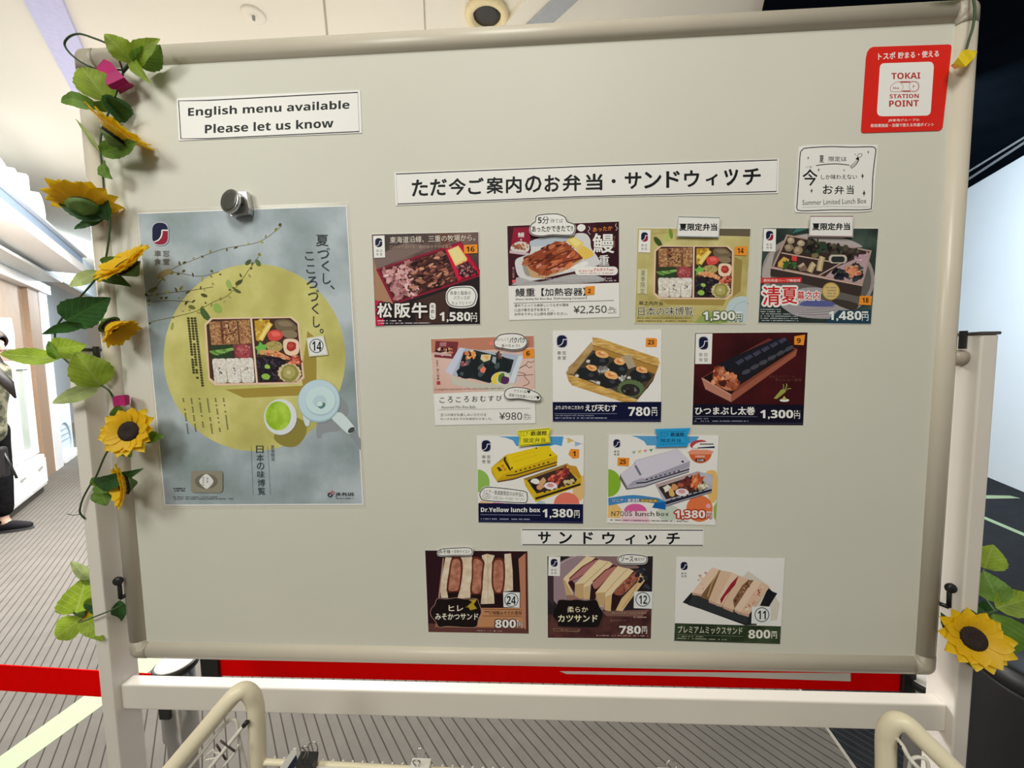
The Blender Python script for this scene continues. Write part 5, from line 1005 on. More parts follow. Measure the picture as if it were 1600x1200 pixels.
for ch, wd in zip('N700S lunch box', (56, 48, 50, 50, 46, 30, 24, 54, 54, 44, 52, 16, 52, 52, 48)):
    if ch != ' ': a.T(ch, x, 1010 if ch in 'N700Slhb' else 1030, x + wd - 12, 1064, (70, 56, 40), 0, 0.006)
    x += wd - 1
a.tiny(135, 1104, 1020, 10, (110, 90, 84), 0.018, 0.2)
price(a, '1,380', 870, 1000, 1212, 1100, (244, 220, 208), 0.0, (1228, 1038, 1284, 1092), 0.05, (176, 56, 30), 0.12)
a.sticker([(220, 398), (352, 404), (344, 498), (216, 490)], '25', (244, 420, 312, 474)); a.build(r)
# ---- card 24, fillet cutlet sandwich
a, r = card(655, 845, 7.742, [(72, 116), (1308, 126), (1322, 1122), (112, 1102)], 'miso cutlet sandwich menu card priced 800, first of the bottom row', 20, 6)
a.poly([(72, 116), (1308, 126), (1322, 1122), (112, 1102)], (44, 20, 24)); a.poly([(112, 1000), (1322, 1060), (1322, 1122), (112, 1102)], (96, 56, 48)); a.poly([(190, 1045), (260, 760), (1200, 225), (1290, 150), (1290, 1060)], (150, 94, 62)); a.poly([(1200, 220), (1285, 150), (1295, 1080), (1235, 1020)], (178, 118, 84)); a.poly([(1285, 150), (1308, 140), (1320, 1110), (1292, 1080)], (80, 40, 34)); a.poly([(230, 690), (285, 210), (300, 200), (250, 690)], (176, 130, 116))
a.poly([(255, 690), (300, 200), (1200, 210), (1225, 640), (1220, 815), (740, 810)], (36, 20, 20)); a.poly([(750, 815), (1240, 810), (1250, 1040), (700, 1040), (720, 960)], (186, 128, 84))
BR = nz((206, 178, 142), (226, 206, 172), 90); BR2 = (216, 190, 150)
for p in ([(255, 600), (280, 400), (318, 196), (395, 200), (340, 480), (335, 600), (350, 692), (265, 690)], [(505, 198), (640, 190), (635, 420), (618, 690), (460, 700), (490, 600), (520, 400)], [(755, 178), (820, 158), (912, 178), (880, 260), (895, 560), (912, 760), (745, 765), (765, 560), (785, 300)], [(1030, 160), (1110, 152), (1130, 360), (1135, 600), (1020, 615), (1036, 400)]): a.poly(p, None, BR)
a.line([(828, 180), (832, 450), (828, 755)], 6, (186, 150, 112))
for p in ([(395, 210), (505, 205), (528, 340), (500, 560), (470, 620), (345, 625), (332, 560), (355, 400)], [(640, 205), (730, 200), (790, 260), (770, 420), (765, 600), (720, 660), (630, 650), (618, 560), (640, 400)], [(905, 220), (1000, 210), (1036, 280), (1036, 500), (1000, 640), (920, 640), (878, 540), (880, 320)]):
    a.poly(a.smooth(p, True, 4), (96, 42, 28)); cx = sum(q[0] for q in p) / len(p); cy = sum(q[1] for q in p) / len(p); ins = [(cx + (x - cx) * 0.74, cy + (y - cy) * 0.88) for x, y in p]; a.poly(a.smooth(ins, True, 4), None, nz((150, 88, 66), (190, 128, 98), 110))
for p in ([(345, 625), (470, 620), (440, 695), (355, 695)], [(625, 650), (740, 650), (735, 760), (700, 720)], [(905, 640), (1010, 640), (1020, 800), (910, 770)]): a.poly(p, (34, 16, 16))
a.part('label_plate'); pl = a.smooth([(220, 700), (330, 705), (440, 690), (560, 705), (690, 700), (720, 750), (752, 860), (715, 950), (690, 1040), (560, 1048), (440, 1040), (330, 1035), (240, 1045), (200, 980), (140, 900), (142, 830), (190, 770)], True, 3); a.poly(pl, (24, 16, 16)); a.line(pl, 6, (168, 128, 104), True)
a.poly([(600, 715), (700, 705), (660, 770), (700, 820), (620, 840), (590, 800), (560, 810), (640, 740)], (176, 144, 40))
a.part('title_lettering'); a.T('ヒレ', 358, 780, 530, 850, (226, 206, 176), 0, 0.03); a.T('みそかつサンド', 195, 880, 712, 955, (232, 216, 186), 0, 0.03); a.line([(770, 828), (1238, 834)], 6, (70, 40, 30)); a.line([(770, 908), (1238, 914)], 6, (70, 40, 30)); a.T('特製みそだれ使用', 890, 850, 1236, 898, (50, 28, 22), 0, 0.02); a.tiny(790, 852, 880, 12, (60, 34, 26)); a.tiny(815, 874, 880, 14, (60, 34, 26)); a.tiny(690, 1082, 1000, 9, (200, 170, 160), 0.02, 0.4)
price(a, '800', 920, 955, 1168, 1052, CREAM, 0.0, (1184, 990, 1248, 1052), 0.05, (80, 48, 36), 0.09)
a.square([(1015, 618), (1218, 625), (1214, 810), (1020, 802)], '24', 1115, 716, 80, (1058, 668, 1168, 768)); a.build(r)
# ---- card 12, soft cutlet sandwich
a, r = card(840, 855, 8, [(122, 112), (1440, 112), (1414, 1142), (128, 1130)], 'soft cutlet sandwich menu card priced 780, middle of the bottom row', 21, 6)
a.poly([(122, 112), (1440, 112), (1414, 1142), (128, 1130)], None, nz((30, 24, 28), (50, 40, 40), 20)); a.poly([(380, 112), (1000, 112), (1300, 260), (600, 300)], (132, 104, 96)); a.ell(560, 480, 430, 370, (150, 124, 122), 10, None, 40); a.poly([(126, 300), (200, 250), (200, 740), (126, 640)], (60, 44, 46)); a.poly([(128, 840), (1420, 780), (1414, 1140), (128, 1128)], None, nz((58, 30, 30), (92, 54, 46), 40)); a.line(a.smooth([(280, 210), (380, 150), (470, 112)], False), 8, (190, 170, 166)); a.poly([(800, 800), (1400, 780), (1300, 870), (860, 860)], (120, 84, 70))
for i, (t, f, b_) in enumerate((((620, 112, 730, 140), (330, 380), 600), ((760, 150, 940, 200), (470, 460), 650), ((1000, 230, 1060, 260), (730, 570), 760))): pass
B1 = (224, 198, 148); B3 = (192, 156, 104)
def slice_(p, m=B1): a.poly(p, m)
slice_([(610, 112), (720, 128), (700, 170), (400, 400), (380, 440), (445, 590), (420, 600), (360, 600), (320, 400), (340, 370)]); a.poly([(320, 400), (345, 420), (440, 600), (355, 600)], B3)
a.poly([(720, 135), (760, 150), (740, 210), (480, 400), (400, 420), (380, 450), (460, 570), (470, 460), (400, 380)], (60, 26, 26)); a.poly(a.smooth([(400, 400), (560, 250), (720, 160), (735, 200), (560, 360), (430, 415)], True, 4), (172, 108, 104)); a.line([(395, 395), (560, 245), (725, 150)], 14, (104, 42, 34)); a.line([(430, 418), (580, 345), (740, 200)], 10, (120, 52, 40))
slice_([(760, 155), (900, 180), (940, 210), (700, 430), (660, 470), (650, 640), (575, 645), (580, 480), (575, 640), (475, 640), (465, 460)]); a.poly([(465, 465), (575, 450), (575, 640), (480, 640)], B3); a.poly([(580, 500), (655, 480), (648, 650), (575, 650)], (204, 170, 118)); a.line([(570, 470), (700, 350), (880, 185)], 7, (176, 140, 96))
a.poly([(940, 215), (1000, 240), (960, 320), (740, 560), (720, 660), (650, 660), (670, 470)], (50, 22, 24)); a.poly(a.smooth([(700, 440), (860, 290), (970, 240), (960, 300), (830, 430), (730, 520), (695, 490)], True, 4), (176, 112, 96)); a.line([(690, 435), (850, 285), (975, 228)], 14, (104, 42, 32)); a.line([(740, 520), (840, 440), (965, 310)], 12, (110, 46, 34))
slice_([(1000, 235), (1090, 260), (1130, 262), (1210, 300), (960, 540), (925, 600), (915, 800), (840, 790), (845, 600), (830, 750), (780, 740), (722, 570)]); a.poly([(722, 570), (850, 565), (830, 752), (760, 720)], B3); a.poly([(845, 620), (930, 590), (915, 800), (840, 790)], (204, 168, 112)); a.line([(850, 570), (960, 440), (1130, 265)], 7, (176, 140, 96))
a.poly([(1200, 300), (1280, 310), (1260, 400), (1060, 600), (980, 780), (915, 780), (930, 590)], (46, 22, 22)); a.poly(a.smooth([(960, 560), (1080, 420), (1220, 310), (1275, 320), (1240, 420), (1080, 580), (1000, 600)], True, 4), (150, 84, 62)); a.scat([(1000, 560), (1100, 430), (1220, 340), (1220, 420), (1080, 570)], 24, (16, 34), [(172, 104, 76), (120, 58, 44), (190, 128, 96)])
slice_([(1280, 305), (1365, 325), (1340, 420), (1130, 700), (1060, 800), (975, 790), (1050, 640), (1260, 420)], (210, 176, 120)); a.line([(1290, 330), (1200, 560), (1060, 760)], 10, (186, 146, 96))
a.poly([(360, 600), (450, 600), (560, 660), (370, 660)], (150, 110, 92)); a.scat([(1180, 240), (1400, 240), (1420, 540), (1300, 500)], 16, (20, 44), [(34, 44, 42), (44, 38, 40), (60, 70, 66)])
a.part('logo'); a.poly([(136, 114), (284, 118), (278, 362), (132, 356)], WHITE); a.logo(164, 146, 250, 244, False, (166, 272, 238, 338))
a.part('label_plate'); pl = a.smooth([(270, 660), (400, 665), (490, 655), (600, 670), (730, 662), (770, 750), (822, 830), (790, 930), (750, 1000), (600, 1005), (480, 1000), (270, 990), (250, 940), (190, 860), (200, 770), (240, 730)], True, 3); a.poly(pl, (22, 16, 16)); a.line(pl, 5, (70, 56, 50), True)
a.part('title_lettering'); a.T('柔らか', 372, 745, 630, 815, (222, 204, 160), 0, 0.02); a.T('カツサンド', 258, 848, 748, 932, (232, 216, 170), 0, 0.035); a.poly([(190, 1010), (545, 1020), (520, 1062), (195, 1050)], (120, 84, 66)); a.tiny(210, 1026, 500, 16, (60, 36, 30)); a.part('note_lettering', lift=2); a.T('脂ひかえめ・もちぶた使用', 930, 810, 1360, 834, (170, 140, 120)); a.tiny(1200, 868, 1360, 16, (170, 140, 120)); a.T('極カツサンド', 905, 904, 1110, 930, (150, 110, 96)); a.tiny(735, 1098, 1380, 11, (190, 160, 150), 0.01, 0.45)
price(a, '780', 1022, 985, 1288, 1082, CREAM, 0.0, (1304, 1018, 1368, 1080), 0.05)
a.square([(1208, 552), (1436, 556), (1430, 770), (1200, 762)], '12', 1315, 652, 86, (1268, 602, 1368, 708)); a.build(r)
# ---- card 11, premium mixed sandwich
a, r = card(1040, 860, 7.74, [(130, 82), (1442, 100), (1386, 1138), (104, 1096)], 'premium mixed sandwich menu card priced 800 with green band, bottom right', 22)
a.poly([(112, 880), (1396, 918), (1384, 1134), (104, 1094)], None, nz((28, 38, 22), (60, 72, 44), 30)); a.poly([(700, 560), (1000, 250), (1240, 420), (1380, 640), (1350, 840), (1100, 880)], (208, 196, 172))
a.poly([(205, 630), (310, 510), (1120, 770), (1100, 905), (960, 905)], (34, 36, 36)); a.poly([(1240, 450), (1290, 495), (1350, 520), (1250, 680), (1140, 670)], (28, 28, 30)); a.poly([(330, 540), (1000, 780), (990, 890), (270, 660)], (48, 50, 48))
bt_ = [((560, 205), (660, 235), (440, 530), (320, 510)), ((665, 240), (800, 265), (620, 640), (520, 600)), ((800, 265), (880, 300), (690, 660), (610, 640)), ((885, 300), (1000, 350), (820, 720), (690, 670)), ((1060, 355), (1160, 385), (900, 745), (830, 710)), ((1160, 385), (1260, 440), (1010, 770), (900, 745))]
a.poly([(560, 205), (1260, 440), (1010, 780), (430, 570), (315, 515)], (120, 90, 60))
for i, p in enumerate(bt_): a.poly(p, ((222, 190, 156), (214, 178, 142))[i % 2]); lo1, lo2 = p[3], p[2]; a.poly([lo1, lo2, (lo2[0] - 4, lo2[1] + 22 + i * 3), (lo1[0] + 4, lo1[1] + 30)], (190, 150, 124))
a.line([(650, 240), (560, 400), (510, 560)], 16, (190, 140, 84)); a.poly([(885, 302), (840, 420), (720, 560), (670, 650), (660, 590), (790, 400)], (150, 34, 44)); a.poly([(1000, 360), (1065, 360), (950, 520), (830, 690), (815, 600), (930, 420)], (128, 88, 58)); a.scat([(1000, 370), (1055, 370), (850, 650), (825, 610)], 20, (10, 22), [(170, 120, 80), (94, 60, 40)]); a.scat([(1160, 400), (1240, 450), (1020, 740), (930, 700)], 18, (10, 20), [(226, 196, 166), (206, 150, 126)]); a.scat([(1120, 480), (1170, 490), (1150, 560), (1120, 540)], 5, (8, 14), [(140, 70, 60)]); a.scat([(400, 300), (560, 240), (450, 480), (350, 480)], 12, (10, 20), [(230, 180, 150), (206, 160, 130)])
a.part('logo'); a.logo(182, 140, 266, 238, False, (188, 266, 254, 326))
a.part('title_lettering'); a.T('プレミアムミックスサンド', 148, 912, 928, 1000, (206, 200, 170), 0.022, 0.012); a.line([(135, 1018), (940, 1040)], 4, (120, 122, 96)); a.tiny(138, 1032, 460, 14, (140, 140, 110), 0.02); a.tiny(138, 1056, 740, 12, (150, 150, 120), 0.03, 0.3); a.line([(108, 1076), (1384, 1118)], 3, (90, 96, 70))
price(a, '800', 1002, 962, 1265, 1064, (222, 214, 190), 0.0, (1280, 1006, 1346, 1066), 0.05)
a.square([(1046, 680), (1275, 685), (1268, 890), (1036, 885)], '11', 1165, 778, 84, (1116, 728, 1212, 832)); a.build(r)
# ---- cut-out tags
GT = 'paper tags stuck on the menu cards'
def cut(ox, oy, z, pts, label, m=None):
    a = Art(ox, oy, z, YT, 3); r = sheet('paper_tag', a, pts, label, 'paper tag', GT, m=m); return a, r
a, r = cut(980, 335, 6.667, [(530, 20), (972, 32), (955, 242), (515, 234)], 'white summer tag with grey edge on top of the pale gold card')
a.part('printed_border'); a.line([(534, 25), (966, 36), (950, 237), (520, 229)], 9, (98, 112, 110), True); a.part('lettering'); a.T('夏限定弁当', 545, 95, 935, 168, BLK, 0.0, 0.045); a.build(r)
a, r = cut(1175, 335, 6.667, [(604, 14), (1060, 14), (1052, 238), (594, 230)], 'white summer tag with dark red edge on top of the dark green card')
a.part('printed_border'); a.line([(608, 20), (1054, 20), (1046, 232), (599, 224)], 9, (112, 44, 54), True); a.part('lettering'); a.T('夏限定弁当', 630, 92, 1020, 164, BLK, -0.006, 0.045); a.build(r)
ov = [(380, 85), (440, 62), (600, 55), (690, 90), (712, 140), (780, 165), (800, 210), (780, 270), (730, 290), (560, 285), (430, 298), (340, 280), (312, 230), (330, 170), (370, 140)]
a, r = cut(780, 325, 6.667, Art(0, 0, 1, 0).smooth(ov, True, 4), 'white cloud shaped handwritten note on top of the eel card')
a.part('drawn_border'); a.line(a.smooth([(cx_ + (x - cx_) * 0.965, cy_ + (y - cy_) * 0.94) for (x, y) in ov for cx_, cy_ in ((560, 178),)], True, 4), 9, BLK, True); a.part('handwriting'); a.T('5分', 405, 88, 518, 165, BLK, 0.0, 0.035); a.T('待てば', 535, 112, 665, 155, (70, 70, 66), 0.0); a.T('あったかできたて!!', 340, 190, 768, 250, BLK, -0.02, 0.03); a.build(r)
ov = [(830, 150), (880, 100), (990, 82), (1110, 92), (1180, 140), (1185, 200), (1130, 250), (1020, 265), (920, 250), (845, 235), (815, 195)]
a, r = cut(660, 510, 7.275, [(1000 + (x - 1000) * 1.04, 172 + (y - 172) * 1.08) for x, y in Art(0, 0, 1, 0).smooth(ov, True, 4)], 'white oval handwritten note at the top right of the mini rice balls card')
a.part('drawn_border'); a.line(a.smooth(ov, True, 4), 10, BLK, True); a.part('handwriting'); a.T('おいしくて', 838, 128, 985, 165, (84, 60, 56), 0.01); a.T('パクパク', 992, 128, 1168, 188, BLK, -0.02, 0.04); a.T('食べちゃう!!', 898, 200, 1108, 240, BLK, 0.0, 0.006); a.build(r)
ov = [(940, 740), (985, 705), (1080, 692), (1200, 712), (1310, 760), (1348, 810), (1330, 842), (1240, 845), (1100, 822), (980, 825), (935, 790)]
a, r = cut(660, 510, 7.275, [(1140 + (x - 1140) * 1.03, 770 + (y - 770) * 1.08) for x, y in Art(0, 0, 1, 0).smooth(ov, True, 4)], 'white slanted handwritten note over the right edge of mini rice balls card')
a.part('drawn_border'); a.line(a.smooth(ov, True, 4), 9, BLK, True); a.part('handwriting'); a.T('プラス1品♥', 1035, 715, 1228, 752, (50, 50, 48), 0.06); a.T('家族でお友達とシェア♥', 985, 762, 1330, 800, BLK, 0.09, 0.008); a.build(r)
a, r = cut(730, 660, 7.275, [(568, 96), (700, 84), (948, 62), (938, 150), (946, 236), (760, 256), (586, 276), (592, 180)], 'yellow handwritten tag on top of the yellow train lunch box card', mat('tag_yellow', pc((232, 212, 30)), 0.4, noise=0.03))
a.part('drawn_border'); a.line([(582, 106), (938, 72), (930, 150), (936, 228), (596, 264), (602, 180)], 6, BLK, True); a.part('handwriting'); a.T('リニア・', 600, 112, 715, 160, (84, 76, 20), -0.03, 0.008); a.T('鉄道館', 722, 102, 902, 152, BLK, -0.04, 0.03); a.T('限定弁当', 640, 182, 888, 234, BLK, -0.04, 0.008); a.build(r)
a, r = cut(935, 660, 7.275, [(642, 76), (1048, 64), (1010, 150), (1028, 232), (1010, 272), (650, 282), (682, 190)], 'blue handwritten tag on top of the white train lunch box card', mat('tag_blue', pc((30, 148, 190)), 0.4, noise=0.03))
a.part('drawn_border'); a.line([(690, 112), (1000, 100), (985, 160), (1000, 240), (690, 250), (705, 180)], 4, (20, 60, 90), True); a.part('handwriting'); a.T('リニア・', 710, 122, 815, 165, (14, 50, 80), 0.0, 0.008); a.T('鉄道館', 822, 116, 972, 160, (14, 40, 66), 0.0, 0.03); a.T('限定弁当', 712, 185, 935, 228, (14, 40, 66), 0.0, 0.008); a.build(r)
ov = [(225, 150), (260, 105), (400, 90), (600, 85), (640, 120), (638, 160), (600, 175), (400, 176), (260, 180)]
a, r = cut(655, 845, 7.742, [(430 + (x - 430) * 1.05, 135 + (y - 135) * 1.2) for x, y in Art(0, 0, 1, 0).smooth(ov, True, 4)], 'white capsule shaped handwritten note on top of the miso cutlet card')
a.part('drawn_border'); a.line(a.smooth(ov, True, 4), 9, BLK, True); a.part('handwriting'); a.T('みそ味・', 240, 110, 408, 155, BLK, -0.01, 0.02); a.T('甘辛テイスト', 422, 110, 612, 152, (50, 48, 44), 0.0, 0.006); a.build(r)
ov = [(1005, 160), (1040, 110), (1150, 92), (1320, 108), (1365, 135), (1355, 185), (1300, 205), (1150, 205), (1050, 200)]
a, r = cut(840, 855, 8, [(1185 + (x - 1185) * 1.06, 150 + (y - 150) * 1.2) for x, y in Art(0, 0, 1, 0).smooth(ov, True, 4)], 'white capsule shaped handwritten note on top of the soft cutlet card')
a.part('drawn_border'); a.line(a.smooth(ov, True, 4), 10, BLK, True); a.part('handwriting'); a.T('ソース', 1040, 115, 1195, 180, BLK, 0.0, 0.025); a.T('味だけ', 1210, 130, 1335, 172, (60, 56, 52), 0.0, 0.01); a.build(r)
# ------------------------------------------------------------------ magnet clip on the poster
c_ = at(371, 316, YS)
t = empty('magnet_clip', (c_.x, YS, at(371, 334, YS).z), 'round chrome magnet clip holding the top edge of the poster', 'magnet clip')
def q3(x, y, d): return at(x, y, YS - d)
b = MB(); F0 = [q3(372, 298, 0.010), q3(385, 298, 0.010), q3(390, 325, 0.010), q3(389, 334, 0.010), q3(360, 338, 0.010), q3(353, 328, 0.010)]; K0 = [Vector((p.x, YS - 0.0015, p.z)) for p in F0]
b.prism(F0, K0); b.build('clip_body', M_steel, t, bevel=0.0012)
b = MB(); b.box((q3(379, 312, 0).x, YS - 0.0125, q3(383, 324, 0).z), (q3(388, 312, 0).x, YS - 0.009, q3(383, 312, 0).z)); b.build('spring', mat('spring_dark', (0.12, 0.12, 0.12), 0.35, 0.8), t, bevel=0.001)
o_ = q3(361, 315, 0.016); ax_ = Vector((-0.25, -1, 0.12))
b = MB(); b.lathe(o_, ax_, [(0.0135, -0.004), (0.0160, -0.002), (0.0165, 0.002), (0.0155, 0.003), (0.0140, 0.0025)], 32); b.build('magnet_ring', M_steel, t, smooth=True)
b = MB(); b.lathe(o_, ax_, [(0.0142, 0.0005), (0.0140, 0.0028), (0.010, 0.003)], 32); b.build('magnet_face', mat('magnet_grey', (0.10, 0.105, 0.095), 0.3, 0.3), t, smooth=True)
# ------------------------------------------------------------------ artificial garlands
def leafmat(name, c, v, tr):
    if name in MATS: return MATS[name]
    m, N, L, b = nt(name)
    uv = N.new('ShaderNodeUVMap'); sp = N.new('ShaderNodeSeparateXYZ'); L.new(uv.outputs[0], sp.inputs[0])
    def M(op, a, bb=None):
        n = N.new('ShaderNodeMath'); n.operation = op
        for i, q in enumerate((a, bb)):
            if q is None: continue
            if isinstance(q, (int, float)): n.inputs[i].default_value = q
            else: L.new(q, n.inputs[i])
        return n.outputs[0]
    u = M('ABSOLUTE', M('SUBTRACT', sp.outputs[0], 0.5))
    k = M('FRACT', M('MULTIPLY', M('SUBTRACT', sp.outputs[1], M('MULTIPLY', u, 0.9)), 6.5))
    vein = M('MAXIMUM', M('LESS_THAN', k, 0.14), M('LESS_THAN', u, 0.025))
    tn = N.new('ShaderNodeTexNoise'); tn.inputs['Scale'].default_value = 60; tc = N.new('ShaderNodeTexCoord'); L.new(tc.outputs['Object'], tn.inputs['Vector'])
    r = N.new('ShaderNodeValToRGB'); r.color_ramp.elements[0].position = 0.3; r.color_ramp.elements[1].position = 0.7
    r.color_ramp.elements[0].color = (*[q * 0.75 for q in c], 1); r.color_ramp.elements[1].color = (*[q * 1.2 for q in c], 1); L.new(tn.outputs['Fac'], r.inputs['Fac'])
    mx = N.new('ShaderNodeMix'); mx.data_type = 'RGBA'; L.new(M('MULTIPLY', vein, 0.55), mx.inputs[0]); L.new(r.outputs['Color'], mx.inputs[6]); mx.inputs[7].default_value = (*v, 1)
    L.new(mx.outputs[2], b.inputs['Base Color']); b.inputs['Roughness'].default_value = 0.55
    bp = N.new('ShaderNodeBump'); bp.inputs['Strength'].default_value = 0.5; bp.inputs['Distance'].default_value = 0.001; L.new(vein, bp.inputs['Height']); L.new(bp.outputs['Normal'], b.inputs['Normal'])
    tl = N.new('ShaderNodeBsdfTranslucent'); L.new(mx.outputs[2], tl.inputs['Color']); ms = N.new('ShaderNodeMixShader'); ms.inputs[0].default_value = tr
    L.new(b.outputs[0], ms.inputs[1]); L.new(tl.outputs[0], ms.inputs[2]); L.new(ms.outputs[0], N['Material Output'].inputs['Surface'])
    MATS[name] = m; return m
LB = leafmat('fresh_leaf', (0.29, 0.42, 0.035), (0.42, 0.56, 0.14), 0.5)
LM = leafmat('green_leaf', (0.13, 0.26, 0.03), (0.24, 0.38, 0.08), 0.4)
LD = leafmat('deep_leaf', (0.030, 0.105, 0.022), (0.08, 0.18, 0.04), 0.25)
LP = leafmat('pale_leaf', (0.42, 0.52, 0.20), (0.56, 0.64, 0.34), 0.5)
M_vine = mat('green_wire', (0.035, 0.075, 0.025), 0.5, noise=0.15)
def petalmat():
    m, N, L, b = nt('yellow_petal')
    uv = N.new('ShaderNodeUVMap'); wv = N.new('ShaderNodeTexWave'); wv.inputs['Scale'].default_value = 4; wv.inputs['Distortion'].default_value = 1.5
    L.new(uv.outputs[0], wv.inputs['Vector']); r = N.new('ShaderNodeValToRGB'); r.color_ramp.elements[0].color = (0.86, 0.50, 0.006, 1); r.color_ramp.elements[1].color = (0.95, 0.70, 0.02, 1)
    L.new(wv.outputs['Fac'], r.inputs['Fac']); L.new(r.outputs['Color'], b.inputs['Base Color']); b.inputs['Roughness'].default_value = 0.5
    tl = N.new('ShaderNodeBsdfTranslucent'); L.new(r.outputs['Color'], tl.inputs['Color']); ms = N.new('ShaderNodeMixShader'); ms.inputs[0].default_value = 0.35
    L.new(b.outputs[0], ms.inputs[1]); L.new(tl.outputs[0], ms.inputs[2]); L.new(ms.outputs[0], N['Material Output'].inputs['Surface']); return m
M_petal = petalmat(); M_seed = mat('seed_disc', (0.022, 0.010, 0.008), 0.8, noise=0.5, scale=600, bump=0.8); M_calyx = mat('calyx_green', (0.09, 0.17, 0.03), 0.6, noise=0.2)
RL = random.Random(7)
def leaf(root, bx, by, bY, tx, ty, tY, wpx, m, roll=0.0, curl=0.15, fold=0.25, dark=None):
    B, T_ = at(bx, by, bY), at(tx, ty, tY); a = T_ - B; Ln = a.length
    sc_ = wpx / F * ((at(bx, by, bY) - CAM).dot(MR @ Vector((0, 0, -1)))) / 2
    view = (CAM - (B + T_) / 2).normalized(); an = a.normalized(); n = (view - an * view.dot(an)).normalized(); s_ = an.cross(n)
    R_ = Matrix.Rotation(roll, 3, an); n = R_ @ n; s_ = R_ @ s_
    NU, NV = 7, 15; mb = MB(); idx = {}; vs = []
    for j in range(NV):
        v = j / (NV - 1); w_ = sc_ * (math.sin(math.pi * v ** 0.72) ** 0.8) if 0 < v < 1 else 0.0005
        if 0 < j < NV - 1 and j % 2: w_ *= 1.06
        for i in range(NU):
            u = -1 + 2 * i / (NU - 1)
            p = B + a * v + s_ * (u * w_) + n * (abs(u) * w_ * fold + curl * Ln * math.sin(math.pi * v) + math.sin(v * 16) * abs(u) * 0.0008)
            idx[len(vs)] = (u * 0.5 * max(0.3, w_ / sc_) + 0.5, v); vs.append(p)
    mb.add(vs, [(j * NU + i, j * NU + i + 1, (j + 1) * NU + i + 1, (j + 1) * NU + i) for j in range(NV - 1) for i in range(NU - 1)]); mb.uv = idx
    mb2 = mb.build('leaf', m, root, smooth=True, fixn=False)
    return mb2
def flower(root, cx, cy, cY, rpx, axis, cup=0.25, disc=0.36, n=13, seed=1):
    """sunflower: two rings of petals, dark seed disc and green calyx"""
    C_ = at(cx, cy, cY); rad = rpx / F * ((C_ - CAM).dot(MR @ Vector((0, 0, -1)))); A = Vector(axis).normalized(); u = A.orthogonal().normalized(); v = A.cross(u); rr = random.Random(seed)
    mb = MB(); vs = []; fs_ = []
    for ringi in range(2):
        for k in range(n):
            t = 2 * math.pi * (k + 0.5 * ringi) / n + rr.uniform(-0.08, 0.08); d = u * math.cos(t) + v * math.sin(t); s_ = A.cross(d); L_ = rad * rr.uniform(0.88, 1.05) * (1 - 0.12 * ringi); cp = cup + 0.18 * ringi + rr.uniform(-0.06, 0.06); r0 = rad * disc * 0.75; W_ = rad * 0.155
            b0 = len(vs)
            for j in range(6):
                q = j / 5; rr_ = r0 + (L_ - r0) * q; h = (rr_ - r0) * math.sin(cp) + 0.05 * rad * math.sin(q * 3); wq = W_ * (0.5 + 1.0 * math.sin(math.pi * min(1, q * 0.9 + 0.06))) * (0.1 if j == 5 else 0.78 if j == 4 else 1)
                base = C_ + d * (r0 + (rr_ - r0) * math.cos(cp)) + A * (h + 0.02 * rad * ringi)
                for i in (-1, 0, 1): mb.uv[len(vs)] = (0.5 + 0.5 * i, q); vs.append(base + s_ * wq * i + A * (0.05 * rad * abs(i)))
            for j in range(5):
                for i in range(2): fs_.append((b0 + j * 3 + i, b0 + j * 3 + i + 1, b0 + (j + 1) * 3 + i + 1, b0 + (j + 1) * 3 + i))
    mb.add(vs, fs_); fo = mb.build('sunflower', M_petal, root, smooth=True, fixn=False)
    dr = rad * disc
    mb = MB(); mb.lathe(C_, A, [(dr, -0.02 * rad), (dr * 1.0, 0.10 * rad), (dr * 0.8, 0.17 * rad), (dr * 0.4, 0.15 * rad), (dr * 0.1, 0.11 * rad)], 24); mb.build('seed_disc', M_seed, fo, smooth=True)
    mb = MB(); mb.lathe(C_, A, [(0.05 * rad, -0.34 * rad), (0.10 * rad, -0.30 * rad), (0.30 * rad, -0.12 * rad), (0.42 * rad, -0.03 * rad), (0.2 * rad, -0.02 * rad)], 16); mb.build('calyx', M_calyx, fo, smooth=True)
    return fo
def vine(root, pts, r=0.0012):
    P = [at(x, y, Y) for x, y, Y in pts]; out = []
    for i in range(len(P) - 1):
        p0, p1, p2, p3 = P[max(i - 1, 0)], P[i], P[i + 1], P[min(i + 2, len(P) - 1)]
        for k in range(5):
            t = k / 5; out.append(0.5 * (2 * p1 + (p2 - p0) * t + (2 * p0 - 5 * p1 + 4 * p2 - p3) * t * t + (3 * p1 - p0 - 3 * p2 + p3) * t ** 3))
    out.append(P[-1]); mb = MB(); mb.tube(out, r, 8); return mb.build('vine', M_vine, root, smooth=True)
YF = -0.010
o_ = at(160, 812, YF)
g = empty('garland', (o_.x, YF, o_.z), 'long artificial sunflower garland hanging down left edge of the whiteboard', 'garland')
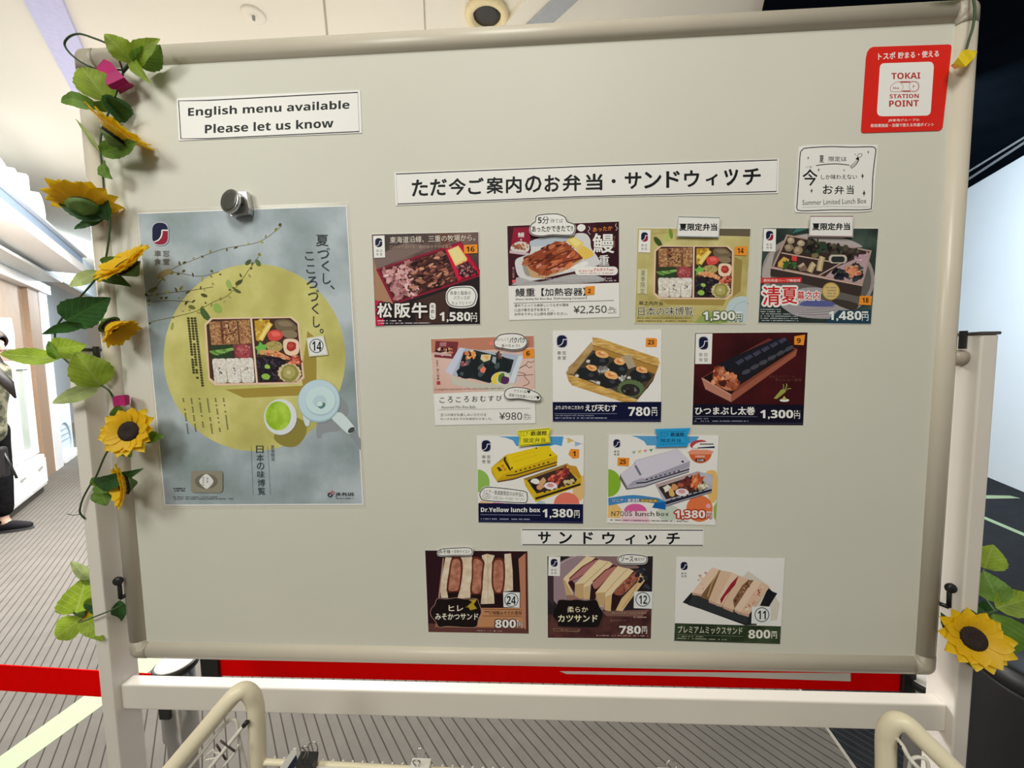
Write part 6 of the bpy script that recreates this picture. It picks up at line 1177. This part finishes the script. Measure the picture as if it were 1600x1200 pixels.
vine(g, [(192, 112, -0.006), (185, 92, -0.012), (169, 70, -0.02), (145, 59, -0.024), (124, 53, -0.024), (109, 57, -0.022), (101, 67, -0.02), (105, 78, -0.018), (118, 91, -0.014), (136, 102, -0.01), (150, 107, -0.006), (168, 110, -0.005), (185, 109, -0.004), (192, 112, -0.004), (189, 126, -0.006), (180, 150, -0.008), (168, 180, YF), (158, 212, YF), (157, 236, YF), (160, 265, YF), (163, 300, YF), (168, 325, YF), (172, 348, YF), (165, 405, YF), (150, 435, -0.013), (120, 470, -0.016), (95, 500, -0.018), (86, 520, -0.018), (90, 545, -0.018), (105, 565, -0.018), (132, 582, -0.016), (155, 600, -0.012), (170, 610, YF), (177, 622, -0.006), (185, 640, YF), (180, 680, YF), (178, 692, YF), (165, 710, -0.013), (150, 745, -0.014), (142, 756, -0.014), (130, 778, -0.014), (125, 795, -0.014), (126, 803, -0.012), (133, 811, -0.010)])
vine(g, [(126, 803, -0.012), (116, 805, -0.012), (105, 803, -0.012)], 0.0006); vine(g, [(192, 112, -0.005), (204, 98, -0.008), (207, 92, -0.009)], 0.002)
for L_ in ((208, 97, -0.01, 163, 53, -0.03, 34, LB, 0.2, 0.1), (210, 100, -0.008, 250, 61, -0.02, 26, LB, -0.5, 0.12), (213, 101, -0.006, 250, 70, -0.012, 36, LM, 0.5, 0.05), (205, 92, -0.008, 236, 131, -0.016, 18, LB, 0.4, 0.1),
           (170, 160, -0.012, 127, 105, -0.022, 48, LB, 0.1, 0.12), (158, 170, -0.012, 95, 160, -0.02, 22, LM, 0.5, 0.22), (172, 168, -0.012, 205, 172, -0.006, 34, LD, 0.4, 0.08), (178, 150, -0.01, 186, 192, -0.006, 36, LD, -0.4, 0.05), (150, 168, -0.012, 178, 158, -0.012, 16, LM, 0.3, 0.1),
           (156, 238, YF, 214, 222, -0.03, 26, LM, -0.2, -0.05), (157, 240, YF, 118, 186, -0.014, 7, LP, 0.4, 0.05), (160, 255, YF, 176, 280, -0.012, 24, LM, 0.8, 0.1),
           (164, 342, YF, 84, 306, -0.032, 34, LD, 0.1, 0.06), (162, 342, YF, 116, 358, -0.018, 12, LD, 0.4, 0.08), (168, 345, YF, 158, 296, -0.014, 20, LD, -0.5, 0.05),
           (152, 428, YF, 205, 448, -0.028, 24, LD, -0.3, 0.08), (155, 424, YF, 109, 448, -0.018, 18, LP, 0.2, 0.08), (158, 410, YF, 190, 402, -0.016, 12, LM, 0, 0.05),
           (103, 501, -0.018, 173, 465, -0.022, 46, LD, 0.0, 0.05), (128, 506, -0.018, 66, 522, -0.03, 17, LD, -0.3, -0.1), (92, 560, -0.018, 0, 553, -0.034, 25, LB, 0.0, 0.06), (86, 545, -0.018, 136, 539, -0.024, 34, LB, 0.1, 0.06), (90, 562, -0.018, 76, 533, -0.02, 16, LM, 0.2, 0.05),
           (158, 604, -0.012, 118, 550, -0.026, 48, LB, 0.1, 0.08), (158, 602, -0.012, 82, 630, -0.026, 22, LP, 0.0, 0.08), (222, 682, YF, 257, 682, -0.016, 20, LM, 0.1, 0.05), (186, 690, YF, 205, 714, -0.014, 24, LM, 0.2, 0.05), (182, 655, YF, 185, 632, -0.012, 16, LM, 0, 0.05),
           (150, 757, -0.014, 224, 732, -0.02, 24, LD, 0.2, 0.14), (150, 758, -0.014, 176, 769, -0.02, 18, LM, 0.1, 0.08), (156, 764, -0.014, 167, 790, -0.018, 24, LM, 0.2, 0.05), (152, 758, -0.014, 144, 746, -0.016, 12, LM, 0, 0)):
    leaf(g, *L_)
flower(g, 180, 214, -0.022, 46, (0.60, 0.10, 0.78), 0.5, seed=1)
flower(g, 130, 322, -0.026, 46, (-0.30, 0.30, 0.90), 0.35, seed=2)
flower(g, 200, 418, -0.026, 46, (-0.22, -0.66, 0.62), 0.25, seed=3)
flower(g, 172, 508, -0.018, 38, (0.72, 0.15, -0.62), 0.8, 0.3, seed=4)
flower(g, 204, 674, -0.024, 41, (0.12, -0.92, 0.20), 0.12, 0.38, seed=5)
flower(g, 197, 757, -0.024, 38, (-0.50, -0.85, 0.02), 0.35, 0.40, seed=6)
o_ = at(127, 955, 0.045)
g = empty('garland', (o_.x, 0.045, at(130, 1004, 0.045).z), 'short sprig of green artificial leaves tied low on the left post', 'garland')
vine(g, [(128, 968, 0.040), (122, 972, 0.02), (132, 970, -0.012), (150, 963, -0.016), (170, 955, -0.014), (190, 946, -0.004), (194, 944, 0.006)], 0.0010)
vine(g, [(128, 968, 0.040), (116, 958, 0.042), (114, 950, 0.044)], 0.0014)
for L_ in ((118, 958, 0.044, 135, 898, 0.05, 50, LB, 0.2, 0.05), (139, 906, 0.05, 110, 877, 0.045, 15, LP, 0.2, 0.05), (146, 912, 0.055, 128, 893, 0.05, 16, LB, 0, 0), (129, 966, 0.040, 87, 996, 0.032, 36, LB, 0.2, 0.06), (135, 966, 0.03, 161, 1002, -0.016, 24, LB, 0.1, 0.05), (187, 938, 0.002, 187, 973, 0.012, 18, LD, 0.2, 0.03), (143, 930, 0.056, 147, 960, 0.056, 18, LD, 0.2, 0.0)): leaf(g, *L_)
flower(g, 128, 956, 0.062, 24, (0.15, 0.95, -0.1), 0.2, seed=8)
o_ = at(1550, 960, 0.03)
g = empty('garland', (o_.x, 0.0, at(1530, 1047, 0.0).z), 'artificial sunflower with green leaves tied around the lower right post', 'garland')
vine(g, [(1470, 990, 0.004), (1478, 994, -0.008), (1492, 998, -0.014), (1508, 999, -0.018)], 0.0012); vine(g, [(1582, 943, 0.012), (1560, 954, 0.014), (1545, 960, 0.004), (1530, 985, -0.012), (1512, 999, -0.016)], 0.0016); vine(g, [(1556, 955, 0.014), (1540, 930, 0.036), (1538, 890, 0.04)], 0.0014)
for L_ in ((1538, 888, 0.042, 1552, 851, 0.04, 38, LB, 0.1, 0.05), (1560, 942, 0.016, 1537, 892, 0.036, 38, LM, 0.2, 0.05), (1556, 950, 0.014, 1618, 932, 0.01, 38, LB, 0.1, 0.05), (1550, 957, 0.012, 1577, 1023, -0.006, 62, LM, 0.0, 0.06), (1543, 962, -0.002, 1496, 962, -0.016, 24, LD, 0.1, 0.05), (1500, 1002, -0.012, 1530, 1047, -0.016, 26, LM, 0.2, 0.05), (1492, 992, -0.012, 1470, 957, -0.012, 18, LD, 0.1, 0.03), (1545, 955, 0.034, 1536, 938, 0.036, 20, LD, 0, 0)): leaf(g, *L_)
flower(g, 1518, 997, -0.026, 47, (-0.22, -0.86, 0.42), 0.18, 0.36, seed=11)
o_ = at(1510, 78, -0.006)
g = empty('garland', (o_.x, -0.006, o_.z), 'thin green stem hanging over the top right corner of the whiteboard', 'garland')
vine(g, [(1519, -30, 0.004), (1520, -8, -0.006), (1523, 15, -0.008), (1520, 42, -0.008), (1514, 62, -0.007), (1510, 76, -0.006), (1508, 84, -0.006)], 0.0013)
leaf(g, 1519, -26, 0.0, 1462, -22, -0.012, 26, LM, 0.3, 0.1); leaf(g, 1520, -30, 0.004, 1545, -50, -0.006, 26, LM, 0.1, 0.1)
# ---- coloured tapes that hold the garlands
def tapestrip(rows, m, label):
    """rows of (x, y, Y) left and right edge points"""
    V_ = []; n = len(rows)
    for l, r_ in rows: V_ += [at(*l), at(*r_)]
    mb = MB(); d = Vector((0, 0.0005, 0)); mb.add(V_ + [v + d for v in V_], [(2 * i, 2 * i + 1, 2 * i + 3, 2 * i + 2) for i in range(n - 1)] + [(2 * n + 2 * i, 2 * n + 2 * i + 2, 2 * n + 2 * i + 3, 2 * n + 2 * i + 1) for i in range(n - 1)] + [(2 * i, 2 * i + 2, 2 * n + 2 * i + 2, 2 * n + 2 * i) for i in range(n - 1)] + [(2 * i + 1, 2 * n + 2 * i + 1, 2 * n + 2 * i + 3, 2 * i + 3) for i in range(n - 1)] + [(0, 2 * n, 2 * n + 1, 1), (2 * n - 2, 2 * n - 1, 4 * n - 1, 4 * n - 2)])
    return solid('adhesive_tape', mb, m, label, 'tape', None, smooth=False)
M_mag = mat('magenta_tape', (0.42, 0.002, 0.13), 0.6, noise=0.12, scale=80); M_yel = mat('yellow_tape', (0.90, 0.68, 0.02), 0.4, noise=0.06, scale=60)
tapestrip([((149, 107, -0.004), (162, 92, -0.004)), ((150, 114, -0.012), (173, 97, -0.012)), ((158, 122, -0.017), (183, 109, -0.017)), ((168, 133, -0.017), (194, 121, -0.017)), ((176, 141, -0.012), (201, 129, -0.012)), ((185, 143, -0.004), (208, 132, -0.004)), ((187, 147, 0.004), (209, 135, 0.004))], M_mag, 'magenta tape holding the garland at the upper left corner')
tapestrip([((174, 621, 0.002), (177, 637, 0.002)), ((177, 620, -0.010), (180, 636, -0.010)), ((184, 618, -0.014), (188, 634, -0.014)), ((194, 617, -0.013), (196, 634, -0.013)), ((200, 617, -0.006), (202, 632, -0.006)), ((202, 619, 0.006), (202, 632, 0.006))], M_mag, 'small magenta tape on the left rail beside the poster')
tapestrip([((1486, 102, 0.004), (1492, 108, 0.004)), ((1490, 99, -0.008), (1498, 106, -0.008)), ((1497, 90, -0.013), (1509, 104, -0.013)), ((1503, 79, -0.014), (1517, 96, -0.014)), ((1511, 77, -0.010), (1522, 92, -0.010)), ((1519, 79, -0.009), (1525, 84, -0.009)), ((1526, 79, -0.004), (1527, 82, -0.004))], M_yel, 'yellow tape on the right rail beside the red sticker')
# ------------------------------------------------------------------ wire basket rack in front
M_cream = mat('cream_tube', (0.88, 0.80, 0.60), 0.35, noise=0.04, scale=20); M_wire = mat('white_wire', (0.72, 0.70, 0.64), 0.35, noise=0.03)
YR = -0.115
o_ = at(900, 1200, YR)
rk = empty('wire_rack', (o_.x, YR, 0), 'cream tube display rack with wire basket standing in front of the whiteboard', 'rack')
def curvepts(pts, k=5):
    P = [at(*p) for p in pts]; out = []
    for i in range(len(P) - 1):
        p0, p1, p2, p3 = P[max(i - 1, 0)], P[i], P[i + 1], P[min(i + 2, len(P) - 1)]
        for q in range(k):
            t = q / k; out.append(0.5 * (2 * p1 + (p2 - p0) * t + (2 * p0 - 5 * p1 + 4 * p2 - p3) * t * t + (3 * p1 - p0 - 3 * p2 + p3) * t ** 3))
    out.append(P[-1]); return out
def hoop(pts):
    P = curvepts(pts); a0, a1 = P[0], P[-1]
    lo0 = Vector((a0.x, a0.y, 0.03)); lo1 = Vector((a1.x, a1.y, 0.03))
    mb = MB(); mb.tube([lo0, (lo0 + a0) / 2] + P + [(a1 + lo1) / 2, lo1], 0.0093, 14); mb.build('hoop', M_cream, rk, smooth=True); return lo0, lo1
h1 = hoop([(404, 1290, YR), (403, 1180, YR), (401, 1120, YR), (398, 1097, YR), (391, 1084, YR - 0.003), (382, 1079, YR - 0.006), (372, 1082, YR - 0.010), (359, 1094, YR - 0.014), (320, 1140, YR - 0.024), (268, 1202, YR - 0.038), (232, 1247, YR - 0.048), (215, 1275, YR - 0.052), (205, 1310, YR - 0.054)])
h2 = hoop([(1383, 1290, YR), (1384, 1200, YR), (1384, 1160, YR), (1387, 1140, YR - 0.002), (1396, 1129, YR - 0.005), (1407, 1127, YR - 0.008), (1421, 1134, YR - 0.012), (1440, 1153, YR - 0.018), (1487, 1199, YR - 0.032), (1520, 1232, YR - 0.042), (1545, 1262, YR - 0.048), (1555, 1300, YR - 0.05)])
for hh in (h1, h2):
    for p in hh:
        mb = MB(); mb.lathe((p.x, p.y, 0), (0, 0, 1), [(0.014, 0), (0.016, 0.006), (0.014, 0.04)], 16); mb.build('foot', M_blackp, rk)
mb = MB(); mb.tube(curvepts([(403, 1190, YR), (491, 1194, YR), (640, 1202, YR), (900, 1215, YR), (1150, 1227, YR), (1383, 1238, YR)]), 0.0036, 10); mb.build('rim_rod', M_cream, rk, smooth=True)
for hh in (h1, h2):
    for zz in (0.25,):
        mb = MB(); mb.tube([(hh[0].x, hh[0].y, zz), (hh[1].x, hh[1].y, zz)], 0.006, 10); mb.build('side_rail', M_cream, rk, smooth=True)
xa_, xb_ = at(403, 1190, YR), at(1383, 1238, YR)
mb = MB(); mb.tube([Vector((xa_.x, YR, 0.25)), Vector((xb_.x, YR, 0.25))], 0.006, 10); mb.build('cross_rail', M_cream, rk, smooth=True)
for k in range(60):                          # upright wires of the basket face
    f_ = (k + 0.5) / 60; x = xa_.x + (xb_.x - xa_.x) * f_; zt_ = at(403 + 980 * f_, 1191 + 48 * f_, YR).z
    mb = MB(); mb.tube([Vector((x, YR + 0.004, zt_ + 0.003)), Vector((x, YR + 0.004, 0.25))], 0.0014, 6); mb.build('upright_wire', M_wire, rk)
def wire(pts, r, m=None, name='side_wire'): 
    mb = MB(); mb.tube(curvepts(pts, 4), r, 8); return mb.build(name, m or M_wire, rk, smooth=True)
D_ = YR - 0.012
wire([(250, 1252, D_ - 0.03), (296, 1200, D_ - 0.02), (334, 1152, D_ - 0.01), (354, 1129, D_), (363, 1124, D_), (370, 1129, D_), (373, 1150, D_), (384, 1200, D_), (390, 1240, D_)], 0.0019)
wire([(280, 1260, D_ - 0.03), (328, 1200, D_ - 0.02), (363, 1156, D_ - 0.008), (380, 1135, D_), (397, 1116, YR)], 0.0023)
wire([(381, 1134, D_ - 0.001), (386, 1128, D_ - 0.001)], 0.0027, M_blackp, 'rubber_band')
wire([(344, 1157, D_ - 0.012), (367, 1174, D_ - 0.012)], 0.0011, mat('dark_wire', (0.08, 0.07, 0.06), 0.4, 0.5)); wire([(338, 1163, D_ - 0.014), (353, 1187, D_ - 0.014)], 0.0011, MATS['dark_wire']); wire([(373, 1163, D_ - 0.008), (366, 1177, D_ - 0.01), (349, 1198, D_ - 0.016)], 0.0012)
wire([(333, 1171, D_ - 0.014), (323, 1180, D_ - 0.014), (320, 1187, D_ - 0.014), (328, 1186, D_ - 0.014), (337, 1184, D_ - 0.014), (343, 1177, D_ - 0.014), (337, 1176, D_ - 0.014), (333, 1171, D_ - 0.014)], 0.0010)
wire([(1530, 1290, D_ - 0.03), (1440, 1205, D_ - 0.02), (1420, 1183, D_ - 0.012), (1410, 1165, D_ - 0.006), (1395, 1146, YR)], 0.0021)
wire([(1450, 1250, D_ - 0.02), (1450, 1195, D_ - 0.018), (1440, 1184, D_ - 0.016), (1425, 1186, D_ - 0.014), (1420, 1205, D_ - 0.012)], 0.0017)
wire([(1406, 1163, D_ - 0.005), (1412, 1171, D_ - 0.006)], 0.0026, M_blackp, 'rubber_band')
# papers and binder clips on the basket rim
def paperpiece(pts, Y, m, label, th=0.0012):
    P = [at(x, y, Y) for x, y in pts]; mb = MB(); mb.prism(P, [p + Vector((0, th, 0)) for p in P]); return solid('price_board', mb, m, label, 'board')
M_nav = mat('navy_print', (0.012, 0.018, 0.06), 0.4)
pz = [(420, 1262), (437, 1200), (452, 1178), (458, 1170), (463, 1170), (464, 1178), (458, 1200), (450, 1262)]
paperpiece(pz, YR - 0.010, M_white, 'white and navy board standing at the left end of the basket rim')
b = MB(); P = [at(x, y, YR - 0.0106) for x, y in [(436, 1262), (449, 1200), (462, 1180), (464, 1186), (458, 1206), (450, 1262)]]; b.prism(P, [p + Vector((0, 0.0005, 0)) for p in P]); b.build('navy_panel', M_nav, bpy.data.objects['price_board'])
paperpiece([(494, 1199), (660, 1207), (900, 1221), (900, 1290), (494, 1290)], YR - 0.0085, M_white, 'white board clipped along the basket rim at bottom of the view')
def binder(x0, x1, y0, loops, m, label):
    Yc = YR - 0.009; a0, a1 = at(x0, y0, Yc), at(x1, y0 + 1, Yc); ln = a1.x - a0.x; h = 0.016
    c_ = (a0 + a1) / 2; t = empty('binder_clip', (c_.x, Yc, c_.z - h), label, 'clip', 'binder clips on the basket rim')
    mb = MB(); z1, z0 = c_.z, c_.z - h
    mb.add([(a0.x, Yc - 0.007, z1), (a1.x, Yc - 0.007, z1), (a1.x, Yc + 0.009, z1), (a0.x, Yc + 0.009, z1), (a0.x, Yc - 0.001, z0), (a1.x, Yc - 0.001, z0), (a1.x, Yc + 0.003, z0), (a0.x, Yc + 0.003, z0)], [(0, 1, 2, 3), (0, 4, 5, 1), (1, 5, 6, 2), (2, 6, 7, 3), (3, 7, 4, 0), (4, 7, 6, 5)])
    mb.build('clip_body', m, t, bevel=0.0006)
    for lp in loops:
        P = curvepts(lp, 4); mb = MB(); mb.tube(P, 0.0008, 8); mb.build('wire_handle', M_steel, t, smooth=True)
yh = YR - 0.012; yk = YR - 0.002
binder(465, 492, 1185, [[(472, 1188, yh), (478, 1176, yh - .002), (475, 1170, yh - .004), (471, 1168, yh - .005), (478, 1166, yh - .005), (482, 1169, yh - .004), (481, 1178, yh - .002), (481, 1188, yh)], [(486, 1187, yk), (495, 1176, yk + .003), (496, 1166, yk + .005), (491, 1159, yk + .006), (484, 1161, yk + .006), (482, 1168, yk + .005), (485, 1176, yk + .003), (483, 1187, yk)]], M_blackp, 'black binder clip at the left end of the basket rim')
binder(641, 671, 1196, [[(650, 1197, yh), (645, 1190, yh - .002), (651, 1188, yh - .003), (656, 1190, yh - .002), (654, 1197, yh)], [(652, 1196, yk), (650, 1183, yk + .003), (650, 1174, yk + .005), (656, 1169, yk + .006), (663, 1172, yk + .006), (664, 1180, yk + .004), (659, 1190, yk + .002), (659, 1197, yk)]], M_white, 'white binder clip second from the left along the basket rim')
binder(1030, 1064, 1212, [[(1045, 1209, yk), (1042, 1198, yk + .003), (1043, 1191, yk + .005), (1048, 1188, yk + .006), (1055, 1191, yk + .006), (1057, 1198, yk + .004), (1055, 1209, yk)]], M_white, 'binder clip on the basket rim toward the right, only its wire loop showing')
# ------------------------------------------------------------------ person at the left edge
fp = atz(10, 836); FX = Vector((0.92, 0.38, 0)).normalized(); FY = Vector((-FX.y, FX.x, 0))
pr = empty('person', (fp.x, fp.y, 0), 'person with long black hair, camouflage shirt and black trousers walking by the shop', 'person')
def body(f, s_, z): return fp + FX * (f + max(0.0, z - 0.95) * 0.13) + FY * s_ + Vector((0, 0, z)) - FX * 0.10
def skinned(name, joints, edges, m, parent, sub=2, rootj=0):
    me = bpy.data.meshes.new(name); me.from_pydata([j[0] - rootof(parent).location for j in joints], edges, []); o = bpy.data.objects.new(name, me); COL.objects.link(o); o.parent = parent
    me.materials.append(m); sk = o.modifiers.new('skin', 'SKIN'); sk.use_smooth_shade = True
    for v, j in zip(me.skin_vertices[0].data, joints): v.radius = j[1] if isinstance(j[1], tuple) else (j[1], j[1])
    me.skin_vertices[0].data[rootj].use_root = True; sb = o.modifiers.new('sub', 'SUBSURF'); sb.levels = sub; sb.render_levels = sub; return o
M_skin = mat('skin', (0.58, 0.38, 0.28), 0.5, noise=0.03)
J = [(body(0, 0, 0.92), (0.15, 0.12)), (body(0.01, 0, 1.06), (0.125, 0.10)), (body(0.02, 0, 1.24), (0.16, 0.115)), (body(0.0, 0, 1.36), (0.12, 0.08)), (body(0.01, 0, 1.42), 0.052), (body(0.035, 0, 1.485), 0.075), (body(0.03, 0, 1.56), 0.108), (body(0.02, 0, 1.62), 0.085),
     (body(0.0, 0.17, 1.34), 0.058), (body(-0.06, 0.20, 1.08), 0.045), (body(-0.05, 0.19, 0.86), 0.030), (body(-0.04, 0.185, 0.79), 0.030),
     (body(0.0, -0.17, 1.34), 0.058), (body(-0.08, -0.20, 1.08), 0.045), (body(-0.08, -0.19, 0.86), 0.030), (body(-0.07, -0.185, 0.79), 0.030),
     (body(0.0, 0.09, 0.82), 0.095), (body(0.02, 0.09, 0.48), 0.066), (body(0.02, 0.09, 0.11), 0.042), (body(0.06, 0.09, 0.05), 0.034), (body(0.15, 0.09, 0.04), 0.028),
     (body(0.0, -0.09, 0.82), 0.095), (body(-0.02, -0.09, 0.47), 0.066), (body(-0.09, -0.09, 0.12), 0.042), (body(-0.06, -0.09, 0.05), 0.034), (body(0.03, -0.09, 0.04), 0.028)]
E_ = [(0, 1), (1, 2), (2, 3), (3, 4), (4, 5), (5, 6), (6, 7), (3, 8), (8, 9), (9, 10), (10, 11), (3, 12), (12, 13), (13, 14), (14, 15), (0, 16), (16, 17), (17, 18), (18, 19), (19, 20), (0, 21), (21, 22), (22, 23), (23, 24), (24, 25)]
for hi, f0, s0_ in ((11, -0.04, 0.185), (15, -0.07, -0.185)):      # four fingers and a thumb on each hand
    for df, l1, l2 in ((-0.027, 0.035, 0.060), (-0.009, 0.042, 0.074), (0.009, 0.044, 0.078), (0.027, 0.040, 0.070)):
        k0 = len(J); J += [(body(f0 + df, s0_, 0.755), 0.0095), (body(f0 + df + 0.004, s0_ * 0.97, 0.755 - l1), 0.0088), (body(f0 + df + 0.010, s0_ * 0.90, 0.755 - l2), 0.0075)]; E_ += [(hi, k0), (k0, k0 + 1), (k0 + 1, k0 + 2)]
    k0 = len(J); J += [(body(f0 + 0.035, s0_ * 0.93, 0.785), 0.011), (body(f0 + 0.052, s0_ * 0.87, 0.75), 0.0095)]; E_ += [(hi, k0), (k0, k0 + 1)]
bodyo = skinned('body', J, E_, M_skin, pr)
def camo():
    m, N, L, b = nt('camouflage'); tc = N.new('ShaderNodeTexCoord'); v = N.new('ShaderNodeTexNoise'); v.inputs['Scale'].default_value = 14; L.new(tc.outputs['Object'], v.inputs['Vector']); r = N.new('ShaderNodeValToRGB'); r.color_ramp.interpolation = 'CONSTANT'
    e = r.color_ramp.elements; e[0].color = (0.03, 0.033, 0.02, 1); e[1].position = 0.45; e[1].color = (0.10, 0.10, 0.06, 1); k = e.new(0.55); k.color = (0.20, 0.19, 0.13, 1); L.new(v.outputs['Fac'], r.inputs['Fac']); L.new(r.outputs['Color'], b.inputs['Base Color']); b.inputs['Roughness'].default_value = 0.9; return m
M_camo = camo(); M_trou = mat('black_cloth', (0.008, 0.008, 0.009), 0.95, noise=0.3, scale=30, spec=0.05); M_hair = mat('black_hair', (0.01, 0.008, 0.008), 0.5, noise=0.4, scale=80)
skinned('shirt', [(body(0, 0, 0.73), (0.175, 0.15)), (body(0.0, 0, 0.93), (0.18, 0.15)), (body(0.01, 0, 1.06), (0.16, 0.135)), (body(0.02, 0, 1.24), (0.19, 0.14)), (body(0, 0, 1.375), (0.13, 0.095)), (body(0.0, 0.10, 1.36), 0.10), (body(0.0, 0.18, 1.34), 0.085), (body(-0.06, 0.205, 1.08), 0.072), (body(-0.05, 0.19, 0.87), 0.055), (body(0.0, -0.10, 1.36), 0.10), (body(0.0, -0.18, 1.34), 0.085), (body(-0.08, -0.205, 1.08), 0.072), (body(-0.08, -0.19, 0.87), 0.055)], [(0, 1), (1, 2), (2, 3), (3, 4), (4, 5), (5, 6), (6, 7), (7, 8), (4, 9), (9, 10), (10, 11), (11, 12)], M_camo, pr)
skinned('trousers', [(body(0, 0, 1.0), (0.155, 0.13)), (body(0, 0, 0.90), (0.175, 0.145)), (body(0, 0.09, 0.80), 0.12), (body(0.02, 0.09, 0.48), 0.095), (body(0.02, 0.09, 0.12), 0.075), (body(0, -0.09, 0.80), 0.12), (body(-0.02, -0.09, 0.47), 0.095), (body(-0.085, -0.09, 0.12), 0.075)], [(0, 1), (1, 2), (2, 3), (3, 4), (1, 5), (5, 6), (6, 7)], M_trou, pr)
b = MB(); vs = []; NA, NB = 24, 14                 # hair cap, open at the face
for a_ in range(NB + 1):
    th = math.pi * 0.72 * a_ / NB
    for k in range(NA):
        ph = 2 * math.pi * k / NA; cf = math.cos(ph); lim = 0.62 + 0.38 * (1 - max(0, cf) ** 0.6) if cf > 0 else 1.0
        t_ = th * (0.50 + 0.50 * (1 - max(0.0, cf)) ** 0.8)
        vs.append(body(0.018 + 0.112 * math.sin(t_) * cf, 0.098 * math.sin(t_) * math.sin(ph), 1.565 + 0.122 * math.cos(t_)))
b.add(vs, [(a_ * NA + k, a_ * NA + (k + 1) % NA, (a_ + 1) * NA + (k + 1) % NA, (a_ + 1) * NA + k) for a_ in range(NB) for k in range(NA)])
hr = b.build('hair', M_hair, pr, smooth=True); so = hr.modifiers.new('thick', 'SOLIDIFY'); so.thickness = 0.012; so.offset = 1
def lock(pts, rad):
    m_ = MB(); m_.tube(pts, rad, 12); m_.build('hair_lock', M_hair, hr, smooth=True)
lock([body(-0.05, 0, 1.60), body(-0.085, 0, 1.48), body(-0.11, 0, 1.32), body(-0.12, 0, 1.12), body(-0.115, 0, 1.02)], [0.07, 0.085, 0.08, 0.055, 0.012])
lock([body(-0.02, -0.085, 1.58), body(0.02, -0.105, 1.46), body(0.14, -0.12, 1.38), body(0.24, -0.11, 1.25), body(0.285, -0.10, 1.13)], [0.02, 0.034, 0.038, 0.034, 0.006])
lock([body(-0.02, 0.085, 1.58), body(0.01, 0.105, 1.46), body(0.07, 0.11, 1.34), body(0.11, 0.10, 1.20)], [0.02, 0.032, 0.03, 0.006])
for sgn, fx, hz in ((1, 0.02, 0.0), (-1, -0.09, 0.0)):
    skinned('shoe', [(body(fx - 0.04, 0.09 * sgn, 0.045), 0.042), (body(fx + 0.05, 0.09 * sgn, 0.05), 0.046), (body(fx + 0.14, 0.09 * sgn, 0.036), 0.036), (body(fx + 0.19, 0.09 * sgn, 0.03), 0.028)], [(0, 1), (1, 2), (2, 3)], mat('shoe_black', (0.012, 0.012, 0.016), 0.7, spec=0.2), pr)
    b = MB(); P = [body(fx + 0.07 + 0.125 * math.cos(a), 0.09 * sgn + 0.045 * math.sin(a), 0.0) for a in [i * math.pi / 10 for i in range(20)]]; b.prism([p + Vector((0, 0, 0.02)) for p in P], P); b.build('shoe_sole', mat('sole_grey', (0.06, 0.06, 0.065), 0.6), pr)
    b = MB(); b.lathe(body(fx - 0.005, 0.09 * sgn, 0.075), (0, 0, 1), [(0.036, 0), (0.045, 0.01), (0.045, 0.03), (0.038, 0.036)], 16); b.build('sock', M_trou, pr, smooth=True)
b = MB(); o_ = body(0.10, -0.20, 0.52); b.obox(o_, FX * 0.16, FY * 0.07, (0, 0, 0.24)); b.build('bag', M_blackp, pr, bevel=0.02)
b = MB(); b.tube([body(0.12, -0.17, 0.76), body(0.04, -0.16, 1.05), body(-0.02, -0.12, 1.36), body(-0.06, 0.02, 1.38)], 0.010, 8); b.build('bag_strap', M_blackp, pr, smooth=True)
b = MB(); b.tube([body(0.25, -0.17, 0.72), body(0.28, -0.17, 0.62), body(0.31, -0.17, 0.50)], 0.008, 8); b.build('bag_cord', M_blackp, pr, smooth=True)

bpy.context.view_layer.update()
ev = bodyo.evaluated_get(bpy.context.evaluated_depsgraph_get())
def facept(s_, z):                               # where the face surface lies
    o_ = body(0.5, s_, z) - pr.location; ok, loc, nn, ix = ev.ray_cast(o_, -FX)
    return (loc + pr.location) if ok else body(0.11, s_, z)
for sgn in (-1, 1):
    b = MB(); b.lathe(facept(0.030 * sgn, 1.562) - FX * 0.004, FX, [(0.004, -0.004), (0.011, 0.0), (0.010, 0.003), (0.004, 0.006)], 14); b.build('eye', mat('eye_dark', (0.03, 0.02, 0.015), 0.2), pr, smooth=True)
p0, p1, p2 = facept(0, 1.565), facept(0, 1.545), facept(0, 1.522)
b = MB(); b.tube([p0 - FX * 0.004, p1 + FX * 0.006, p2 + FX * 0.012, p2 - FX * 0.002 - Vector((0, 0, 0.008))], [0.006, 0.009, 0.012, 0.009], 10); b.build('nose', M_skin, pr, smooth=True)
b = MB(); b.tube([facept(-0.022, 1.492), facept(0, 1.491) + FX * 0.002, facept(0.022, 1.492)], [0.003, 0.006, 0.003], 8); b.build('mouth', mat('lips', (0.45, 0.16, 0.14), 0.5), pr, smooth=True)
